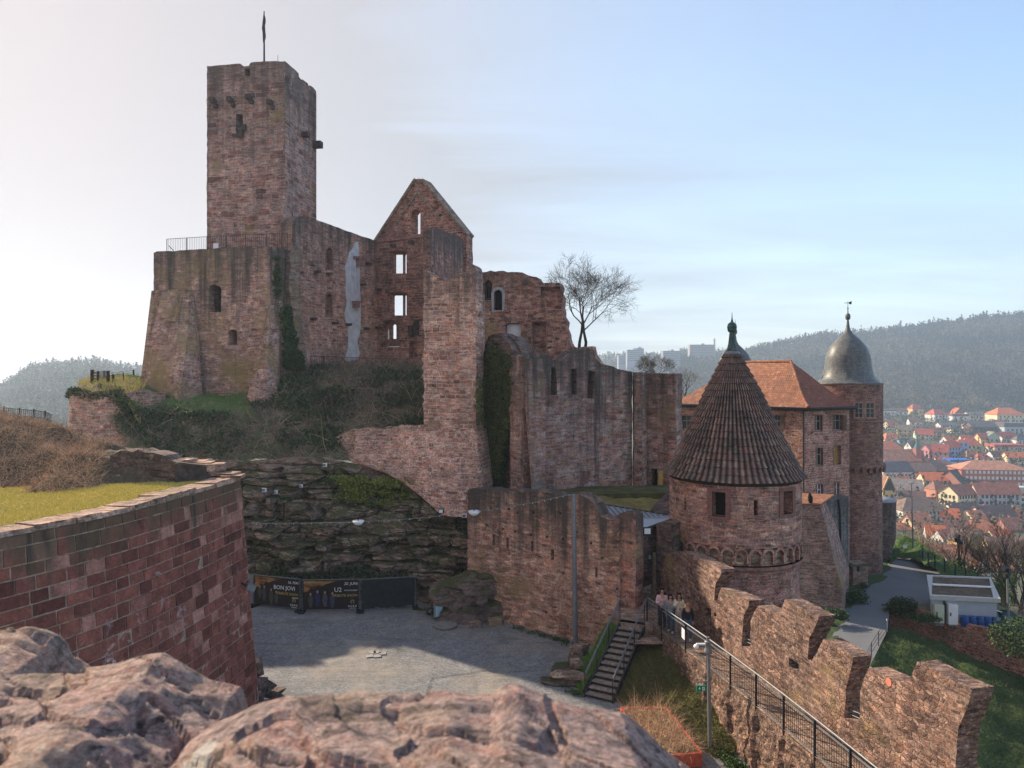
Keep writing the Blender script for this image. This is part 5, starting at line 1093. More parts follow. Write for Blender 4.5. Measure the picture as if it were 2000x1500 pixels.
out = [(1290, B), (1290, 1105), (1300, 1086), (1312, 1078), (1330, 1078), (1347, 1082), (1375, 1096), (1408, 1112), (1409, 1120), (1397, 1142), (1395, 1172), (1400, 1176), (1402, 1168), (1408, 1148), (1430, 1158), (1463, 1173), (1463, 1182), (1452, 1203), (1448, 1262), (1465, 1264), (1466, 1212), (1480, 1183), (1500, 1192), (1524, 1203), (1526, 1192), (1533, 1171), (1560, 1184), (1599, 1204), (1596, 1216), (1581, 1245), (1577, 1287), (1585, 1292), (1596, 1275), (1608, 1248), (1635, 1264), (1667, 1283), (1664, 1300), (1653, 1340), (1649, 1402), (1679, 1409), (1680, 1350), (1686, 1328), (1697, 1305), (1735, 1322), (1775, 1339), (1782, 1315), (1792, 1292), (1840, 1318), (1899, 1345), (1893, 1370), (1872, 1420), (1866, 1500), (1885, 1520), (1960, 1570), (2100, 1665), (2200, 1740), (2200, B)]
mb = MB(); slab(mb, cpl, out, .62, holes=[[(1541, 1301), (1560, 1316), (1560, 1296), (1541, 1284)]], niches=[[(1375, 1202), (1389, 1208), (1389, 1189), (1375, 1183)], [(1394, 1203), (1399, 1205), (1399, 1198), (1394, 1196)]], nd=.35, jag=.022, step=.2)
mb.build('wall', M['cren'], rmp)
for (a, b) in (((1448, 1252), (1466, 1262)), ((1448, 1246), (1466, 1255)), ((1649, 1395), (1679, 1408)), ((1649, 1386), (1679, 1398))): q = MB(); q.tube([cpl.p(*a, .15), cpl.p(*b, .15)], .018, 5); q.build('safety_bar', M['steel'], rmp)
q = MB(); p = cpl.p(1736, 1332, -.012); e = [p+cpl.d3*math.cos(t)*.11+Vector((0, 0, math.sin(t)*.12)) for t in [k*math.pi/7 for k in range(14)]]; q.poly(e, cpl.n*.02); q.build('red_disc', flat('salmon_disc', (.62, .22, .14), .8), rmp)
# railing with posts, handrail, toe rail, wire mesh
rl = thing('walkway_railing', (rx(25), 25, ZW-.6), 'long black mesh railing with grey handrail on the walkway edge', 'railing')
Yp = [32.55, 31.2, 29.15, 27.5, 25.85, 24.2, 22.6, 21.0, 19.4, 17.8, 16.2, 14.6, 13.0]
hr_ = MB(); tr_ = MB(); lowr = MB()
for a, b in zip(Yp[:-1], Yp[1:]):
    A = Vector((rx(a), a, ZW)); Bq = Vector((rx(b), b, ZW)); up = Vector((0, 0, 1.08))
    hr_.tube([A+up, Bq+up], .03, 8, smooth=True); tr_.beam(A+Vector((0, 0, .93)), Bq+Vector((0, 0, .93)), .04, .03); lowr.beam(A+Vector((0, 0, .06)), Bq+Vector((0, 0, .06)), .045, .035)
    m = MB(); n = int((b-a)/-.105)
    for k in range(1, n): p = A.lerp(Bq, k/n); m.beam(p+Vector((0, 0, .08)), p+Vector((0, 0, .93)), .011)
    for hz_ in (.22, .42, .62, .82): m.beam(A+Vector((0, 0, hz_)), Bq+Vector((0, 0, hz_)), .009)
    m.build('mesh_panel', M['iron'], rl)
for y in Yp:
    A = Vector((rx(y), y, ZW)); q = MB(); q.beam(A+Vector((-.03, 0, -.62)), A+Vector((-.03, 0, 1.05)), .065, .05); q.beam(A+Vector((-.03, 0, -.5)), A+Vector((.25, -.02, -.42)), .05); q.beam(A+Vector((-.03, 0, -.15)), A+Vector((.25, -.02, -.15)), .05); q.beam(A+Vector((.12, -.01, -.15)), A+Vector((.12, -.01, -.45)), .04); q.build('post', M['iron'], rl)
hr_.build('handrail', M['steel'], rl); tr_.build('upper_rail', M['pole'], rl); lowr.build('bottom_rail', M['steel'], rl)
q = MB(); a = Vector((rx(29.25)-.07, 29.25, ZW+.62)); q.box(a, (.02, .34, .40), .1); q.build('notice', M['white'], rl)
# stairs
st = thing('stairs', (4.1, 30, ZC), 'open tread staircase with grey metal handrails climbing from court to walkway', 'stairs')
TL, TR_, BL, BR = Vector((4.92, 32.45, ZW)), Vector((5.96, 32.0, ZW)), Vector((3.05, 29.75, ZC)), Vector((4.12, 29.15, ZC))
ns = 12
for i in range(ns):
    k = i/ns; a = BL.lerp(TL, k); b = BR.lerp(TR_, k); z = ZC+(ZW-ZC)*(i+1)/(ns+1); dv = (TL-BL).normalized()*.36; dv.z = 0; a.z = b.z = z
    q = MB(); q.poly([a, b, b+dv, a+dv], Vector((0, 0, -.055))); q.build('tread', M['tread'], st)
    q = MB(); q.poly([a+dv*.1+Vector((0, 0, -.058)), b+dv*.1+Vector((0, 0, -.058)), b+dv*.1+Vector((0, 0, -.165)), a+dv*.1+Vector((0, 0, -.165))], dv*.08); q.build('riser', M['wood_d'], st)
for a, b, nm in ((BL, TL, 0), (BR, TR_, 1)):
    q = MB(); q.beam(a+Vector((0, 0, .02)), b+Vector((0, 0, -.1)), .06, .24); q.build('stringer', M['steel_d'], st)
    q = MB(); up = Vector((0, 0, 1.05)); ext2 = (b-a).normalized(); ext2.z = 0
    q.tube([a+up+Vector((0, 0, -.08)), b+up, b+up+ext2*.25+Vector((0, 0, .02))]+([b+up+ext2*.6+Vector((.05, 0, .02)), b+Vector((.3, .65, .95))] if nm == 0 else [Vector((6.2, 32.6, ZW+1.08))]), .026, 8)
    q.tube([a+up+Vector((0, 0, -.18)), b+up+Vector((0, 0, -.1))], .018, 6); q.build('handrail', M['steel'], st)
    q = MB(); n = 22
    for k in range(1, n): p = a.lerp(b, k/n); q.beam(p+Vector((0, 0, .12)), p+Vector((0, 0, .95)), .012)
    q.build('bars', M['iron'], st)
    q = MB()
    for k in (0, .33, .66, 1): p = a.lerp(b, k); q.beam(p, p+Vector((0, 0, 1.02)), .04)
    q.build('post', M['steel_d'], st)
q = MB(); q.poly([TL+Vector((0, .05, 0)), TR_+Vector((0, .05, 0)), TR_+Vector((0, .05, -2.2)), TL+Vector((0, .05, -2.2))], Vector((.1, .3, 0))); q.build('support_wall', M['dark_stone'], st)
# grass banks beside the stairs
rows = [[Vector((5.9, 32.1, ZW-.5)), Vector((6.5, 32.0, ZW-.55)), Vector((7.3, 30, ZW-.6)), Vector((7.9, 27.5, ZW-1.1)), Vector((8.2, 25.5, ZC+.2))], [Vector((5.0, 30.9, ZC+1.0)), Vector((5.8, 29.8, ZC+.9)), Vector((6.6, 28.2, ZC+.7)), Vector((7.3, 26.2, ZC+.3)), Vector((7.6, 25, ZC+.04))], [Vector((4.2, 29.4, ZC+.02)), Vector((4.8, 28.6, ZC+.05)), Vector((5.6, 27.6, ZC+.05)), Vector((6.6, 26.2, ZC+.02)), Vector((7.1, 25, ZC))]]
mb = MB(); _, BK = loft(mb, rows, 50, 34, .14, 1.2); mb.build('grass_bank', M['turf_d'], kind='structure')
rows = [[Vector((4.6, 33.6, ZW-.25)), Vector((4.85, 32.6, ZW-.3))], [Vector((3.6, 32.6, ZC+.75)), Vector((3.9, 31.2, ZC+.9))], [Vector((2.5, 31.9, ZC+.02)), Vector((2.9, 29.9, ZC+.05))]]
mb = MB(); _, BK2 = loft(mb, rows, 24, 24, .15, 1.2); mb.build('grass_bank', M['turf_d'], kind='structure')
q = MB(); rng_ = random.Random(3)
sb = thing('rock_steps', (2.4, 31.3, ZC), 'rough flat rock slabs stacked at the left foot of the stairs', 'rocks')
for (x, y, z, sx, sy, sz) in ((2.45, 30.9, .42, 1.9, .9, .16), (2.5, 31.0, .2, 1.6, .8, .3), (2.2, 31.9, .35, 1.0, .8, .25), (2.9, 31.7, .6, .8, .7, .3), (1.6, 31.0, .1, .9, .7, .2), (2.9, 32.7, .8, .8, .7, .45), (3.3, 33.8, .45, .9, .6, .6), (3.0, 33.4, .3, .8, .7, .5)):
    q = MB(); q.hull([Vector((x, y, ZC+z))+Vector((rng_.uniform(-1, 1)*sx/2, rng_.uniform(-1, 1)*sy/2, rng_.choice((-1, 1))*sz/2*rng_.uniform(.8, 1))) for _ in range(22)]); q.build('slab', M['boulder'] if z < .4 else M['lower'], sb)
# planter
pt = thing('planter', (5.4, 26.2, ZC), 'long red planter box full of dry twiggy plants', 'planter')
pa, pb, pc, pd_ = Vector((4.25, 27.75, 0)), Vector((6.0, 27.75, 0)), Vector((6.5, 24.4, 0)), Vector((4.7, 24.2, 0))
loop_ = [pa, pb, pc, pd_]
for a, b in zip(loop_, loop_[1:]+loop_[:1]):
    q = MB(); q.beam(a+Vector((0, 0, ZC+.27)), b+Vector((0, 0, ZC+.27)), .07, .46, up=(0, 0, 1)); q.build('side_board', M['red'], pt)
q = MB(); q.poly([v+Vector((0, 0, ZC+.42)) for v in loop_], Vector((0, 0, -.1))); q.build('soil', M['slope'], pt)
# grey pole with cable of festoon lamps
po = thing('tall_pole', PZ(1125, 1262, ZC), 'tall grey mast carrying the festoon cable in front of the loophole wall', 'pole')
pb_ = PZ(1124, 1262, ZC); ptop = Vector((pb_.x-.1, pb_.y, (HY-966)/F*pb_.y)); q = MB(); q.tube([pb_, pb_.lerp(ptop, .03), ptop], [.14, .13, .105], 14); q.build('mast', M['pole'], po)
q = MB(); q.tube([pb_, pb_+Vector((0, 0, .18))], .19, 12, smooth=False); q.build('base_collar', M['iron'], po); q = MB(); q.beam(ptop+Vector((-.25, 0, -.05)), ptop+Vector((.1, 0, .02)), .06); q.build('cable_arm', M['pole'], po)
cb = thing('festoon_cable', P(800, 1020, 38), 'thin light cable strung across the court from the tall grey mast', 'cable')
cp_ = [ptop+Vector((-.2, 0, 0)), P(1040, 982, 36.3), P(938, 998, 37.5), P(820, 1012, 38.3), P(700, 1020, 38.8), P(590, 1022, 38), P(480, 1023, 33.5)]
q = MB(); q.tube(cp_, .021, 5); q.build('cable', M['steel'], cb)
q = MB()
for a, b in zip(cp_[:-1], cp_[1:]):
    for k in range(6): q.box(a.lerp(b, k/6)+Vector((0, 0, -.03)), (.03, .03, .05))
q.build('bulbs', M['white'], cb)
q = MB(); q.tube([P(476, 938, 30), P(540, 926, 38), P(600, 914, 44.6)], .012, 5); q.tube([P(590, 955, 44), P(515, 986, 43.5)], .012, 5); q.build('slope_cable', M['steel'], label='thin pale cables running across the slope left of the pink pier', cat='cable')
for (x, y, Y, lab) in ((700, 1019, 38.8, 'white half-bowl lamp hanging at mid cable in front of the rock face'), (926, 1000, 37.6, 'white half-bowl lamp on the cable at the left end of the loophole wall')):
    t = thing('hanging_lamp', P(x, y+8, Y), lab, 'lamp', 'lamps on the festoon cable'); q = MB(); c = P(x, y-2, Y); q.lathe(c, [(0.001, -.26), (.16, -.22), (.27, -.12), (.32, 0), (.30, .0), (0.001, .01)], 16); q.build('shade', M['white'], t); q = MB(); q.tube([c, c+Vector((0, 0, .12))], .03, 5); q.build('hanger', M['iron'], t)
for (x, y, Y, w, lab) in ((634.5, 908, 44.3, .26, 'small white box on the slope above the rock face'), (516, 957, 43.4, .26, 'white floodlight box on the rock face near the curved wall'), (539, 961, 43.3, .2, 'smaller white box right of its twin on the rock face'), (588, 949, 43.6, .2, 'tiny grey box at the cable end on the rock face'), (862, 998, 41.2, .3, 'dark floodlight on the ledge below the pink pier'), (907, 1007, 40.9, .26, 'round floodlight beside the left end of the loophole wall')):
    t = thing('floodlight', P(x, y+4, Y), lab, 'floodlight', 'floodlights'); q = MB(); q.box(P(x, y, Y), (w, .15, w*.85), .2); q.build('housing', M['white'] if w < .3 else M['steel_d'], t); q = MB(); q.box(P(x, y, Y)+Vector((-.02, -.085, 0)), (w*.7, .02, w*.6), .2); q.build('lens', M['white'] if w >= .3 else M['steel'], t); q = MB(); q.beam(P(x, y, Y), P(x, y+3, Y)+Vector((0, .8, 0)), .04); q.build('bracket', M['iron'], t)
# fence panels with banners
def panel(pxa, ya, pxb, yb, ht, name, lab, mat):
    a = PZ(pxa, ya, ZC+.12); b = PZ(pxb, yb, ZC+.12); t = thing(name, (a+b)/2, lab, 'fence panel', 'site fence panels in front of the rock face'); up = Vector((0, 0, ht))
    q = MB(); q.tube([a, a+up, b+up, b], .028, 6); q.tube([a+Vector((0, 0, .06)), b+Vector((0, 0, .06))], .025, 6); q.build('frame', M['steel'], t)
    d = (b-a).normalized(); n = Vector((d.y, -d.x, 0)); n = -n if n.y > 0 else n
    pts = []; nu, nv = 30, 12
    for j in range(nv+1):
        for i in range(nu+1):
            u, v = i/nu, j/nv; p = a.lerp(b, .02+.96*u)+Vector((0, 0, .05+(ht-.08)*v)); p += n*(.03+(.03*N3(u*5, v*4)+.012*math.sin(u*40+v*9) if 'dark' in name or mat is M['tarp'] else .006*N3(u*4, v*3)))
            pts.append(p)
    q = MB(); q.grid(pts, nu+1, nv+1); o = q.build('cover', mat, t)
    for e in (a, b):
        q = MB(); q.box(e+Vector((0, 0, -.06)), (.3, .65, .12), math.atan2(d.y, d.x)); q.build('foot', M['iron'], t)
    return t, a, b, d, n, ht
M['tarp'] = flat('black_tarpaulin', (.018, .022, .024), .6, .25, 4); M['ban'] = flat('banner_black', (.018, .012, .014), .5, .1, 2); M['gold'] = flat('banner_gold', (.55, .36, .09), .5, .05); M['skin'] = flat('skin', (.45, .25, .18), .7, .08, 9); M['bwhite'] = flat('banner_white', (.75, .74, .72), .5, .04)
kp = NT('banner_cloud'); pk = kp.pos(); kp.col(kp.ramp(kp.noise(kp.scale(pk, (1, 1, 3)), 1.6, 5, .6), [(.35, (.07, .03, .018)), (.55, (.32, .15, .05)), (.7, (.48, .28, .12))])); M['cloud'] = kp.m
def banner(t, a, b, d, n, ht, date, band, sub, small, people, tiny=None):
    L = (b-a).length; RM = Matrix((d, Vector((0, 0, 1)), n)).transposed(); D = lambda u, v, o=.045: a+d*(u*L)+Vector((0, 0, v*ht))+n*o
    q = MB(); q.poly([D(.03, .96, .038), D(.62, .96, .038), D(.42, .86, .038), D(.33, .78, .038), D(.28, .83, .038), D(.22, .70, .038), D(.16, .74, .038), D(.10, .62, .038), D(.03, .60, .038)], n*.004); q.build('sky_print', M['cloud'], t)
    for (u, v, h) in people:
        q = MB(); q.poly([D(u-.035, v-.05), D(u-.045, v-h*.4), D(u-.02, v-h), D(u+.025, v-h), D(u+.045, v-h*.4), D(u+.035, v-.05), D(u, v-.02)], n*.003); q.build('printed_body', flat('print_dark_'+str(len(bpy.data.materials)), (random.uniform(.03, .09),)*2+(random.uniform(.04, .12),), .5, .3, 9), t)
        q = MB(); q.poly([D(u+.017*math.cos(k), v+.03+.05*math.sin(k), .048) for k in [i*math.pi/5 for i in range(10)]], n*.003); q.build('printed_face', M['skin'], t)
    text(date, .22, D(.97, .86), RM, M['bwhite'], t, align='RIGHT', shear=.2); text(band[0], band[1], D(band[2], .66), RM, M['bwhite'], t, align='LEFT')
    text(sub, .20, D(.97, .47), RM, M['gold'], t, align='RIGHT', shear=.2)
    if small: text(small, .10, D(.97, small_v, .045) if False else D(.97, .36 if tiny is None else .64), RM, M['bwhite'], t, align='RIGHT')
    q = MB()
    for r0 in (.10, .06):
        c = D(.88, .26); pts = [c+d*(r0*math.cos(k))+Vector((0, 0, r0*1.2*math.sin(k))) for k in [R(-50+i*28) for i in range(11)]]; q.tube(pts, .012, 4)
    q.build('ring_emblem', M['gold'], t)
    text('B U R G', .14, D(.88, .12), RM, M['bwhite'], t); text('WERTHEIM', .07, D(.88, .05), RM, M['bwhite'], t)
M['ban2'] = M['ban']
t0_ = panel(479.5, 1176, 494, 1180, 1.72, 'fence_panel', 'narrow end of a banner fence panel beside the curved red wall', M['pole'])
p1 = panel(496, 1180, 586, 1190, 1.72, 'fence_panel', 'concert banner fence panel dated 16. Mai', M['ban']); banner(*p1, '16. MAI', ('BON JOVI', .33, .44), 'TRIBUTE SHOW', 'BOUNCE', [(.14, .60, .34), (.24, .60, .44), (.39, .53, .46), (.50, .47, .36)])
p2 = panel(590, 1192, 702, 1190, 1.72, 'fence_panel', 'concert banner fence panel dated 20. Juni', M['ban']); banner(*p2, '20. JUNI', ('U2', .36, .56), 'TRIBUTE SHOW', 'ACHTUNG BABY', [(.15, .50, .40), (.27, .58, .45), (.40, .55, .44), (.53, .52, .45)], tiny=1)
panel(705, 1191, 811, 1184, 1.72, 'fence_panel', 'site fence panel covered with plain black tarpaulin', M['tarp'])
q = MB(); q.poly([P(702, 1127, 42.3), P(712, 1127, 42.3), P(719, 1134, 42), P(703, 1134, 42)], Vector((0, .3, 0))); q.build('white_bag', M['white'], label='white plastic sack lying just behind the fence between banners and tarpaulin', cat='sack')
# wheelbarrow leaning on the boulder
wb = thing('wheelbarrow', PZ(856, 1212, ZC), 'pale blue wheelbarrow tipped up against the dark boulder', 'wheelbarrow')
o = PZ(848, 1208, ZC); q = MB(); q.hull([o+Vector(v)*1.25 for v in ((-.05, 0, .05), (.28, .1, .0), (.45, .2, .75), (-.05, .15, .80), (.12, -.32, .15), (.35, -.2, .2), (.42, -.15, .6), (.08, -.25, .62))]); q.build('tray', flat('blue_metal_tray', (.30, .42, .50), .35, .15, 5, metal=.4), wb)
q = MB(); c = o+Vector((-.22, -.05, .42)); pts = [c+Vector((math.cos(k)*.17, .08*math.cos(k), math.sin(k)*.17)) for k in [i*math.pi/8 for i in range(17)]]; q.tube(pts, .045, 6); w = q.build('wheel', M['iron'], wb); q = MB(); q.tube([c+Vector((-.02, -.05, 0)), c+Vector((.02, .05, 0))], .07, 8); q.build('rim', M['steel'], w)
q = MB(); q.tube([c, o+Vector((.1, .1, .7)), o+Vector((-.05, .25, 1.05))], .018, 5); q.tube([c, o+Vector((.35, .2, .75)), o+Vector((.5, .3, .95))], .018, 5); q.tube([o+Vector((-.05, .1, .0)), o+Vector((-.2, .3, .75))], .018, 5); q.build('handle', M['steel_d'], wb)
# lamp post with exit sign
lp = thing('lamp_post', PZ(1387, 1463, ZC), 'slim grey lamp post with bell shaped collar below the walkway railing', 'lamp post')
b0 = PZ(1387, 1463, ZC); tp = Vector((b0.x-.08, b0.y, (HY-1244)/F*b0.y)); q = MB(); q.tube([b0-Vector((0, 0, .2)), b0.lerp(tp, .5), tp], [.075, .065, .055], 12); q.build('shaft', M['pole'], lp)
q = MB(); z1 = (HY-1275)/F*b0.y; q.lathe((tp.x, tp.y, z1), [(.06, -.02), (.16, 0), (.15, .07), (.10, .16), (.09, .34), (.12, .36), (.12, .42), (.07, .44)], 16); q.build('collar', M['steel'], lp)
q = MB(); q.lathe((tp.x-.42, tp.y, (HY-1262)/F*b0.y), [(0.001, .07), (.08, .04), (.10, -.02), (.07, -.08), (0.001, -.1)], 12); q.beam((tp.x-.42, tp.y, (HY-1258)/F*b0.y), (tp.x, tp.y, (HY-1258)/F*b0.y), .06); q.build('camera_dome', M['white'], lp)
sg_ = thing('exit_sign', P(1369, 1352, b0.y-.05), 'green exit sign hanging from the slim lamp post below the walkway', 'sign')
q = MB(); ym = b0.y-.05; q.beam(P(1359, 1331.5, ym), P(1383, 1331, ym), .04); q.beam(P(1362, 1331, ym), P(1362, 1338, ym), .02); q.beam(P(1376, 1331, ym), P(1376, 1338, ym), .02); q.build('arm', M['steel'], sg_)
q = MB(); q.box(P(1369.5, 1344.5, ym), (.34, .05, .21)); q.build('panel', bpy.data.materials['exit_green'], sg_); exit_marks(P(1369.5, 1344.5, ym), .34, sg_)
# ================================================================ right side below the rampart
ZR = -18.8
def road_z(x, y): return ZR
lft = [PZ(1560, 1420, -18.8), PZ(1600, 1300, -18.8), PZ(1640, 1210, -18.8), PZ(1660, 1160, -18.8), PZ(1700, 1143, -18.8), PZ(1722, 1128, -18.8), PZ(1733, 1098, -18.8), PZ(1755, 1089, -18.8)]
rgt = [PZ(1690, 1420, -18.8), PZ(1690, 1320, -18.8), PZ(1734, 1230, -18.8), PZ(1738, 1180, -18.8), PZ(1822, 1182, -18.8), PZ(1838, 1145, -18.8), PZ(1835, 1115, -18.8), PZ(1790, 1091, -18.8)]
mb = MB(); loft(mb, [lft, rgt], 30, 14, 0); mb.build('road', M['asphalt'], kind='structure')
n = len(lft)
rows = [[p+Vector((-18, -4, -.3)) for p in lft], [p+Vector((-2.5, 0, .25)) for p in lft], [p+Vector((-.4, 0, .03)) for p in lft], [p+Vector((.6, 0, -.03)) for p in lft]]
mb = MB(); loft(mb, rows, 50, 16, .14, .8); mb.build('verge', M['turf'], kind='structure')
# platform with grass under the building, bank beyond it
zz = ZR-.03
mb = MB(); mb.grid([Vector((20+i*2.5, 42+j*2.2, zz-.12*max(0, (20+i*2.5)-44)**1.3*.25+.05*N3(i*.7, j*.7))) for j in range(17) for i in range(18) ], 18, 17); 
plat = [(p.x, p.y) for p in mb.v]
mb = MB(); pts = []
def wallx(y): return None
Wa, Wb = PZ(1735, 1178, -18.55), PZ(2040, 1262, -18.55)
nd_ = Vector((Wb.x-Wa.x, Wb.y-Wa.y, 0)); 
for j in range(18):
    for i in range(26):
        f = i/25; base = Wa+nd_*(f*1.6); k = j/17; p = base+Vector((.0, 1, 0))*(k*26)+Vector((0, .3, 0)); p.z = ZR-.03-.00*i+(.9*max(0, k-.55)*(1 if f < .15 else 0))
        edge = PZ(1835, 1115, ZR)
        if p.y > 60+ (p.x-36)*-.55+4: p.z -= (p.y-(64+(p.x-36)*-.55))*.75
        pts.append(p)
mb.grid(pts, 26, 18); mb.build('platform_ground', M['slope'], kind='structure')
rwl = thing('garden_retaining_wall', Wa+Vector((0, 0, -2)), 'mossy rubble retaining wall below the small grey building', 'wall')
mb = MB(); pts = []
for j in range(12):
    for i in range(80):
        f = i/79; base = Wa+nd_*(f*1.3); k = j/11; z = -18.45+.15*N3(base.x*.9, 0)-k*(1.9+1.6*f); pts.append(Vector((base.x, base.y-.25*k+.15*fbm(base.x, z*2, 0), z)))
mb.grid(pts, 80, 12, False); pts = [Vector((p.x, p.y+(.0 if q_ == 0 else .55), p.z+.02)) for q_ in (0, 1) for p in pts[:80]]; mb.grid(pts, 80, 2, False); mb.build('wall_face', M['gable'], rwl)
rows = [[PZ(1690, 1420, -19.0), PZ(1692, 1318, -18.85), PZ(1722, 1255, -18.9), PZ(1736, 1232, -19.2), P(1740, 1225, 54.3)],
        [P(1740, 1500, 40), P(1760, 1400, 43), P(1780, 1320, 47), P(1800, 1270, 50.5), P(1820, 1248, 52.5)],
        [P(1900, 1600, 36), P(1900, 1480, 39), P(1900, 1400, 43), P(1910, 1330, 47.5), P(1920, 1290, 50.6)],
        [P(2150, 1700, 36), P(2120, 1550, 39), P(2100, 1470, 43), P(2080, 1400, 46), P(2060, 1345, 49.5)]]
mb = MB(); _, GS = loft(mb, rows, 50, 50, .3, .6); mb.build('grass_slope', M['turf'], kind='structure')
q = MB(); q.box(P(1697, 1325, 44), (.8, .7, 1.1), .2); q.build('stone_block', M['lower'], label='mossy low stone pillar beside the lower bend of the road', cat='pillar')
# small utility building
ub = thing('utility_building', P(1880, 1215, 55), 'small grey flat roofed utility building with planted roof', 'building')
u0, u1, u2, u3 = PZ(1822, 1205, ZR), PZ(1941, 1228, ZR), PZ(1925, 1190, ZR), PZ(1815, 1175, ZR)
def top(v, z): return Vector((v.x, v.y, z))
f0 = PZ(1824, 1152, -16.55); h_ = -16.6
A0 = Vector((31.9, 54.2, ZR)); dA = Vector((4.5, -.75, 0)); dB = Vector((3.1, 5.4, 0)); dA2 = dA
q = MB(); q.poly([A0, A0+dA2, A0+dA2+dB, A0+dB], Vector((0, 0, 1.85))); q.build('wall', flat('pale_blue_render', (.36, .39, .44), .8, .06, 1), ub)
q = MB(); e = .18
o_ = [A0+Vector((-e, -e, 2.3)), A0+dA2+Vector((e, -e, 2.3)), A0+dA2+dB+Vector((e, e, 2.3)), A0+dB+Vector((-e, e, 2.3))]; i_ = [A0+Vector((.15, .15, 2.3)), A0+dA2+Vector((-.15, .15, 2.3)), A0+dA2+dB+Vector((-.15, -.15, 2.3)), A0+dB+Vector((.15, -.15, 2.3))]
q.poly([v-Vector((0, 0, .45)) for v in o_], Vector((0, 0, .30)), [[v-Vector((0, 0, .45)) for v in i_]]); q.build('parapet', flat('pale_metal_trim', (.45, .44, .43), .6, .1, 3), ub)
q = MB(); _, UR = loft(q, [[i_[0]+Vector((0, 0, -.25)), i_[1]+Vector((0, 0, -.25))], [i_[3]+Vector((0, 0, -.25)), i_[2]+Vector((0, 0, -.25))]], 14, 10, .05, 3); q.build('roof_planting', M['brown'], ub)
q = MB(); m0 = (i_[0]+i_[3])/2; m1 = (i_[1]+i_[2])/2; q.beam(m0+Vector((0, 0, -.13)), m1+Vector((0, 0, -.13)), .22, .1); q.build('roof_rail', M['white'], ub)
q = MB(); q.beam(A0+dA2+Vector((.05, .8, 1.1)), A0+dA2+Vector((.75, .9, .9)), .7, .05); q.build('side_awning', M['white'], ub)
for k, (f, c, lab) in enumerate(((.09, (.50, .52, .42), 'pale greenish electrical cabinet at the left corner of the grey building'), (.30, (.72, .73, .76), 'white electrical cabinet on the front of the grey building'))):
    t = thing('electrical_cabinet', A0+dA*f+Vector((0, -.2, 0)), lab, 'cabinet'); p = A0+dA*f+Vector((0, -.24, .85)); an_ = math.atan2(dA.y, dA.x)
    q = MB(); q.box(p, (.66, .36, 1.5 if k else 1.35), an_); q.build('housing', flat('cabinet_%s' % ('white' if k else 'green'), c, .5, .04), t); q = MB(); q.box(p+Vector((-.24, -.20, .05)), (.06, .04, .24), an_); q.build('handle', M['iron'], t); q = MB(); q.box(p+Vector((0, 0, -.8)), (.6, .3, .2), an_); q.build('plinth', M['pole'], t)
q = MB(); q.box(A0+dA*.2+Vector((0, -.1, .9)), (.12, .1, 1.7)); q.build('pipe', M['steel_d'], ub)
M['barrel'] = flat('blue_plastic', (.02, .07, .24), .45, .15, 4)
def barrel(x, y, z, s, lab):
    t = thing('barrel', (x, y, z), lab, 'barrel', 'blue plastic barrels by the grey building'); q = MB(); q.lathe((x, y, z), [(.001, 0), (.25*s, 0), (.29*s, .12*s), (.30*s, .35*s), (.29*s, .6*s), (.24*s, .72*s), (.23*s, .76*s), (.001, .76*s)], 16); q.build('drum', M['barrel'], t)
    q = MB(); q.lathe((x, y, z+.74*s), [(.26*s, 0), (.26*s, .05*s), (.001, .06*s)], 16); q.build('lid', flat('blue_lid', (.03, .09, .28), .45) if 'blue_lid' not in bpy.data.materials else bpy.data.materials['blue_lid'], t)
nm_ = ['leftmost blue barrel beside the white cabinet', 'second blue barrel from the left at the grey building', 'middle blue barrel of the row at the grey building', 'fourth brighter blue barrel in the row at the building', 'fifth blue barrel ending the row against the building']
for i in range(5):
    p = A0+dA*(.465+.115*i)+Vector((0, -.42, 0)); barrel(p.x, p.y, ZR, 1.0, nm_[i])
p = A0+dA+Vector((.65, -.1, 0)); barrel(p.x, p.y, ZR-.1, 1.15, 'single larger blue barrel standing apart right of the grey building')
q = MB(); a = A0+dA+Vector((1.3, .6, 0)); q.hull([a+Vector(v) for v in ((-.5, 0, .0), (.5, 0, 0), (.55, .4, .9), (-.7, .3, .95), (-.6, -.4, .7), (.6, -.4, .6), (0, 0, 1.1))]); q.build('covered_heap', flat('dark_green_sheet', (.03, .07, .045), .7, .3, 3), label='dark green covered heap right of the grey building', cat='heap')
lp2 = thing('lamp_post', PZ(1971, 1232, ZR), 'grey lamp post with dark spotlights right of the grey building', 'lamp post')
b = PZ(1970, 1228, ZR); q = MB(); q.tube([b, b+Vector((-.1, 0, 4.1))], [.09, .07], 10); q.build('shaft', M['steel_d'] if 0 else M['pole'], lp2)
q = MB(); c = b+Vector((-.1, 0, 4.1)); q.box(c+Vector((-.15, 0, .35)), (.4, .3, .3), .3, .4); q.box(c+Vector((.1, 0, .1)), (.3, .3, .25), .3, -.4); q.box(c+Vector((-.1, 0, -.15)), (.25, .25, .3)); q.build('spotlights', M['iron'], lp2)
lp3 = thing('lamp_post', PZ(1783, 1066, -17.2), 'tall thin lamp mast in front of the town by the green bank', 'lamp post')
b = P(1783.5, 1070, 72); q = MB(); q.tube([b, P(1780, 946, 72)], [.08, .05], 8); q.build('shaft', M['pole'], lp3); q = MB(); q.beam(P(1776, 945, 72), P(1785, 943, 72), .12, .08); q.build('lamp_head', M['pole'], lp3)
lp4 = thing('lamp_post', P(1874, 1110, 70), 'dark mast with black spotlights among the bare trees', 'lamp post')
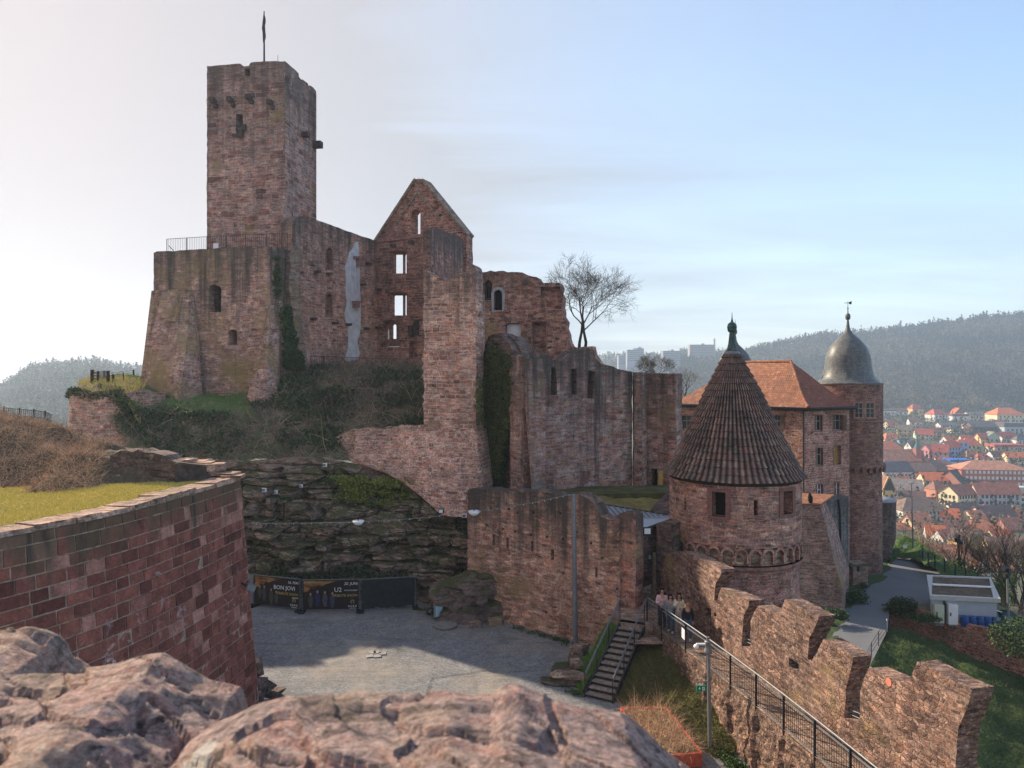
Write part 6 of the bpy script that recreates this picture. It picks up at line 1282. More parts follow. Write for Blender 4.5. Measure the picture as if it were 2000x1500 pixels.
q = MB(); q.tube([P(1874, 1125, 70), P(1873, 1050, 70)], .07, 8); q.build('shaft', M['steel_d'], lp4); q = MB(); q.box(P(1870, 1055, 70), (.4, .3, .4), .3); q.box(P(1876, 1060, 70), (.35, .3, .3), -.3); q.box(P(1873, 1047, 70), (.2, .2, .3)); q.build('spotlights', M['iron'], lp4)
# green bank, sign, fence with posts
rows = [[P(1738, 1104, 71), P(1752, 1090, 73), P(1780, 1090, 72), P(1808, 1102, 68), P(1850, 1125, 63), P(1930, 1150, 60)], [P(1742, 1072, 74), P(1760, 1062, 75), P(1785, 1066, 74), P(1815, 1082, 70.5), P(1860, 1108, 66), P(1950, 1140, 62)], [P(1752, 1052, 78), P(1768, 1046, 78), P(1790, 1058, 77), P(1820, 1078, 73), P(1870, 1110, 69), P(1970, 1150, 65)], [P(1752, 1100, 92), P(1768, 1100, 92), P(1790, 1110, 90), P(1820, 1140, 86), P(1870, 1180, 80), P(1970, 1230, 75)]]
mb = MB(); _, GB = loft(mb, rows, 60, 24, .25, 1.0); mb.build('green_bank', M['turf'], kind='structure')
q = MB(); q.box(P(1767.5, 1068, 73), (.42, .04, .30), .1); s1 = thing('small_sign', P(1767.5, 1074, 73), 'small white sign on the green bank beside the onion tower', 'sign'); q.build('panel', M['white'], s1); q = MB(); q.beam(P(1767.5, 1070, 73.05), P(1767.5, 1085, 73.05), .04); q.build('post', M['steel_d'], s1)
fc = thing('mesh_fence', P(1845, 1120, 65), 'dark green post and wire fence along the edge of the platform', 'fence')
fpx = [(1802, 1095, 1069, 69.5), (1813, 1102, 1077, 68), (1826, 1111, 1084, 66.5), (1845, 1120, 1092, 65), (1866, 1126, 1101, 63.5), (1886, 1130, 1110, 62.5), (1910, 1140, 1118, 61.5)]
for (x, y0, y1, Y) in fpx: q = MB(); q.beam(P(x, y0+5, Y), P(x, y1, Y), .09); q.build('post', M['steel_d'], fc)
q = MB()
for (x, y0, y1, Y), (x2, z0_, z1_, Y2) in zip(fpx[:-1], fpx[1:]):
    for k in range(7): q.beam(P(x, y0+(y1-y0)*k/6, Y), P(x2, z0_+(z1_-z0_)*k/6, Y2), .022)
q.build('wires', M['steel_d'], fc)
fc = thing('road_railing', PZ(1715, 1280, ZR), 'thin wire railing curving beside the lower road', 'railing')
cv = [PZ(x, y, ZR) for x, y in ((1690, 1400), (1686, 1340), (1690, 1312), (1702, 1285), (1716, 1262), (1731, 1240))]
q = MB(); q2 = MB()
for hz_ in (.35, .7, 1.0): q.tube([c+Vector((0, 0, hz_)) for c in cv], .018, 5)
for c in cv: q2.beam(c, c+Vector((0, 0, 1.05)), .04)
q.build('wire', M['steel_d'], fc); q2.build('post', M['steel_d'], fc)
q = MB(); c = PZ(1732, 1234, ZR); q.beam(c, c+Vector((0, 0, .95)), .05); q.build('white_marker_post', M['white'], label='white marker post at the corner of road and grass slope', cat='post')
for (x, y, w, h, lab) in ((1668, 1166, .6, .75, 'pale upright boulder on the verge below the onion tower'), (1690, 1150, .8, .6, 'dark angular rock on the verge below the onion tower'), (1612, 1218, 1.0, .5, 'dark rock on the verge at the buttress foot')):
    p = PZ(x, y, ZR); q = MB(); q.hull([p+Vector((random.uniform(-1, 1)*w/2, random.uniform(-.4, .4), random.uniform(0, 1)*h)) for _ in range(18)]); q.build('rock', M['lower'] if w < .7 else M['boulder'], label=lab, cat='rock')
# ================================================================ foreground parapet under the camera
def heights(tab, x):
    if x <= tab[0][0]: return tab[0][1]
    for (a, b), (c, d) in zip(tab[:-1], tab[1:]):
        if x <= c: return b+(d-b)*(x-a)/(c-a)
    return tab[-1][1]
pw_ = thing('parapet_wall', (0, 1.3, -1.7), 'weathered sandstone parapet in the near foreground under the viewpoint', 'wall')
def stone(tab, Yc, d0, d1, nu, nv, seed, mat, amp=.03, drop=.5, near=-.07, tilt=0):
    x0, x1 = tab[0][0], tab[-1][0]; V = []
    for j in range(nv+1):
        v = j/nv
        for i in range(nu+1):
            u = i/nu; x = x0+(x1-x0)*u; s = (x-CX)/F; yc = Yc(x) if callable(Yc) else Yc
            zcrest = (HY-heights(tab, x))/F*yc
            Y = yc+(v-.72)*(d0 if v < .72 else d1)/.72; kk = max(0, (v-.72)/.28)
            z = zcrest+near*max(0, (.72-v)/.72)**1.2-drop*kk**2.2
            e = max(0, 1-u/.035)+max(0, (u-.965)/.035); z -= .25*e**2
            p = Vector((s*yc, Y, z)); n1 = fbm(p.x*3+seed, Y*4, 0, 3)*.8+fbm(p.x*12+seed, Y*22+(p.x*9), 3, 4)*.17+abs(N3(p.x*7+seed, Y*12, 4))*-.6+fbm(p.x*45+seed, Y*60, 7, 3)*.05-.5*(abs(N3(p.x*5+seed, Y*11+p.x*6, 11)) < .05)
            tt = (p.x*1.1+Y*2.6+fbm(p.x*2.2, Y*2.2, seed)*.5)*2.6+seed; sw = tt-math.floor(tt); lay = .75*(min(1, (1-sw)*5)*(sw**.6)-.5)*(.6+.6*N3(p.x*2, Y*2, seed+3))
            z += amp*(n1*.7+lay*.9+.5*facet(p.x*3+seed, Y*6+p.x*2, 1))*(1 if v < .68 else .55)
            V.append((s*yc+tilt*(Y-yc), Y, z))
    Fq = [(j*(nu+1)+i, j*(nu+1)+i+1, (j+1)*(nu+1)+i+1, (j+1)*(nu+1)+i) for j in range(nv) for i in range(nu)]
    npmesh('coping_stone', V, Fq, mat, pw_, smooth=True)
kf_ = NT('foreground_sandstone'); p_ = kf_.pos()
q1 = kf_.vadd(p_, kf_.noise(p_, 3, 4, .6, out='Color'), .25)
st_ = kf_.noise(kf_.scale(q1, (2.2, 13, 16)), 1.7, 10, .74)
c1_ = kf_.ramp(st_, [(.34, (.05, .037, .038)), (.43, (.21, .15, .14)), (.50, (.42, .31, .28)), (.57, (.34, .18, .155)), (.68, (.62, .51, .45))])
c1_ = kf_.mix(kf_.math('MULTIPLY', kf_.rng(kf_.noise(p_, 9, 9, .8), .54, .66), .65), c1_, (.22, .19, .17))
c1_ = kf_.mix(kf_.math('MULTIPLY', kf_.rng(kf_.noise(p_, 24, 8, .8), .57, .64), .75), c1_, (.02, .018, .02))
c1_ = kf_.mix(kf_.math('MULTIPLY', kf_.rng(kf_.noise(p_, 2.4, 4, .6), .52, .64), .35), c1_, (.34, .26, .17))
c1_ = kf_.mix(1, c1_, kf_.ramp(kf_.noise(p_, 60, 8, .85), [(.32, .3), (.68, 1.75)]), 'MULTIPLY')
vo = kf_.new('ShaderNodeTexVoronoi'); kf_.l.new(kf_.vadd(p_, kf_.noise(p_, 20, 4, .6, out='Color'), .05), vo.inputs['Vector']); vo.inputs['Scale'].default_value = 9
so = kf_.new('ShaderNodeSeparateColor'); kf_.l.new(vo.outputs['Color'], so.inputs[0])
lm = kf_.math('MULTIPLY', kf_.math('MULTIPLY', kf_.rng(vo.outputs['Distance'], .30, .20), kf_.rng(so.outputs[0], .80, .83)), .8); c1_ = kf_.mix(lm, c1_, (.66, .62, .55))
kf_.col(c1_); kf_.bump(kf_.math('ADD', kf_.math('MULTIPLY', st_, 1.0), kf_.math('ADD', kf_.noise(p_, 22, 7, .78), kf_.math('MULTIPLY', kf_.noise(p_, 8, 5, .7), 1.3))), 1.0, .018)
stone([(-260, 1215), (-60, 1218), (0, 1222), (60, 1224), (112, 1236), (128, 1250), (137, 1270), (160, 1290), (190, 1310), (215, 1360)], 1.75, 1.0, .22, 150, 130, 3.1, kf_.m, .035, near=-.02)
stone([(-330, 1330), (-100, 1305), (120, 1310), (190, 1300), (245, 1290), (290, 1274), (318, 1270), (350, 1285), (400, 1318), (440, 1335), (470, 1345), (486, 1365), (494, 1400), (500, 1440)], 1.42, .95, .18, 260, 170, 8.3, kf_.m, .034, near=-.03)
stone([(340, 1470), (380, 1440), (430, 1410), (500, 1378), (560, 1364), (640, 1358), (690, 1346), (730, 1348), (790, 1354), (850, 1347), (895, 1346), (930, 1352), (960, 1352), (985, 1338), (1010, 1336), (1050, 1350), (1110, 1366), (1180, 1378), (1212, 1386), (1240, 1405), (1270, 1430), (1310, 1462), (1350, 1492), (1400, 1540), (1440, 1600)], 1.18, .80, .16, 360, 190, 14.7, kf_.m, .026, near=-.03)
q = MB(); q.box((-1.1, .85, -1.95), (2.7, .9, 2.2)); q.build('wall_core', M['front'], pw_)
# ================================================================ vegetation
def tri_samples(pts, nu, nv, n, keep=None, pxlim=(-150, 2150)):
    """random points on a loft grid, weighted towards equal coverage in the view"""
    P_ = np.array([(p.x, p.y, p.z) for p in pts]).reshape(nv, nu, 3); out = []
    A = P_[:-1, :-1].reshape(-1, 3); B_ = P_[:-1, 1:].reshape(-1, 3); C_ = P_[1:, :-1].reshape(-1, 3); D_ = P_[1:, 1:].reshape(-1, 3)
    ar = np.linalg.norm(np.cross(B_-A, C_-A), axis=1)+1e-9; px = CX+F*A[:, 0]/A[:, 1]; ar[(px < pxlim[0]) | (px > pxlim[1])] = 0
    idx = rng.choice(len(A), n, p=ar/ar.sum()); u = rng.random((n, 1)); v = rng.random((n, 1))
    q = A[idx]*(1-u)*(1-v)+B_[idx]*u*(1-v)+C_[idx]*(1-u)*v+D_[idx]*u*v
    if keep is not None: q = q[keep(q)]
    return q
def px_of(q): return CX+F*q[:, 0]/q[:, 1]
def py_of(q): return HY-F*q[:, 2]/q[:, 1]
def twigs(q, L, w, up=.6, seg=3, curl=.5):
    """curved thin strips standing on points q"""
    n = len(q); L = L*(.4+rng.random(n)*.9); d = rng.normal(size=(n, 3)); d[:, 2] = np.abs(d[:, 2])*up+up*.5; d /= np.linalg.norm(d, axis=1)[:, None]
    c = rng.normal(size=(n, 3))*curl; c[:, 2] -= curl*.6; s = np.cross(d, rng.normal(size=(n, 3))); s /= np.linalg.norm(s, axis=1)[:, None]; s *= w/2
    V = []; 
    for k in range(seg+1):
        t = k/seg; p = q+d*(L*t)[:, None]+c*((L*t*t)*.6)[:, None]; tw = (1-t*.8)
        V.append(p-s*tw); V.append(p+s*tw)
    V = np.stack(V, 1).reshape(-1, 3); b = np.arange(n)[:, None]*(2*(seg+1)); Fq = np.concatenate([b+np.array([[2*k, 2*k+1, 2*k+3, 2*k+2]]) for k in range(seg)], 0)
    return V, Fq
def leaves(q, size, flatz=1.0, nrm=None):
    n = len(q); a = rng.normal(size=(n, 3)); a[:, 2] *= flatz; a /= np.linalg.norm(a, axis=1)[:, None]; b = np.cross(a, rng.normal(size=(n, 3))); b /= np.linalg.norm(b, axis=1)[:, None]
    s = (size*(.5+rng.random(n)*.9))[:, None]; V = np.stack([q-a*s, q-b*s*.6, q+a*s, q+b*s*.6], 1).reshape(-1, 3); return V, np.arange(n*4).reshape(-1, 4)
def clump(centers, radii, per, jitter=.33):
    """points spread through ellipsoids with a rough surface"""
    n = len(centers); d = rng.normal(size=(n, per, 3)); d /= np.linalg.norm(d, axis=2)[..., None]; r = rng.random((n, per, 1))**(jitter)
    return (centers[:, None, :]+d*r*radii[:, None, :]).reshape(-1, 3)
def cat2(*vf):
    Vs, Fs, o = [], [], 0
    for V, Fq in vf: Vs.append(V); Fs.append(Fq+o); o += len(V)
    return np.concatenate(Vs), np.concatenate(Fs)
nzf = lambda q, s, z=0: np.array([noise.noise(Vector((a*s, b*s, c*s+z))) for a, b, c in q])
# slope brush: green turf in front of the bastion, brown tangle elsewhere
q = tri_samples(SL, 150, 60, 46000)
px = px_of(q); py = py_of(q)
grassm = (((py < 812) & (px < 500) & (px > 262)) | ((px > 200) & (px <= 300) & (py < 800)))
g = q[grassm & (rng.random(len(q)) < .9)]
V, Fq = twigs(g[:16000], .22, .035, 1.6, 2, .3); npmesh('slope_grass', V, Fq, M['blade_g'], label='green grass at the foot of the bastion', cat='grass', kind='stuff')
b = q[~grassm & (py > 716)]; nzv = nzf(b, .35); lb = b[nzv > -.05]
V, Fq = cat2(twigs(b[:12000], .85, .035, .7, 3, .9)); npmesh('dry_brush', V, Fq, M['twig'], label='brown dry brush on the castle slope', cat='brush', kind='stuff')
V, Fq = twigs(b[27000:27450], 1.6, .04, .9, 5, 1.3); npmesh('bramble_stems', V, Fq, M['twig_l'], label='long pale bramble stems arching over the castle slope', cat='bramble', kind='stuff')
V, Fq = twigs(b[17000:27000], .9, .035, .4, 3, .9); npmesh('dark_brush', V, Fq, M['twig_d'], label='dark tangled undergrowth on the castle slope', cat='brush', kind='stuff')
c = lb[nzf(lb, .22, 9) > .08][:420]; pts = clump(c+np.array([0, -.1, .15]), np.tile([.7, .4, .35], (len(c), 1)), 45)
c2 = tri_samples(SL, 150, 60, 900, lambda q: (px_of(q) > 230) & (px_of(q) < 470) & (py_of(q) > 800+(px_of(q)-330)*.1)); pts2 = clump(c2+np.array([0, -.1, .1]), np.tile([.6, .4, .4], (len(c2), 1)), 40)
V, Fq = leaves(np.concatenate([pts, pts2]), .11); npmesh('bramble', V, Fq, M['leaf_d'], label='dark green bramble patches on the castle slope', cat='bramble', kind='stuff')
# moss cushions and ferns on the rock face
n_ = 150; cc_ = np.array([[rng.uniform(-15, -2.8), 0, rng.uniform(-12, -6.2)] for _ in range(n_)]); cc_[:, 1] = 43.6+(cc_[:, 2]+12)*.22-np.clip(cc_[:, 0]+8, 0, 9)*.25
V, Fq = leaves(clump(cc_, np.tile([.8, .35, .16], (n_, 1)), 70), .07); npmesh('rock_moss', V, Fq, M['leaf'], label='moss and small ferns on the ledges of the rock face', cat='moss', kind='stuff')
cc2 = np.array([[rng.uniform(-11.2, -5.2), 44.4+rng.uniform(-.5, .6), rng.uniform(-7.9, -6.3)] for _ in range(70)]); V, Fq = leaves(clump(cc2, np.tile([.7, .5, .22], (70, 1)), 110), .07); npmesh('bright_moss', V, Fq, twigmat('bright_moss', (.09, .13, .02), (.26, .27, .06)), label='bright yellow green moss patch on the upper rock face', cat='moss', kind='stuff')
c = np.array([[-16+i*.33+rng.normal()*.1, 42.3-.3*rng.random(), ZC+.8+rng.random()*.9] for i in range(30)]); V, Fq = leaves(clump(c, np.tile([.6, .5, .7], (len(c), 1)), 120), .08); npmesh('dark_shrub', V, Fq, M['leaf_d'], label='dense dark shrub behind the banner fence at the foot of the rock', cat='shrub', loc=(-11, 42, ZC))
# ivy beside the pier and on the bastion
def ivy(name, plane, outline, n, off, lab, mat='ivy', size=.085, thick=.3):
    xs = [p[0] for p in outline]; ys = [p[1] for p in outline]; out = []
    def inside(x, y):
        c = False; j = len(outline)-1
        for i in range(len(outline)):
            xi, yi = outline[i]; xj, yj = outline[j]
            if (yi > y) != (yj > y) and x < (xj-xi)*(y-yi)/(yj-yi)+xi: c = not c
            j = i
        return c
    while len(out) < n:
        x = random.uniform(min(xs)-4, max(xs)+4); y = random.uniform(min(ys)-5, max(ys)+5)
        e = 9*N3(x*.13, y*.13); 
        if inside(x+e, y+e): p = plane.p(x, y, off-random.random()*thick*(.5+.6*(N3(x*.05, y*.05)+.5))); out.append(tuple(p))
    V, Fq = leaves(np.array(out), size); t = npmesh(name, V, Fq, M[mat], label=lab, cat='ivy', loc=tuple(plane.p(sum(xs)/len(xs), max(ys), off))); return t
ivy('ivy', iv, [(961, 700), (968, 682), (985, 676), (1002, 688), (1016, 700), (1018, 760), (1010, 830), (998, 880), (985, 925), (966, 925), (960, 880), (950, 840), (942, 790), (944, 740), (953, 735)], 9000, -.55, 'tall column of green ivy between the pink pier and the curtain wall')
ivy('ivy', iv, [(958, 860), (1000, 860), (990, 955), (960, 955)], 2200, -.2, 'dark ivy trailing down below the green ivy column', 'leaf_d')
ivy('ivy', pr, [(926, 745), (948, 735), (949, 860), (944, 872), (932, 838), (922, 800)], 1600, -.12, 'thin brownish ivy on the right edge of the pink pier')
ivy('ivy', Pl((535, 52.3), (600, 55.0)), [(541, 600), (553, 596), (566, 640), (575, 680), (588, 712), (592, 722), (548, 722), (546, 660)], 5200, -.25, 'dark ivy and shrubs in the corner between bastion and palace', 'leaf_d', .10, .5)
ivy('ivy', br, [(533, 500), (541, 500), (544, 560), (540, 600), (533, 560)], 700, -.05, 'thin strip of dark ivy high on the bastion corner', 'leaf_d')
q = clump(np.array([[cc.x+math.cos(a)*2.9, cc.y+math.sin(a)*2.9, -1.15+.15*math.sin(a*5)] for a in np.linspace(R(175), R(300), 20)]), np.tile([.35, .3, .35], (20, 1)), 110)
V, Fq = leaves(q, .07); npmesh('hanging_shrub', V, Fq, M['leaf_d'], label='shrub hanging over the rim of the rounded pink wall', cat='shrub', loc=(cc.x, cc.y-3, -1.5))
q = clump(np.array([[cc.x+1.6+i*.22, cc.y-2.9+.05*i, -1.4-.23*i] for i in range(22)]), np.tile([.5, .5, .5], (22, 1)), 150)
V, Fq = leaves(q, .075); npmesh('corner_shrub', V, Fq, M['leaf_d'], label='dark green shrub bank right of the rounded pink wall', cat='shrub', loc=(cc.x+4, cc.y-2.5, -6))
# lawn grass, mound brush
q = tri_samples(LW, 60, 30, 42000, None, (-80, 420)); V, Fq = twigs(q, .075, .017, 1.6, 1, .3); npmesh('lawn_grass', V, Fq, M['blade'], label='short yellow green lawn behind the curved wall', cat='grass', kind='stuff')
q = tri_samples(MD, 110, 60, 60000, lambda q: ~((px_of(q) > 205) & (py_of(q) > 872)), (-80, 420)); V, Fq = cat2(twigs(q[:32000], .34, .018, .7, 3, 1.0)); npmesh('mound_straw', V, Fq, M['twig_l'], label='straw coloured dry grass and twigs on the mound at left', cat='brush', kind='stuff')
q2_ = q[32000:]; q2_ = q2_[nzf(q2_, .5) > -.1]; V, Fq = twigs(q2_, .55, .022, .6, 3, 1.0); npmesh('mound_twigs', V, Fq, M['twig_d'], label='dark twigs tangled over the mound at left', cat='brush', kind='stuff')
q = tri_samples(TR, 40, 20, 2600); V, Fq = twigs(q, .35, .025, 1.2, 2, .4); npmesh('terrace_grass', V, Fq, M['blade'], label='long grass on the terrace by the dark gate', cat='grass', kind='stuff')
q = tri_samples(BK, 50, 34, 16000, None, (900, 1500)); V, Fq = twigs(q, .16, .02, .9, 2, .8); npmesh('bank_grass', V, Fq, twigmat('mossy_blades', (.06, .075, .025), (.20, .17, .07)), label='mossy grass on the bank between stairs and walkway', cat='grass', kind='stuff')
q = tri_samples(BK2, 24, 24, 3500, None, (900, 1500)); V, Fq = twigs(q, .2, .02, 1.3, 2, .4); npmesh('stair_grass', V, Fq, M['blade_g'], label='green grass left of the stairs', cat='grass', kind='stuff')
q = tri_samples(GS, 50, 50, 26000, None, (1600, 2150)); V, Fq = twigs(q, .2, .03, 1.2, 2, .5); npmesh('slope_turf', V, Fq, M['blade_d'], label='green grass slope below the garden retaining wall', cat='grass', kind='stuff')
q = tri_samples(GB, 60, 24, 9000); V, Fq = twigs(q, .35, .04, 1.2, 2, .5); npmesh('bank_turf', V, Fq, M['blade_g'], label='green grass on the bank beside the onion tower', cat='grass', kind='stuff')
q = []; 
for i in range(5200):
    u, v = random.random(), random.random(); a = pa.lerp(pb, u); b = pd_.lerp(pc, u); p = a.lerp(b, v); q.append((p.x, p.y, ZC+.4))
V, Fq = cat2(twigs(np.array(q[:3800]), .55, .012, .8, 3, 1.0)); npmesh('dry_plants', V, Fq, M['twig_l'], label='dry bent stems growing out of the red planter', cat='plant', loc=(5.4, 26.2, ZC+.4))
V, Fq = leaves(clump(np.array(q[3800:4300]), np.tile([.15, .15, .12], (500, 1)), 14), .03); npmesh('planter_leaves', V, Fq, M['leaf'], label='small green leaves among the dry stems in the red planter', cat='plant', loc=(5.4, 26.0, ZC+.4))
q = clump(np.array([[7.4+random.random()*.5, 24+random.random()*1.8, ZC+.05] for _ in range(50)]), np.tile([.25, .3, .12], (50, 1)), 40); V, Fq = leaves(q, .04); npmesh('weeds', V, Fq, M['leaf'], label='low green weeds at the foot of the retaining wall by the lamp post', cat='weeds', kind='stuff')
for (x, y, Y, rxx, rz_, n, lab) in ((1762, 1188, 56.5, 1.4, 1.0, 2600, 'round dark bush on top of the mossy garden wall'), (1655, 1170, 59, 2.2, .9, 2600, 'dark green undergrowth at the foot of the onion tower'), (1625, 1200, 54, 1.2, .5, 1200, 'low dark plants at the foot of the sloping buttress'), (1808, 1207, 53.9, 1.2, .35, 1400, 'dark ivy spilling over the garden wall below the cabinets')):
    c = np.array([[P(x, y, Y).x+rng.uniform(-1, 1)*rxx*.6, Y+rng.uniform(-.4, .4), P(x, y, Y).z+rng.uniform(-.2, .4)*rz_] for _ in range(12)]); q = clump(c, np.tile([rxx*.45, .5, rz_*.55], (12, 1)), n//12); V, Fq = leaves(q, .09); npmesh('bush', V, Fq, M['leaf_d'], label=lab, cat='bush', loc=tuple(P(x, y, Y)))
for (x, y, Y, rxx, rz_, lab) in ((1792, 1062, 78, 3.6, 2.6, 'dense brown bare shrub between the green bank and town roofs'), (1990, 1245, 47, 1.9, 1.3, 'dark evergreen shrub at the right edge above the grass slope'), (1965, 1200, 58, 2.5, 1.6, 'brownish shrub at the right edge beside the grey building')):
    c0 = P(x, y, Y); c = c0+Vector((0, 0, 0)); qq = np.array([[c.x+rng.normal()*rxx*.3, c.y+rng.normal()*1.2, c.z-.8] for _ in range(900)])
    V, Fq = twigs(qq, rz_*1.3, .03, 1.0, 4, .5); l = leaves(clump(np.array([[c.x, c.y, c.z]]), np.array([[rxx, 1.6, rz_]]), 2500), .09)
    npmesh('shrub', V, Fq, M['twig'], label=lab, cat='shrub', loc=tuple(c)) if Y != 47 else npmesh('shrub', l[0], l[1], M['leaf_d'], label=lab, cat='shrub', loc=tuple(c))
wd_ = []
for (a, b, n) in ((PZ(1000, 1226, ZC), PZ(1115, 1258, ZC), 26), (Vector((-10.6, 27, ZC)), Vector((-10.7, 30, ZC)), 10), (PZ(820, 1190, ZC), PZ(900, 1222, ZC), 16), (PZ(500, 1182, ZC), PZ(810, 1188, ZC), 22), (Vector((2.9, 29.6, ZC)), Vector((2.2, 31, ZC)), 10)):
    for i in range(n): k_ = random.random(); v_ = a.lerp(b, k_); wd_.append((v_.x+random.gauss(0, .12), v_.y+random.gauss(0, .15), ZC+.05))
V, Fq = leaves(clump(np.array(wd_), np.tile([.22, .18, .1], (len(wd_), 1)), 40), .04); npmesh('yard_weeds', V, Fq, M['leaf'], label='weeds and moss growing along the edges of the gravel court', cat='weeds', kind='stuff')
# wall creeper below the garden wall
qq = np.array([[Wa.x+nd_.x*f, Wa.y+nd_.y*f-.5, -18.6-rng.random()*1.6] for f in rng.random(900)*1.2]); V, Fq = twigs(qq, .8, .03, -.2, 3, .8); npmesh('creeper', V, Fq, M['twig'], label='bare brown creeper hanging down the garden wall', cat='creeper', kind='stuff')
# ---- bare trees
def bare(base, h, spread, seed, name='bare_tree', lab='', mat='bark', stems=1, levels=5, lean=(0, 0), twr=.012, group=None, first=.34):
    rr = random.Random(seed); mb = MB(); tw = MB(); L0 = h*first; trunk = MB()
    def grow(p, d, L, r, lev):
        k = 3 if lev < 3 else 2; pts = [p]; rad = [r]; q = p
        for i in range(k):
            d = (d+Vector((rr.gauss(0, .13), rr.gauss(0, .13), rr.gauss(.04, .08)))).normalized(); q = q+d*L/k; pts.append(q); rad.append(r*(1-.42*(i+1)/k))
        (trunk if lev == 0 else (mb if lev < 3 else tw)).tube(pts, rad, 7 if lev == 0 else (5 if lev < 3 else 3), cap=False)
        if lev >= levels: return
        nb = (rr.choice((3, 3, 4)) if lev < levels-1 else rr.choice((3, 4)))+(1 if levels == 6 and lev == 2 else 0)
        for i in range(nb):
            a = rr.uniform(0, 2*math.pi); t = .45+.55*(i+1)/nb; at = pts[-1] if t > .9 else pts[int(t*k)] .lerp(pts[min(k, int(t*k)+1)], t*k-int(t*k))
            o = d.orthogonal().normalized(); o = Matrix.Rotation(a, 3, d) @ o; sp_ = spread*(.55+.5*rr.random()); nd = (d*(1-.28*sp_)+o*sp_+Vector((0, 0, .05 if lev < 2 else -.02))).normalized()
            grow(at, nd, L*rr.uniform(.62, .86), max(twr*.6, r*.56*rr.uniform(.75, 1.05)), lev+1)
    for s_i in range(stems):
        a = 2*math.pi*s_i/stems; d = Vector((lean[0]+.16*math.cos(a)*(stems > 1), lean[1]+.1*math.sin(a), 1)).normalized(); grow(Vector(base)+Vector((.25*math.cos(a), .1*math.sin(a), 0))*(stems > 1), d, L0, h*.021*(1 if stems == 1 else .8), 0)
    t = thing(name, base, lab, 'tree', group); trunk.build('trunk', M[mat], t); mb.build('limbs', M[mat], t); tw.build('twigs', M[mat], t); return t
bare(P(1136, 690, 60), 9.0, .78, 5, lab='large bare tree standing behind the broken ruin wall', stems=2, levels=6, lean=(.12, 0), twr=.013, first=.31)
bare(P(1283, 752, 82), 5.2, .85, 11, lab='smaller bare tree top rising behind the end of the curtain wall', levels=6, twr=.013, mat='bark_l', first=.25, stems=2)
bare(P(1345, 800, 78), 5.0, .6, 17, lab='thin bare tree between the curtain wall and the castle house', levels=5, twr=.012, mat='bark_l')
bare(P(640, 822, 47.6), 2.4, .35, 23, name='bare_shrub', lab='thin bare saplings on the slope below the palace railing', levels=4, stems=3, twr=.008)
bare(P(650, 1135, 41.9), 1.6, .7, 29, name='bare_shrub', lab='small bare shrub behind the banner fence', levels=4, twr=.008, mat='bark_l')
spots = [(1845, 1128, 74, 9, 1), (1875, 1140, 72, 12, 2), (1900, 1150, 76, 11, 3), (1935, 1165, 74, 13, 4), (1960, 1170, 70, 12, 5), (1985, 1190, 66, 11, 6), (1925, 1140, 95, 14, 7), (1978, 1150, 90, 15, 8), (1860, 1115, 100, 10, 9), (1948, 1120, 120, 15, 10), (2010, 1190, 62, 12, 12)]
tl = ['bare tree nearest the mesh fence left of the dark spotlight mast', 'bare tree with ivy beside the dark spotlight mast', 'bare slender tree behind the planted roof', 'tall bare tree behind the right half of the grey building', 'bare tree right of the grey building roof corner', 'bare tree behind the grey lamp post with spotlights', 'further bare tree in front of the salmon roofs', 'further bare tree near the right edge above the lamp post', 'small bare tree before the gabled timber house', 'distant bare tree among orange roofs', 'bare tree cut by the right edge']
for (x, y, Y, h, sd_), lab in zip(spots, tl):
    t = bare(P(x, y+45, Y), h*.72, .42, 100+sd_, lab=lab, levels=5, twr=.02, mat='bark_l' if sd_ % 2 else 'bark', group='bare trees on the bank beyond the platform')
    if sd_ in (2, 3, 5, 8):
        b = P(x, y+45, Y); q = clump(np.array([[b.x, b.y, b.z+k*.5] for k in range(10)]), np.tile([.5, .5, .4], (10, 1)), 110); V, Fq = leaves(q, .12); npmesh('ivy_cover', V, Fq, M['leaf'], parent=t)
# ================================================================ far land
RT = [(900, 722), (1100, 706), (1200, 702), (1240, 700), (1300, 700), (1345, 694), (1400, 697), (1440, 700), (1500, 680), (1560, 668), (1610, 661), (1700, 658), (1760, 650), (1850, 641), (1900, 634), (2000, 622), (2300, 606)]
LTb = [(-400, 830), (-200, 800), (0, 765), (30, 748), (60, 726), (100, 720), (130, 719), (190, 718), (220, 726), (300, 730), (500, 733), (900, 733)]
def lin(tab, x): return heights(tab, x)
def gz(px, Y):
    zr_ = (HY-lin(RT, px))/F*1500; yr = 1500
    R_ = [(60, -22), (85, -27), (140, -47), (230, -68), (330, -75), (600, -64), (760, -52), (950, -44), (1250, -44+(zr_+44)*.55), (1500, zr_), (1700, zr_+4), (2600, zr_-60), (6000, zr_-150)]
    zl = (HY-lin(LTb, px))/F*900
    L_ = [(60, -9), (85, -22), (150, -48), (300, -72), (420, -72), (650, -72+(zl+72)*.5), (900, zl), (1100, zl+2), (1700, zl-60), (6000, zl-150)]
    a = max(0, min(1, (px-500)/500)); return lin(L_, Y)*(1-a)+lin(R_, Y)*a
Ys_ = [60, 70, 80, 95, 115, 140, 170, 200, 235, 270, 310, 350, 400, 450, 510, 570, 630, 690, 760, 830, 900, 960, 1020, 1100, 1180, 1260, 1340, 1420, 1500, 1600, 1750, 2000, 2300]
pxs = list(range(-1100, -200, 300))+list(range(-200, 2300, 20))+list(range(2300, 3300, 300)); pts = []
for Y in Ys_:
    for x in pxs:
        X = (x-CX)/F*Y; z = gz(x, Y)+(0 if Y < 300 else 3.5*fbm(X*.006, Y*.006, 0, 3)); z -= (8 if Y < 66 else 0); pts.append(Vector((X, Y, z)))
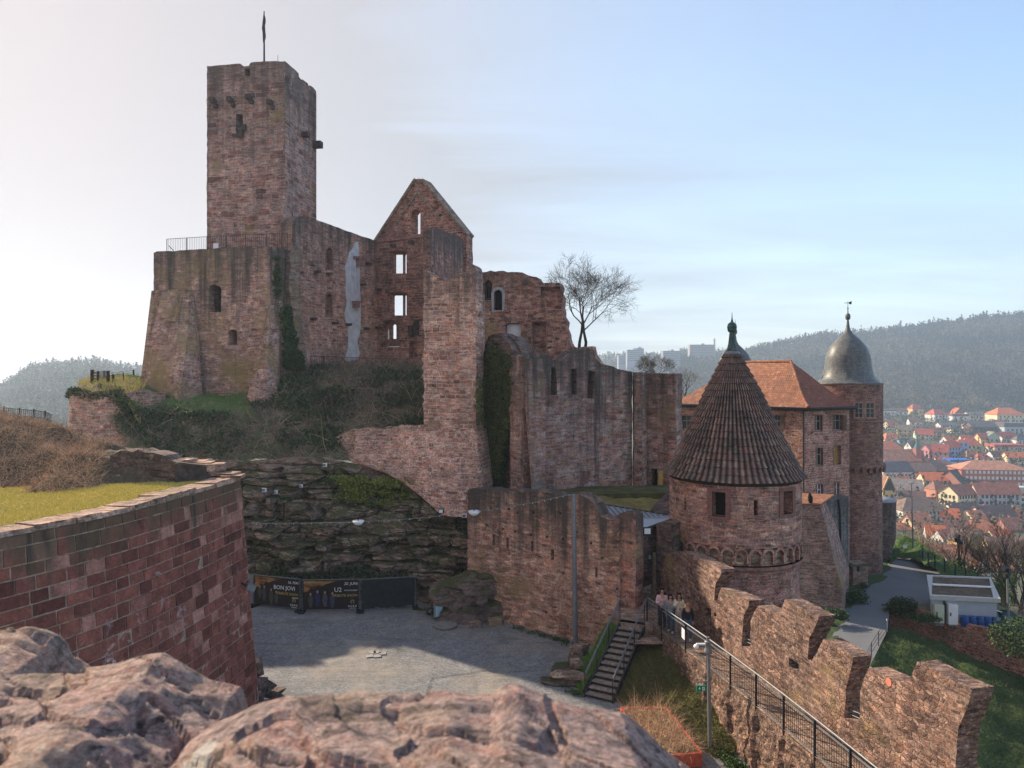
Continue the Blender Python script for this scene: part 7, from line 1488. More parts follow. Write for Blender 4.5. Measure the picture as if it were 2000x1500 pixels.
mb = MB(); mb.grid(pts, len(pxs), len(Ys_)); mb.build('ground', ground('valley_ground', [(.07, .085, .045), (.10, .085, .065), (.06, .08, .04), (.11, .095, .07)], .05, .6, .2), kind='structure')
mb = MB(); mb.grid([Vector((x, y, -22.5-.0*x)) for y in (-60, 0, 30, 60) for x in (-90, -40, 0, 40, 90)], 5, 4, False); mb.build('castle_hill', M['slope'], kind='structure')
def forest(name, n, x0, x1, y0, y1, lab, mats, hgt=13, seed=0, cond=None, per=20, con=.12):
    C = []; H = []; 
    for _ in range(n):
        Y = math.sqrt(random.uniform(y0*y0, y1*y1)); x = random.uniform(x0, x1)
        if cond and not cond(x, Y): continue
        C.append(((x-CX)/F*Y, Y, gz(x, Y)+3.5*fbm((x-CX)/F*Y*.006, Y*.006, 0, 3)))
    C = np.array(C); n = len(C); nz_ = np.array([noise.noise(Vector((a*.008, b*.008, seed))) for a, b, c in C]); conif = (nz_+rng.normal(size=n)*.18 > .35) | (rng.random(n) < con)
    for k, (msk, mat, nm) in enumerate(((~conif, mats[0], name), (conif, mats[1], name+'_conifers'))):
        c = C[msk]; h = hgt*(.65+rng.random(len(c))*.6)*(1.15 if k else 1); r = np.stack([h*.30*(.6 if k else 1), h*.30*(.6 if k else 1), h*.45], 1)
        if k:
            t = rng.random((len(c), per, 1))**.7; a = rng.random((len(c), per, 1))*2*math.pi; rad = (h[:, None, None]*.24*(1-t)); pt = np.concatenate([c[:, None, :1]+np.cos(a)*rad, c[:, None, 1:2]+np.sin(a)*rad, c[:, None, 2:]+h[:, None, None]*t], 2).reshape(-1, 3)
            V, Fq = leaves(pt, .11*hgt)
        else:
            cc_ = c.copy(); cc_[:, 2] += h*.55; pt = clump(cc_, r, per, .45); V, Fq = leaves(pt, .095*hgt)
        npmesh(nm, V, Fq, mat, label=lab+(' (dark conifers)' if k else ''), cat='forest', kind='stuff')
def woodmat(name, cs):
    k = NT(name); p = k.pos(); g = k.new('ShaderNodeNewGeometry'); f = k.math('ADD', k.math('MULTIPLY', k.noise(p, .045, 3, .7), .75), k.math('MULTIPLY', k.noise(p, .006, 3, .6), .3)); n = len(cs)
    c = k.ramp(f, [(.38+.26*i/(n-1), cs[i]) for i in range(n)]); c = k.mix(1, c, k.ramp(g.outputs['Random Per Island'], [(0, .6), (1, 1.4)]), 'MULTIPLY'); k.col(c); k.b.inputs['Roughness'].default_value = 1; return k.m
M['wood1'] = woodmat('winter_wood', [(.025, .035, .018), (.10, .085, .045), (.05, .065, .03), (.20, .155, .09), (.11, .105, .055)]); M['wood2'] = woodmat('conifer_wood', [(.012, .028, .016), (.035, .055, .03)])
forest('hill_forest', 11000, 1330, 2120, 930, 1560, 'winter forest covering the hillside across the valley', (M['wood1'], M['wood2']), 14, 1, per=22)
forest('ridge_forest', 1500, 1100, 1420, 1150, 1560, 'forest on the hazy ridge below the tower blocks', (M['wood1'], M['wood2']), 13, 1, per=18)
forest('left_forest', 4200, -120, 330, 480, 930, 'hazy forest on the hill at left', (M['wood1'], M['wood2']), 12, 2, per=20)
forest('scrub', 2300, 1700, 2080, 330, 930, 'garden bushes and hedges between the town houses', (M['wood1'], M['wood2']), 7, 4, per=16, con=.4)
forest('ridge_trees', 220, 1650, 2100, 1480, 1540, 'row of tall conifers along the right ridge', (M['wood2'], M['wood2']), 19, 6, per=40)
# ---- town houses
def find_ground(x, y):
    Y = 130.0
    while Y < 1500:
        if gz(x, Y) >= (HY-y)/F*Y: return Y
        Y += 3
    return 1400
hmats = {}
def hm(c, roof=False):
    k = (c, roof)
    if k not in hmats: hmats[k] = flat('house_%s_%d' % ('roof' if roof else 'wall', len(hmats)), c, .85, .22 if roof else .08, .5 if roof else .3)
    return hmats[k]
WHT = (.78, .76, .72); CRM = (.76, .64, .42); YEL = (.78, .60, .26); ORR = (.66, .19, .08); RED = (.48, .12, .085); BRN = (.20, .10, .075); GRY = (.13, .13, .14); DRK = (.07, .065, .07); SND = (.34, .13, .10); PNK = (.60, .25, .27)
winm = bpy.data.meshes.new('window'); winm.from_pydata([(-.55, 0, -.75), (.55, 0, -.75), (.55, 0, .75), (-.55, 0, .75), (-.55, .12, -.75), (.55, .12, -.75), (.55, .12, .75), (-.55, .12, .75)], [], [(0, 1, 2, 3), (4, 7, 6, 5), (0, 4, 5, 1), (1, 5, 6, 2), (2, 6, 7, 3), (3, 7, 4, 0)]); winm.materials.append(flat('town_window', (.05, .06, .075), .25, .1))
winw = winm.copy(); winw.materials.clear(); winw.materials.append(hm((.72, .72, .7)))
def house(x, y, w, hw, hr, wall, roof, lab, kind='gable', rot=0., dep=.8, rows=2, gable=0, step=False, name='town_house', wm=None, cat='house'):
    w *= 1.14; hw *= 1.3; hr *= 1.1; Y = find_ground(x, y); m = Y/F; W_ = w*m/(abs(math.cos(rot))+.55*dep*abs(math.sin(rot))); Dp_ = W_*dep; Hw = hw*m; Hr = hr*m; c = Vector(((x-CX)/F*Y, Y+Dp_*.5, (HY-y)/F*Y)); t = thing(name, c, lab, cat)
    Rm = Matrix.Rotation(rot, 3, 'Z'); g = lambda a, b, z: c+Rm @ Vector((a*W_/2, b*Dp_/2, z))
    q = MB(); q.poly([g(-1, -1, -4), g(1, -1, -4), g(1, 1, -4), g(-1, 1, -4)], Vector((0, 0, Hw+4)))
    e = 1.06
    if kind == 'gable':
        rd = MB()
        if gable == 0:   # ridge along the width
            for s in (-1, 1): q.poly([g(s*.99, -1, Hw+.01), g(s*.99, 1, Hw+.01), g(s*.99, 0, Hw+Hr*.96)], Rm @ Vector((-s*.3, 0, 0)))
            for s in (-1, 1): rd.poly([g(-e, s*1.12, Hw-.1*Hr), g(e, s*1.12, Hw-.1*Hr), g(e, 0, Hw+Hr), g(-e, 0, Hw+Hr)], Vector((0, 0, .25)))
        else:
            for s in (-1, 1): q.poly([g(-1, s*.99, Hw+.01), g(1, s*.99, Hw+.01), g(0, s*.99, Hw+Hr*.96)], Rm @ Vector((0, -s*.3, 0)))
            for s in (-1, 1): rd.poly([g(s*1.12, -e, Hw-.1*Hr), g(s*1.12, e, Hw-.1*Hr), g(0, e, Hw+Hr), g(0, -e, Hw+Hr)], Vector((0, 0, .25)))
            if step:
                for k in range(6): q.poly([g(-1.02+.16*k, -1.0, Hw+.01), g(1.02-.16*k, -1.0, Hw+.01), g(1.02-.16*k, -1.0, Hw+Hr*(k+1.2)/6), g(-1.02+.16*k, -1.0, Hw+Hr*(k+1.2)/6)], Rm @ Vector((0, .5+.004*k, 0)))
    elif kind == 'hip':
        rd = MB(); k = .45 if dep <= 1 else .3; rd.hull([g(-e, -1.08, Hw-.02), g(e, -1.08, Hw-.02), g(e, 1.08, Hw-.02), g(-e, 1.08, Hw-.02), g(-k, 0, Hw+Hr), g(k, 0, Hw+Hr)])
    else:
        rd = MB(); rd.poly([g(-e, -e, Hw+.01), g(e, -e, Hw+.01), g(e, e, Hw+.01), g(-e, e, Hw+.01)], Vector((0, 0, max(.4, Hr))))
    wo = q.build('wall', hm(wall), t); ro = rd.build('roof', hm(roof, True), t)
    if W_ > 9 and kind != 'flat' and random.random() < .7:
        q = MB(); q.box(g(random.uniform(-.5, .5), .1, Hw+Hr*.95), (.9, .9, 1.8), rot); q.build('chimney', hm(SND), ro)
    ncol = max(2, int(w/8.5)); 
    for r in range(rows):
        for k in range(ncol):
            for fc_, on in ((0, True), (1, abs(rot) > .25)):
                if not on: continue
                if fc_ and k >= max(1, ncol*dep*.7): continue
                o = bpy.data.objects.new('window', wm or winm); COL.objects.link(o); o.parent = t; f = (k+.5)/ncol*2-1; z = Hw*(r+.55)/rows
                if fc_ == 0: p = g(f*.9, -1, z)-Rm @ Vector((0, .08, 0)); o.rotation_euler.z = rot
                else:
                    s = -1 if rot > 0 else 1; f = (k+.5)/max(1, int(ncol*dep*.7)+1)*2-1; p = g(s, f*.8, z)+Rm @ Vector((s*.08, 0, 0)); o.rotation_euler.z = rot-s*-math.pi/2
                o.location = p-c; sc_ = min(1.25, Hw/rows*.36); o.scale = (sc_, 1, sc_)
    return t
HS = [
(1737, 812, 24, 7, 3, WHT, GRY, 'long white flat house at the top left of the town beside the onion tower', 'flat', 0, .6, 1),
(1759, 811, 26, 6, 5, WHT, BRN, 'white house with low brown roof in the topmost row', 'gable', 0, .6, 1),
(1793, 811, 19, 9, 9, YEL, RED, 'yellow house with steep red roof in the topmost row', 'hip', 0, .9, 1),
(1812, 799, 26, 3, 2, WHT, WHT, 'tiny white terrace at the forest edge', 'flat', 0, .6, 1),
(1837, 823, 30, 10, 10, WHT, RED, 'white house with red mansard roof in the topmost row', 'hip', .2, .8, 2),
(1876, 822, 27, 7, 4, WHT, BRN, 'white modern house with wide terrace in the topmost row', 'flat', 0, .6, 1),
(1874, 812, 18, 3, 10, RED, ORR, 'small red gabled upper house above the white terrace', 'gable', 0, .8, 1, 1),
(1909, 821, 28, 8, 5, WHT, GRY, 'white house with dark blue grey roof in the topmost row', 'gable', 0, .7, 1),
(1974, 827, 46, 13, 12, CRM, ORR, 'large cream house with orange roof at the top right edge', 'hip', 0, .7, 2),
(1853, 838, 28, 6, 4, WHT, GRY, 'white row house with grey roof below the topmost row', 'gable', 0, .6, 1),
(1928, 845, 50, 9, 9, (.16, .10, .09), GRY, 'wide dark brown house with grey roof below the topmost row', 'gable', 0, .5, 1),
(1986, 848, 42, 11, 7, (.45, .5, .55), GRY, 'pale blue building with grey roof at the right edge', 'flat', 0, .6, 1),
(1773, 852, 26, 9, 9, YEL, (.20, .17, .13), 'pale yellow house with olive brown roof', 'gable', -.4, .8, 2),
(1811, 861, 30, 9, 10, (.50, .60, .48), RED, 'pale green house with dark red roof', 'gable', -.3, .8, 2),
(1834, 855, 22, 8, 8, CRM, BRN, 'cream house with brown roof right of the pale green one', 'gable', -.3, .8, 2),
(1746, 866, 28, 6, 11, WHT, ORR, 'white house with bright orange roof, upper of two by the onion tower', 'hip', 0, .9, 1),
(1743, 888, 36, 8, 14, WHT, ORR, 'white house with bright orange roof, lower of two by the onion tower', 'hip', 0, .9, 1),
(1766, 868, 16, 6, 4, (.35, .5, .55), GRY, 'small turquoise flat building', 'flat', 0, .8, 1),
(1822, 896, 24, 13, 9, PNK, (.45, .15, .15), 'pink house with pinkish red roof', 'gable', .3, .8, 2),
(1843, 899, 26, 12, 13, (.60, .38, .45), RED, 'lilac pink house with red gable left of the blue house', 'gable', -.5, .8, 2),
(1862, 896, 32, 17, 10, (.30, .42, .66), RED, 'light blue house with red roof', 'gable', .3, .7, 3),
(1882, 893, 18, 22, 5, (.25, .38, .62), RED, 'blue tower like house', 'hip', 0, .9, 3),
(1903, 889, 30, 15, 13, YEL, RED, 'yellow house with big red roof', 'hip', -.3, .9, 2),
(1924, 871, 22, 10, 10, YEL, RED, 'small yellow house with red roof left of the pale green barn', 'gable', .2, .8, 1),
(1942, 871, 18, 15, 7, (.42, .5, .36), (.22, .25, .2), 'pale green gabled barn', 'gable', 0, .9, 1, 1),
(1971, 867, 40, 9, 9, WHT, RED, 'white chalet with dark red roof near the right edge', 'gable', .3, .6, 1),
(1972, 888, 50, 11, 5, (.58, .55, .42), RED, 'cream terraced building with dark red edge near the right edge', 'flat', 0, .5, 2),
(1905, 901, 28, 5, 12, CRM, (.36, .17, .10), 'low hut with brown orange roof', 'hip', 0, .9, 0),
(1752, 940, 58, 15, 15, WHT, (.10, .10, .125), 'white building with slate blue roof and dormers beside the onion tower', 'gable', .15, .6, 1),
(1803, 935, 44, 12, 12, SND, (.33, .20, .15), 'red stone building with light brown roof', 'gable', .12, .6, 1),
(1850, 931, 56, 9, 17, (.20, .10, .09), (.19, .12, .11), 'large brown half hipped barn roof building', 'hip', -.2, .8, 0),
(1877, 919, 36, 13, 4, WHT, (.03, .16, .55), 'white building with bright blue flat roof', 'flat', 0, .6, 1),
(1841, 958, 56, 15, 12, CRM, (.62, .17, .07), 'cream apartment house with bright orange roof', 'gable', -.15, .6, 2),
(1897, 962, 66, 15, 20, (.34, .15, .12), (.06, .085, .08), 'red brick hall with dark green roof', 'gable', .3, .8, 0),
(1947, 962, 110, 34, 14, (.42, .16, .12), (.50, .24, .16), 'long red brick barracks with orange roof and rows of windows', 'hip', -.12, .45, 4),
(1782, 976, 54, 12, 19, WHT, (.30, .25, .23), 'white gabled house with broad grey brown roof', 'gable', -.35, .9, 1),
(1748, 957, 30, 6, 12, CRM, (.11, .11, .14), 'small house with dark blue roof behind the stepped gable', 'gable', .1, .8, 0),
(1796, 988, 36, 9, 13, WHT, (.15, .085, .08), 'small white gable house with dark brown roof', 'gable', -.5, .9, 1),
(1838, 988, 30, 24, 14, (.55, .24, .16), (.28, .14, .11), 'tall orange plastered house with half grey roof', 'hip', .2, .9, 3),
(1886, 1001, 56, 27, 15, CRM, (.30, .13, .09), 'cream three storey house with red brown roof and many windows', 'gable', .35, .7, 3),
(1953, 1001, 74, 28, 17, (.52, .53, .56), (.48, .18, .12), 'white apartment block with green balconies and orange roof', 'gable', 0, .4, 3),
(1994, 992, 30, 24, 8, CRM, (.6, .6, .58), 'cream building with pale roof at the right edge', 'flat', 0, .6, 3),
(1808, 1019, 88, 17, 19, (.64, .62, .56), (.22, .15, .12), 'wide white house with brown hip roof', 'hip', .08, .6, 2),
(1887, 1012, 52, 9, 14, WHT, (.14, .11, .115), 'low white building with dark roof behind the thicket', 'gable', .1, .6, 1),
(1952, 1022, 66, 9, 17, (.55, .48, .45), (.15, .095, .095), 'building with long dark roof and little gables at right', 'gable', .1, .6, 1),
(1803, 1043, 52, 6, 26, CRM, (.56, .22, .12), 'near house with steep weathered orange roof', 'gable', .35, .9, 0),
(1768, 1043, 34, 7, 9, WHT, (.55, .2, .12), 'small white house with red roof beside the green bank', 'hip', 0, .8, 1),
(1926, 1046, 52, 8, 15, CRM, (.58, .20, .10), 'cream house with light orange roof among bare trees', 'hip', -.1, .8, 1),
(1985, 1046, 46, 9, 18, (.38, .2, .16), (.46, .18, .11), 'brown house with red orange roof at the right edge', 'gable', .2, .7, 0),
(1878, 1044, 40, 5, 16, SND, (.28, .13, .10), 'rust roofed house behind the thicket', 'gable', -.3, .8, 0),
(1895, 1075, 30, 11, 19, (.60, .38, .15), (.12, .085, .08), 'yellow timbered gable house with dark roof', 'gable', .25, 1.6, 1, 1),
(1928, 1078, 38, 9, 18, (.2, .3, .27), (.11, .09, .09), 'house with dark roof and turquoise netting', 'gable', .3, .9, 0),
(1858, 1096, 60, 7, 17, WHT, (.58, .22, .15), 'near house with long salmon orange roof', 'gable', -.2, .6, 1),
(1912, 1100, 52, 7, 18, WHT, (.54, .20, .13), 'second salmon roofed house right of the first', 'gable', -.25, .7, 1),
(1982, 1092, 66, 8, 24, CRM, (.38, .22, .19), 'house with wide greyish pink roof at the right edge', 'gable', -.2, .8, 1),
(1922, 1126, 24, 16, 15, WHT, (.5, .2, .12), 'white gable house seen between the bare trees', 'gable', .1, .9, 1, 1),
(1850, 1062, 30, 7, 14, WHT, (.42, .15, .11), 'small white house with brick red roof left of the timbered gable', 'gable', .3, .9, 1),
]
HS += [
(1745, 838, 22, 6, 6, CRM, RED, 'cream cottage with red roof half hidden by the onion tower', 'gable', .2, .8, 1),
(1790, 832, 20, 6, 6, WHT, BRN, 'white cottage with brown roof on the wooded terraces', 'gable', -.2, .8, 1),
(1868, 846, 18, 6, 6, CRM, GRY, 'cream cottage with grey roof in the hillside gardens', 'hip', 0, .8, 1),
(1898, 838, 18, 6, 5, WHT, ORR, 'white cottage with orange roof in the hillside gardens', 'hip', .1, .8, 1),
(1952, 835, 18, 6, 6, WHT, RED, 'white cottage with red roof left of the large cream house', 'gable', 0, .8, 1),
(1858, 872, 22, 8, 8, WHT, ORR, 'white house with orange roof above the light blue house', 'gable', .25, .8, 1),
(1892, 868, 20, 7, 7, CRM, RED, 'cream house with red roof above the yellow house', 'gable', -.2, .8, 1),
(1998, 872, 20, 9, 8, WHT, GRY, 'white house with grey roof cut by the right edge', 'hip', 0, .8, 1),
(1788, 884, 22, 8, 9, WHT, GRY, 'white house with grey roof behind the church spire', 'gable', .2, .8, 1),
(1955, 902, 30, 8, 9, WHT, BRN, 'white house with brown roof above the barracks', 'gable', .1, .7, 1),
(1990, 906, 34, 9, 9, CRM, ORR, 'cream house with orange roof above the barracks at the right edge', 'gable', -.1, .7, 1),
(1848, 912, 26, 7, 8, CRM, RED, 'low cream house with red roof left of the blue flat roof', 'gable', -.2, .8, 1),
(1925, 905, 26, 7, 8, WHT, RED, 'white house with red roof behind the long barracks', 'hip', 0, .8, 1),
(1768, 955, 26, 9, 10, WHT, ORR, 'white house with orange roof below the slate blue building', 'gable', .4, .9, 1),
(1866, 984, 24, 12, 11, WHT, ORR, 'narrow white house with orange roof left of the cream three storey house', 'gable', -.2, .9, 2),
(1925, 978, 26, 10, 11, CRM, RED, 'cream house with red roof behind the apartment block', 'gable', .2, .9, 1),
(1772, 1003, 30, 10, 12, CRM, ORR, 'cream house with orange roof left of the wide white house', 'gable', .3, .9, 1),
(1862, 1022, 34, 9, 13, WHT, ORR, 'white house with orange roof right of the wide white house', 'gable', -.3, .9, 1),
(1912, 1026, 32, 9, 13, CRM, (.58, .24, .14), 'cream house with pale orange roof in front of the dark long roof', 'gable', .2, .9, 1),
(1992, 1020, 34, 9, 12, WHT, ORR, 'white house with orange roof beside the dark long roof at the edge', 'hip', 0, .9, 1),
(1835, 1058, 34, 9, 15, WHT, ORR, 'white house with orange roof in front of the steep weathered roof', 'gable', -.35, .9, 1),
(1962, 1066, 42, 9, 15, CRM, ORR, 'cream house with orange roof behind the turquoise netting house', 'gable', .2, .8, 1),
(1870, 1118, 36, 9, 15, WHT, (.5, .19, .12), 'white house with red orange roof behind the mesh fence trees', 'gable', .3, .9, 1),
(1960, 1120, 44, 9, 16, CRM, (.52, .22, .14), 'cream house with orange roof behind the tallest bare trees', 'gable', -.3, .9, 1),
]
for h in HS:
    h = list(h); x, y, w, hw, hr, wa, ro, lab = h[:8]; r = h[8:]; kw = dict(zip(('kind', 'rot', 'dep', 'rows', 'gable'), r)); house(x, y, w, hw, hr, wa, ro, lab, wm=winw if wa in (SND, (.42, .16, .12)) else None, **kw)
house(1737, 984, 22, 20, 24, (.62, .45, .18), (.3, .14, .1), 'bright yellow house with stepped gable beside the onion tower', 'gable', 0, 1.2, 1, gable=1, step=True)
ch = house(1762, 927, 66, 21, 18, SND, (.50, .23, .15), 'red sandstone church with long orange roof and slim spire', 'gable', .1, .5, 1, name='church', cat='church')
Yc = find_ground(1790, 927); c = P(1791, 925, Yc+4); m_ = Yc/F; q = MB(); q.box(c+Vector((0, 0, 24*m_)), (11*m_, 11*m_, 50*m_), .1); q.build('tower', hm(SND), ch); q = MB(); q.lathe(c+Vector((0, 0, 49*m_)), [(6.5*m_, 0), (2.6*m_, 10*m_), (.1, 34*m_)], 8, smooth=False); q.build('spire', hm((.12, .19, .17), True), ch); q = MB(); q.lathe(P(1800, 925, Yc+10), [(9*m_, -2), (9*m_, 26*m_), (4*m_, 40*m_), (.1, 46*m_)], 8, smooth=False); q.build('choir', hm((.26, .10, .085)), ch)
# balconies on the apartment block
# ---- tower blocks on the ridge
def block(x0, x1, y0, y1, Y, lab, c=(.32, .32, .36), dep=16, extra=None):
    a, b = P(x0, y1, Y), P(x1, y0, Y); t = thing('tower_block', Vector(((a.x+b.x)/2, Y, a.z)), lab, 'building', 'tower blocks on the hazy ridge')
    q = MB(); q.box(((a.x+b.x)/2, Y+dep/2, (a.z+b.z)/2-8), (b.x-a.x, dep, b.z-a.z+16)); q.build('wall', hm(c), t)
    q = MB(); nf = max(3, int((b.z-a.z)/3.2)); nc = max(3, int((b.x-a.x)/4))
    for i in range(nf):
        z = a.z+(i+.5)*(b.z-a.z)/nf; q.box(((a.x+b.x)/2, Y-.1, z), ((b.x-a.x)*.92, .5, 1.3))
    q.build('window_bands', hm((.12, .13, .16)), t)
    q = MB(); q.box(((a.x+b.x)/2+3, Y+dep/2, b.z+1.2), (5, 5, 2.6)); q.build('roof_house', hm(c), t)
    if extra: q = MB(); e0, e1 = P(extra[0], extra[2], Y), P(extra[1], extra[1] and extra[3], Y); q.box(((e0.x+e1.x)/2, Y+dep/2, (e0.z+e1.z)/2-10), (abs(e1.x-e0.x), 6, abs(e0.z-e1.z)+20)); q.build('chimney_tower', hm(c), t)
block(1347, 1396, 673, 697, 1380, 'long hazy hospital block with slim chimney tower on the ridge', extra=(1396, 1398.5, 697, 661))
block(1225, 1258, 683, 706, 1280, 'hazy tower block behind the bare tree, leftmost tall one', (.26, .29, .36)); block(1238, 1257, 680, 706, 1300, 'narrower hazy slab overlapping the leftmost tall block', (.26, .28, .33))
block(1295, 1328, 685, 706, 1300, 'hazy tower block above the smaller bare tree', (.26, .29, .36)); block(1262, 1280, 690, 708, 1330, 'low hazy block between the two taller tower blocks', (.24, .27, .33)); block(1208, 1222, 694, 712, 1250, 'pale hazy block left of the tower blocks', (.3, .32, .38))
for (x, y, w, lab) in ((170, 712, 15, 'faint hazy gabled house on the left hill'), (206, 716, 18, 'faint hazy long house on the left hill right of the gabled one'), (238, 722, 22, 'faint hazy house on the left hill beside the bastion')):
    house(x, y, w, 5, 5, WHT, GRY, lab, 'gable', 0, .6, 0, gable=1 if x == 170 else 0)
# ================================================================ people
def skin_mesh(name, verts, edges, radii, mat, parent, sub=2):
    me = bpy.data.meshes.new(name); me.from_pydata([tuple(v) for v in verts], edges, []); o = bpy.data.objects.new(name, me); COL.objects.link(o)
    m = o.modifiers.new('s', 'SKIN'); 
    for i, r in enumerate(radii): me.skin_vertices[0].data[i].radius = (r, r) if not isinstance(r, tuple) else r
    me.skin_vertices[0].data[0].use_root = True; m.use_smooth_shade = True; o.modifiers.new('u', 'SUBSURF').levels = sub; o.modifiers['u'].render_levels = sub
    dg = bpy.context.evaluated_depsgraph_get(); nm = bpy.data.meshes.new_from_object(o.evaluated_get(dg)); bpy.data.objects.remove(o); nm.materials.clear(); nm.materials.append(mat); nm.name = name
    r = bpy.data.objects.new(name, nm); COL.objects.link(r); r.parent = parent; return r
def person(base, rz, lab, hgt, top, legs, shoes, hair, arms, stride=.0, hairlen=.0, lean=0, hood=None, group=None):
    t = thing('person', base, lab, 'person', group); t.rotation_euler.z = rz; s = hgt/1.75
    J = dict(pel=(0, 0, .94), sp=(0, -.01-lean*.3, 1.12), ch=(0, -lean*.7, 1.32), nk=(0, -lean-.01, 1.47), hd=(0, -lean-.03, 1.60), ht=(0, -lean-.025, 1.69))
    for sd, k in ((-1, 'l'), (1, 'r')):
        f = stride*sd; J['hip'+k] = (.09*sd, 0, .90); J['kn'+k] = (.10*sd, -.04-f*.5, .50); J['an'+k] = (.10*sd, .02-f, .09); J['to'+k] = (.11*sd, -.13-f, .04)
        J['sh'+k] = (.17*sd, -lean*.8, 1.40); e, w = arms[0 if sd < 0 else 1]; J['el'+k] = (e[0]*sd, e[1]-lean*.8, e[2]); J['wr'+k] = (w[0]*sd, w[1]-lean*.8, w[2])
        ev, wv_ = Vector(J['el'+k]), Vector(J['wr'+k]); J['ha'+k] = tuple(wv_+(wv_-ev).normalized()*.085)
    V = lambda ks: [Vector(J[k])*s for k in ks]
    ks = ['pel', 'sp', 'ch', 'nk', 'hd', 'ht', 'hipl', 'knl', 'anl', 'tol', 'hipr', 'knr', 'anr', 'tor', 'shl', 'ell', 'wrl', 'hal', 'shr', 'elr', 'wrr', 'har']
    ed = [(0, 1), (1, 2), (2, 3), (3, 4), (4, 5), (0, 6), (6, 7), (7, 8), (8, 9), (0, 10), (10, 11), (11, 12), (12, 13), (2, 14), (14, 15), (15, 16), (16, 17), (2, 18), (18, 19), (19, 20), (20, 21)]
    ra = [.125, .115, .13, .052, .088, .066, .085, .055, .038, .035, .085, .055, .038, .035, .055, .04, .027, .03, .055, .04, .027, .03]; ra = [r*s for r in ra]
    skin_mesh('body', V(ks), ed, ra, M['skin'], t)
    tk = ['sp', 'pel', 'ch', 'shl', 'ell', 'wrl', 'shr', 'elr', 'wrr']; skin_mesh('jacket', V(tk), [(0, 1), (0, 2), (2, 3), (3, 4), (4, 5), (2, 6), (6, 7), (7, 8)], [r*s for r in (.15, .155, .15, .085, .065, .048, .085, .065, .048)], top, t)
    lk = ['pel', 'hipl', 'knl', 'anl', 'hipr', 'knr', 'anr']; skin_mesh('trousers', V(lk), [(0, 1), (1, 2), (2, 3), (0, 4), (4, 5), (5, 6)], [r*s for r in (.14, .105, .078, .065, .105, .078, .065)], legs, t)
    for k in 'lr': a, b = Vector(J['an'+k])*s, Vector(J['to'+k])*s; skin_mesh('shoe', [a+Vector((0, .04, -.03)), a+Vector((0, -.02, -.03)), b], [(0, 1), (1, 2)], [.045, .055, .042], shoes, t)
    hd = Vector(J['hd'])*s; hv = [hd+Vector((0, .03, .06)), hd+Vector((0, .055, .0)), hd+Vector((0, -.01, .075))]; hr = [.092, .08, .085]; he = [(0, 1), (0, 2)]
    if hairlen:
        for sd in (-1, 1): hv += [hd+Vector((.075*sd, .01, -.04)), hd+Vector((.085*sd, -.02, -.05-hairlen))]; hr += [.045, .04]; n = len(hv); he += [(1, n-2), (n-2, n-1)]
        hv.append(hd+Vector((0, .09, -hairlen*.8))); hr.append(.07); he.append((1, len(hv)-1))
    skin_mesh('hair', hv, he, hr, hair, t)
    q = MB(); f = hd+Vector((0, -.082, .0)); org = wloc(t)
    q.hull([org+f+Vector(v) for v in ((-.012, .0, -.01), (.012, 0, -.01), (0, -.028, -.012), (0, .0, .03), (0, .01, -.02))]); q.build('nose', M['skin'], t)
    q = MB()
    for sd in (-1, 1): q.box(org+f+Vector((.03*sd, .004, .022)), (.022, .012, .01)); 
    q.box(org+f+Vector((0, .006, -.04)), (.045, .012, .008)); q.build('eyes_and_mouth', flat('dark_features', (.08, .03, .025), .6) if 'dark_features' not in bpy.data.materials else bpy.data.materials['dark_features'], t)
    for k, sd in (('l', -1), ('r', 1)):
        ha = Vector(J['ha'+k])*s; d = (Vector(J['ha'+k])-Vector(J['wr'+k])).normalized(); o = d.cross(Vector((0, 1, 0.2))).normalized(); q = MB(); org2 = org
        for i, L in enumerate((.05, .065, .07, .062)):
            b = org2+ha+o*(.024-.016*i); n1 = Vector((0, -.3, -.4)); q.tube([b, b+d*L*.5, b+(d*.8+n1*.4).normalized()*L], [.009, .0085, .006], 5)
        b = org2+ha-d*.03+o*.03; q.tube([b, b+(o+d*.6).normalized()*.03, b+(o*.6+d).normalized()*.055], [.011, .01, .007], 5); q.build('fingers', M['skin'], t)
    return t
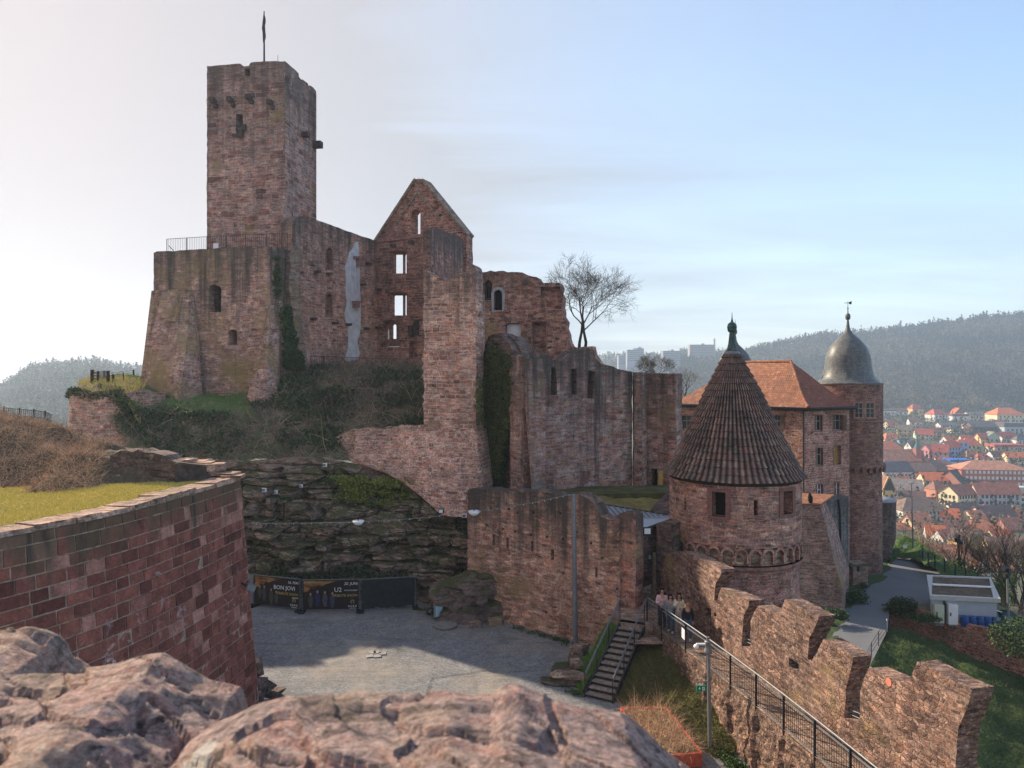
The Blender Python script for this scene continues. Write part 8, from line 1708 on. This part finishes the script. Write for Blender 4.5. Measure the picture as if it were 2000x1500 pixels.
pk = flat('pink_shirt', (.55, .38, .40), .9, .12, 8); crj = flat('cream_jacket', (.62, .55, .42), .9, .1, 8); blk = flat('black_coat', (.02, .02, .025), .9, .2, 8); jn = flat('blue_jeans', (.06, .11, .2), .9, .2, 9); jd = flat('dark_trousers', (.035, .045, .07), .9, .2, 9); gy = flat('grey_sweater', (.22, .24, .26), .9, .15, 9); wt = flat('white_shoes', (.68, .68, .7), .6, .05); pl_ = flat('pale_trousers', (.42, .42, .42), .9, .1, 8); hb = flat('dark_hair', (.025, .014, .01), .6, .2, 12); hbl = flat('blond_hair', (.30, .18, .10), .6, .2, 12); ds = flat('dark_shoes', (.05, .05, .05), .6)
up_ = ((.22, -.06, 1.14), (.10, -.26, 1.24)); fold = ((.24, -.02, 1.14), (.05, -.22, 1.14)); dn = ((.23, .02, 1.13), (.22, -.06, .88)); face_ = ((.2, -.12, 1.18), (.03, -.17, 1.42))
def pat(x, y): p = PZ(x, y, ZW); return Vector((p.x, p.y, ZW))
person(pat(1293, 1229), -.15, 'man in a pale pink shirt and dark trousers looking down at his hands', 1.84, pk, jd, ds, hb, (up_, up_), .10, lean=.05)
person(pat(1310, 1235)+Vector((0, .0, 0)), -.35, 'person in grey top, blue jeans and white shoes behind the man in pink', 1.66, gy, jn, wt, hb, (dn, up_), .12)
person(pat(1326, 1236), -.1, 'woman with long dark hair in a cream jacket touching her face', 1.74, crj, pl_, wt, hb, (face_, fold), .06, hairlen=.3)
person(pat(1343, 1250), -.1, 'shorter person with light hair in a black coat and blue jeans', 1.64, blk, jn, wt, hbl, (dn, dn), .10, hairlen=.1)
# ================================================================ haze
hz_m = bpy.data.materials.new('haze'); hz_m.use_nodes = True; nt = hz_m.node_tree; nt.nodes.clear(); o_ = nt.nodes.new('ShaderNodeOutputMaterial'); v_ = nt.nodes.new('ShaderNodeVolumePrincipled')
v_.inputs['Color'].default_value = (.64, .80, 1.0, 1); v_.inputs['Density'].default_value = .00030; v_.inputs['Anisotropy'].default_value = .35; nt.links.new(v_.outputs[0], o_.inputs['Volume'])
mb = MB(); mb.box((0, 1130, 0), (7700, 2440, 350)); hz_o = mb.build('haze', hz_m, kind='stuff', label='blue haze over the valley', cat='haze');
